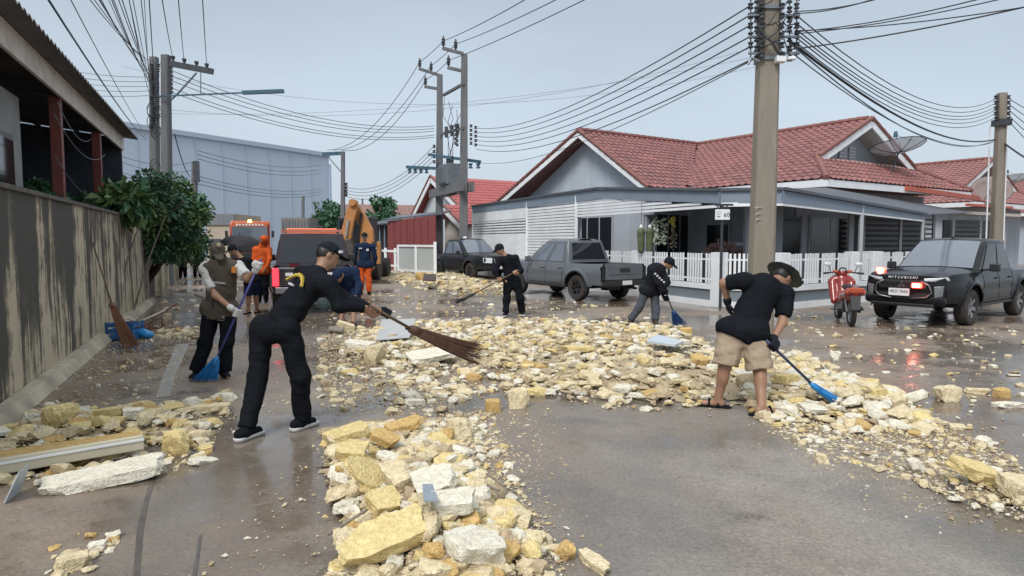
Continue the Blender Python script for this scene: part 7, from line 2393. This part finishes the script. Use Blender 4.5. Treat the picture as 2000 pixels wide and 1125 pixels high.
for k in range(9):
    a = G(243 + k * 6.5, 652 - k * .6) + V(0, .1, .10 + .02 * k); b = a + V(.30, .30, .16 + random.uniform(-.03, .05))
    q = MB(); q.bar(a, b, .035, .02); tag(q.build('wood_strip', (M_DRY, M_FASCIA, M_STEELRED)[k % 3]), 'loose wooden strip in the bundle beside the blue bag', 'wood strip', 'wood strips by the wall')
q = MB()
for k in range(40):
    a = G(245 + random.uniform(0, 75), 645 - random.uniform(-4, 10)); q.tube([a + V(0, 0, .03), a + V(random.uniform(-.3, .3), random.uniform(-.3, .3), random.uniform(.03, .2))], .009, 4)
tag(q.build('twig_heap', mat('reddish_twigs', (.16, .075, .05), .8, var=.4), clean=False), 'heap of reddish twigs along the foot of the wall', 'twigs')
for (x0, y0, x1, y1) in ((425, 598, 380, 576), (330, 570, 365, 574)):
    q = MB(); q.tube([G(x0, y0) + V(0, 0, .05), G(x1, y1) + V(0, 0, .03)], .015, 6); tag(q.build('stick', M_DRY), 'dark stick lying in the lane behind the vest' if x0 > 400 else 'dark stick lying far up the lane near the low wall', 'stick')

# ------------------------------------------------------------------ porch things, sign and dishes
YS = 16.2
sg = empty('house_sign', (at(1411, 560, YS).x, YS, 0), 'small white house number sign on a black post at the fence corner', 'sign')
p_ = at(1411, 400, YS)
q = MB(); q.tube([(p_.x, YS, 0), (p_.x, YS, p_.z + .02)], .035, 8); q.build('post', M_DARKM, sg)
q = MB(); q.bar(at(1396, 400, YS), at(1432, 400, YS), .04, .05); q.build('arm', M_DARKM, sg)
for x in (1402, 1420):
    q = MB(); q.bar(at(x, 400, YS), at(x, 410, YS), .02, .03, up=(1, 0, 0)); q.build('hanger', M_DARKM, sg)
c_ = at(1411, 419, YS - .05); q = MB(); q.box(c_, (.35, .02, .25)); bd = q.build('board', M_WHITE, sg)
put_text('number', '60', .15, M_BLACKT, bd, Matrix.Translation(c_ - wloc(bd.parent) + V(.10, -.014, -.01)) @ Matrix(((1, 0, 0, 0), (0, 0, -1, 0), (0, 1, 0, 0), (0, 0, 0, 1))))
for k in range(3):
    q = MB(); q.box(c_ + V(-.09, -.012, .06 - k * .055), (.12 - .02 * k, .004, .018)); q.build('small_print', M_BLACKT if k == 2 else M_FRAMEW, bd)
YP = 19.5
M_SACK = mat('olive_green_sack', (.10, .12, .06), .7, var=.3, scale=8)
for px, lab in ((1252, 'left olive green hanging sack with white neck in the porch'), (1269, 'right olive green hanging sack with white neck in the porch')):
    c_ = at(px, 466, YP); r_ = empty('hanging_sack', c_, lab, 'hanging sack', 'hanging sacks in the porch')
    s_ = SDF(.04); s_.cap((0, 0, -.34), (0, 0, .2), .085, .12); s_.cap((0, 0, .2), (0, 0, .30), .10, .04); np_mesh('sack', [s_.mesh(.02, .004, px)], M_SACK, r_, (0, 0, 0))
    q = MB(); q.lathe([(.045, .28), (.05, .36), (.03, .40), (.0, .41)], (0, 0, 0), 'z', 8); q.build('neck', M_WHITE, r_, local=True)
    q = MB(); q.tube([(0, 0, .4), (0, 0, 1.1)], .005, 4); q.build('cord', M_DARKM, r_, local=True)
M_FLW = mat('white_green_petals', (.42, .48, .38), .7, var=.4, scale=12)
M_FLY = mat('yellow_petals', (.55, .52, .10), .7, var=.3, scale=12)
M_STEM = mat('dry_tan_stems', (.20, .17, .13), .8, var=.3)
for px, y0, y1, mm, lab in ((1281, 425, 478, M_FLW, 'left white flower garland hanging in the porch'), (1296, 427, 478, M_FLW, 'right white flower garland hanging in the porch'), (1314, 424, 488, M_FLY, 'yellow topped hanging garland in the porch')):
    a, b = at(px, y0, YP), at(px, y1, YP); r_ = empty('flower_garland', b, lab, 'garland', 'garlands in the porch')
    q = MB(); q2 = MB()
    for k in range(70):
        t = random.random(); p = a.lerp(b, t) + V(random.gauss(0, .05), random.gauss(0, .05), 0); (q if (mm is M_FLW or t < .28) else q2).ball(p, random.uniform(.02, .042), 6, 4)
    q.build('flowers', mm, r_)['kind'] = 'stuff'
    if q2.v: q2.build('stems', M_STEM, r_)
    q = MB(); q.tube([a, a + V(0, 0, .8)], .005, 4); q.build('cord', M_DARKM, r_)
M_PINK = mat('dusty_pink_leaves', (.30, .19, .18), .7, var=.4, scale=3, coords='World')
for px, lab in ((1395, 'dusty pink bush behind the fence left of the sign post'), (1426, 'dusty pink bush behind the fence right of the sign post')):
    c_ = at(px, 490, 18.6); tree('porch_plant', lab, V(c_.x, c_.y, 0), tuple(c_), (.2, .2, .22), 8, 40, .13, [M_PINK], px, 'plant', cl_r=.16)
M_DISH = mat('pale_mesh_dish', (.62, .70, .74), .5, var=.08)
MATS['pale_mesh_dish'].node_tree.nodes['Principled BSDF'].inputs['Alpha'].default_value = .5   # see-through wire mesh
M_DISHB = mat('brown_mesh_dish', (.20, .15, .14), .5, var=.1)
def dish(label, px, py, Y, r, tiltv, m, pole_to):
    c_ = at(px, py, Y); b_ = at(*pole_to, Y)
    root = empty('satellite_dish', (b_.x, b_.y, b_.z), label, 'satellite dish', 'satellite dishes')
    ax_ = Vector(tiltv).normalized(); x_ = ax_.orthogonal().normalized(); y_ = ax_.cross(x_)
    q = MB(); rows = []
    for i in range(7):
        t = i / 6; rows.append([c_ + (x_ * math.cos(a) + y_ * math.sin(a)) * r * t + ax_ * (.26 * r * t * t) for a in [k * 2 * math.pi / 28 for k in range(29)]])
    q.grid(rows); o = q.build('reflector', m, root, smooth=True); so = o.modifiers.new('solid', 'SOLIDIFY'); so.thickness = .01
    for k in range(8):
        a = k * math.pi / 4
        q = MB(); q.tube([c_ + (x_ * math.cos(a) + y_ * math.sin(a)) * r * t - ax_ * .018 + ax_ * (.26 * r * t * t) for t in (0, .33, .66, 1)], .012, 5); q.build('rib', M_DARKM, root)
    q = MB(); q.tube([c_ + (x_ * math.cos(a) + y_ * math.sin(a)) * r * 1.005 + ax_ * .26 * r for a in [k * 2 * math.pi / 28 for k in range(29)]], .014, 5); q.build('rim', M_DARKM, root)
    fd = c_ + ax_ * r * .72
    for k in range(3):
        a = k * 2.094; q = MB(); q.tube([c_ + (x_ * math.cos(a) + y_ * math.sin(a)) * r * .75 + ax_ * .15 * r, fd], .009, 4); q.build('strut', M_DARKM, root)
    q = MB(); q.lathe([(.0, -.09), (.07, -.09), (.07, .02), (.05, .12), (.0, .13)], fd, 'z', 10); q.build('feed_horn', M_BLUEM, root)
    q = MB(); q.tube([b_, c_ - ax_ * .05], .03, 7); q.build('mast', M_DARKM, root)
dish('big pale mesh satellite dish behind the corner house gable', 1754, 297, 24.2, .905, (-.05, .22, 1), M_DISH, (1739, 345))
dish('pale satellite dish behind the thin right pole', 1972, 358, 40, 1.0, (-.06, .24, 1), M_DISH, (1970, 390))
dish('brown satellite dish in front of the second house gable', 1935, 376, 33, .85, (-.35, -.75, .6), M_DISHB, (1936, 405))
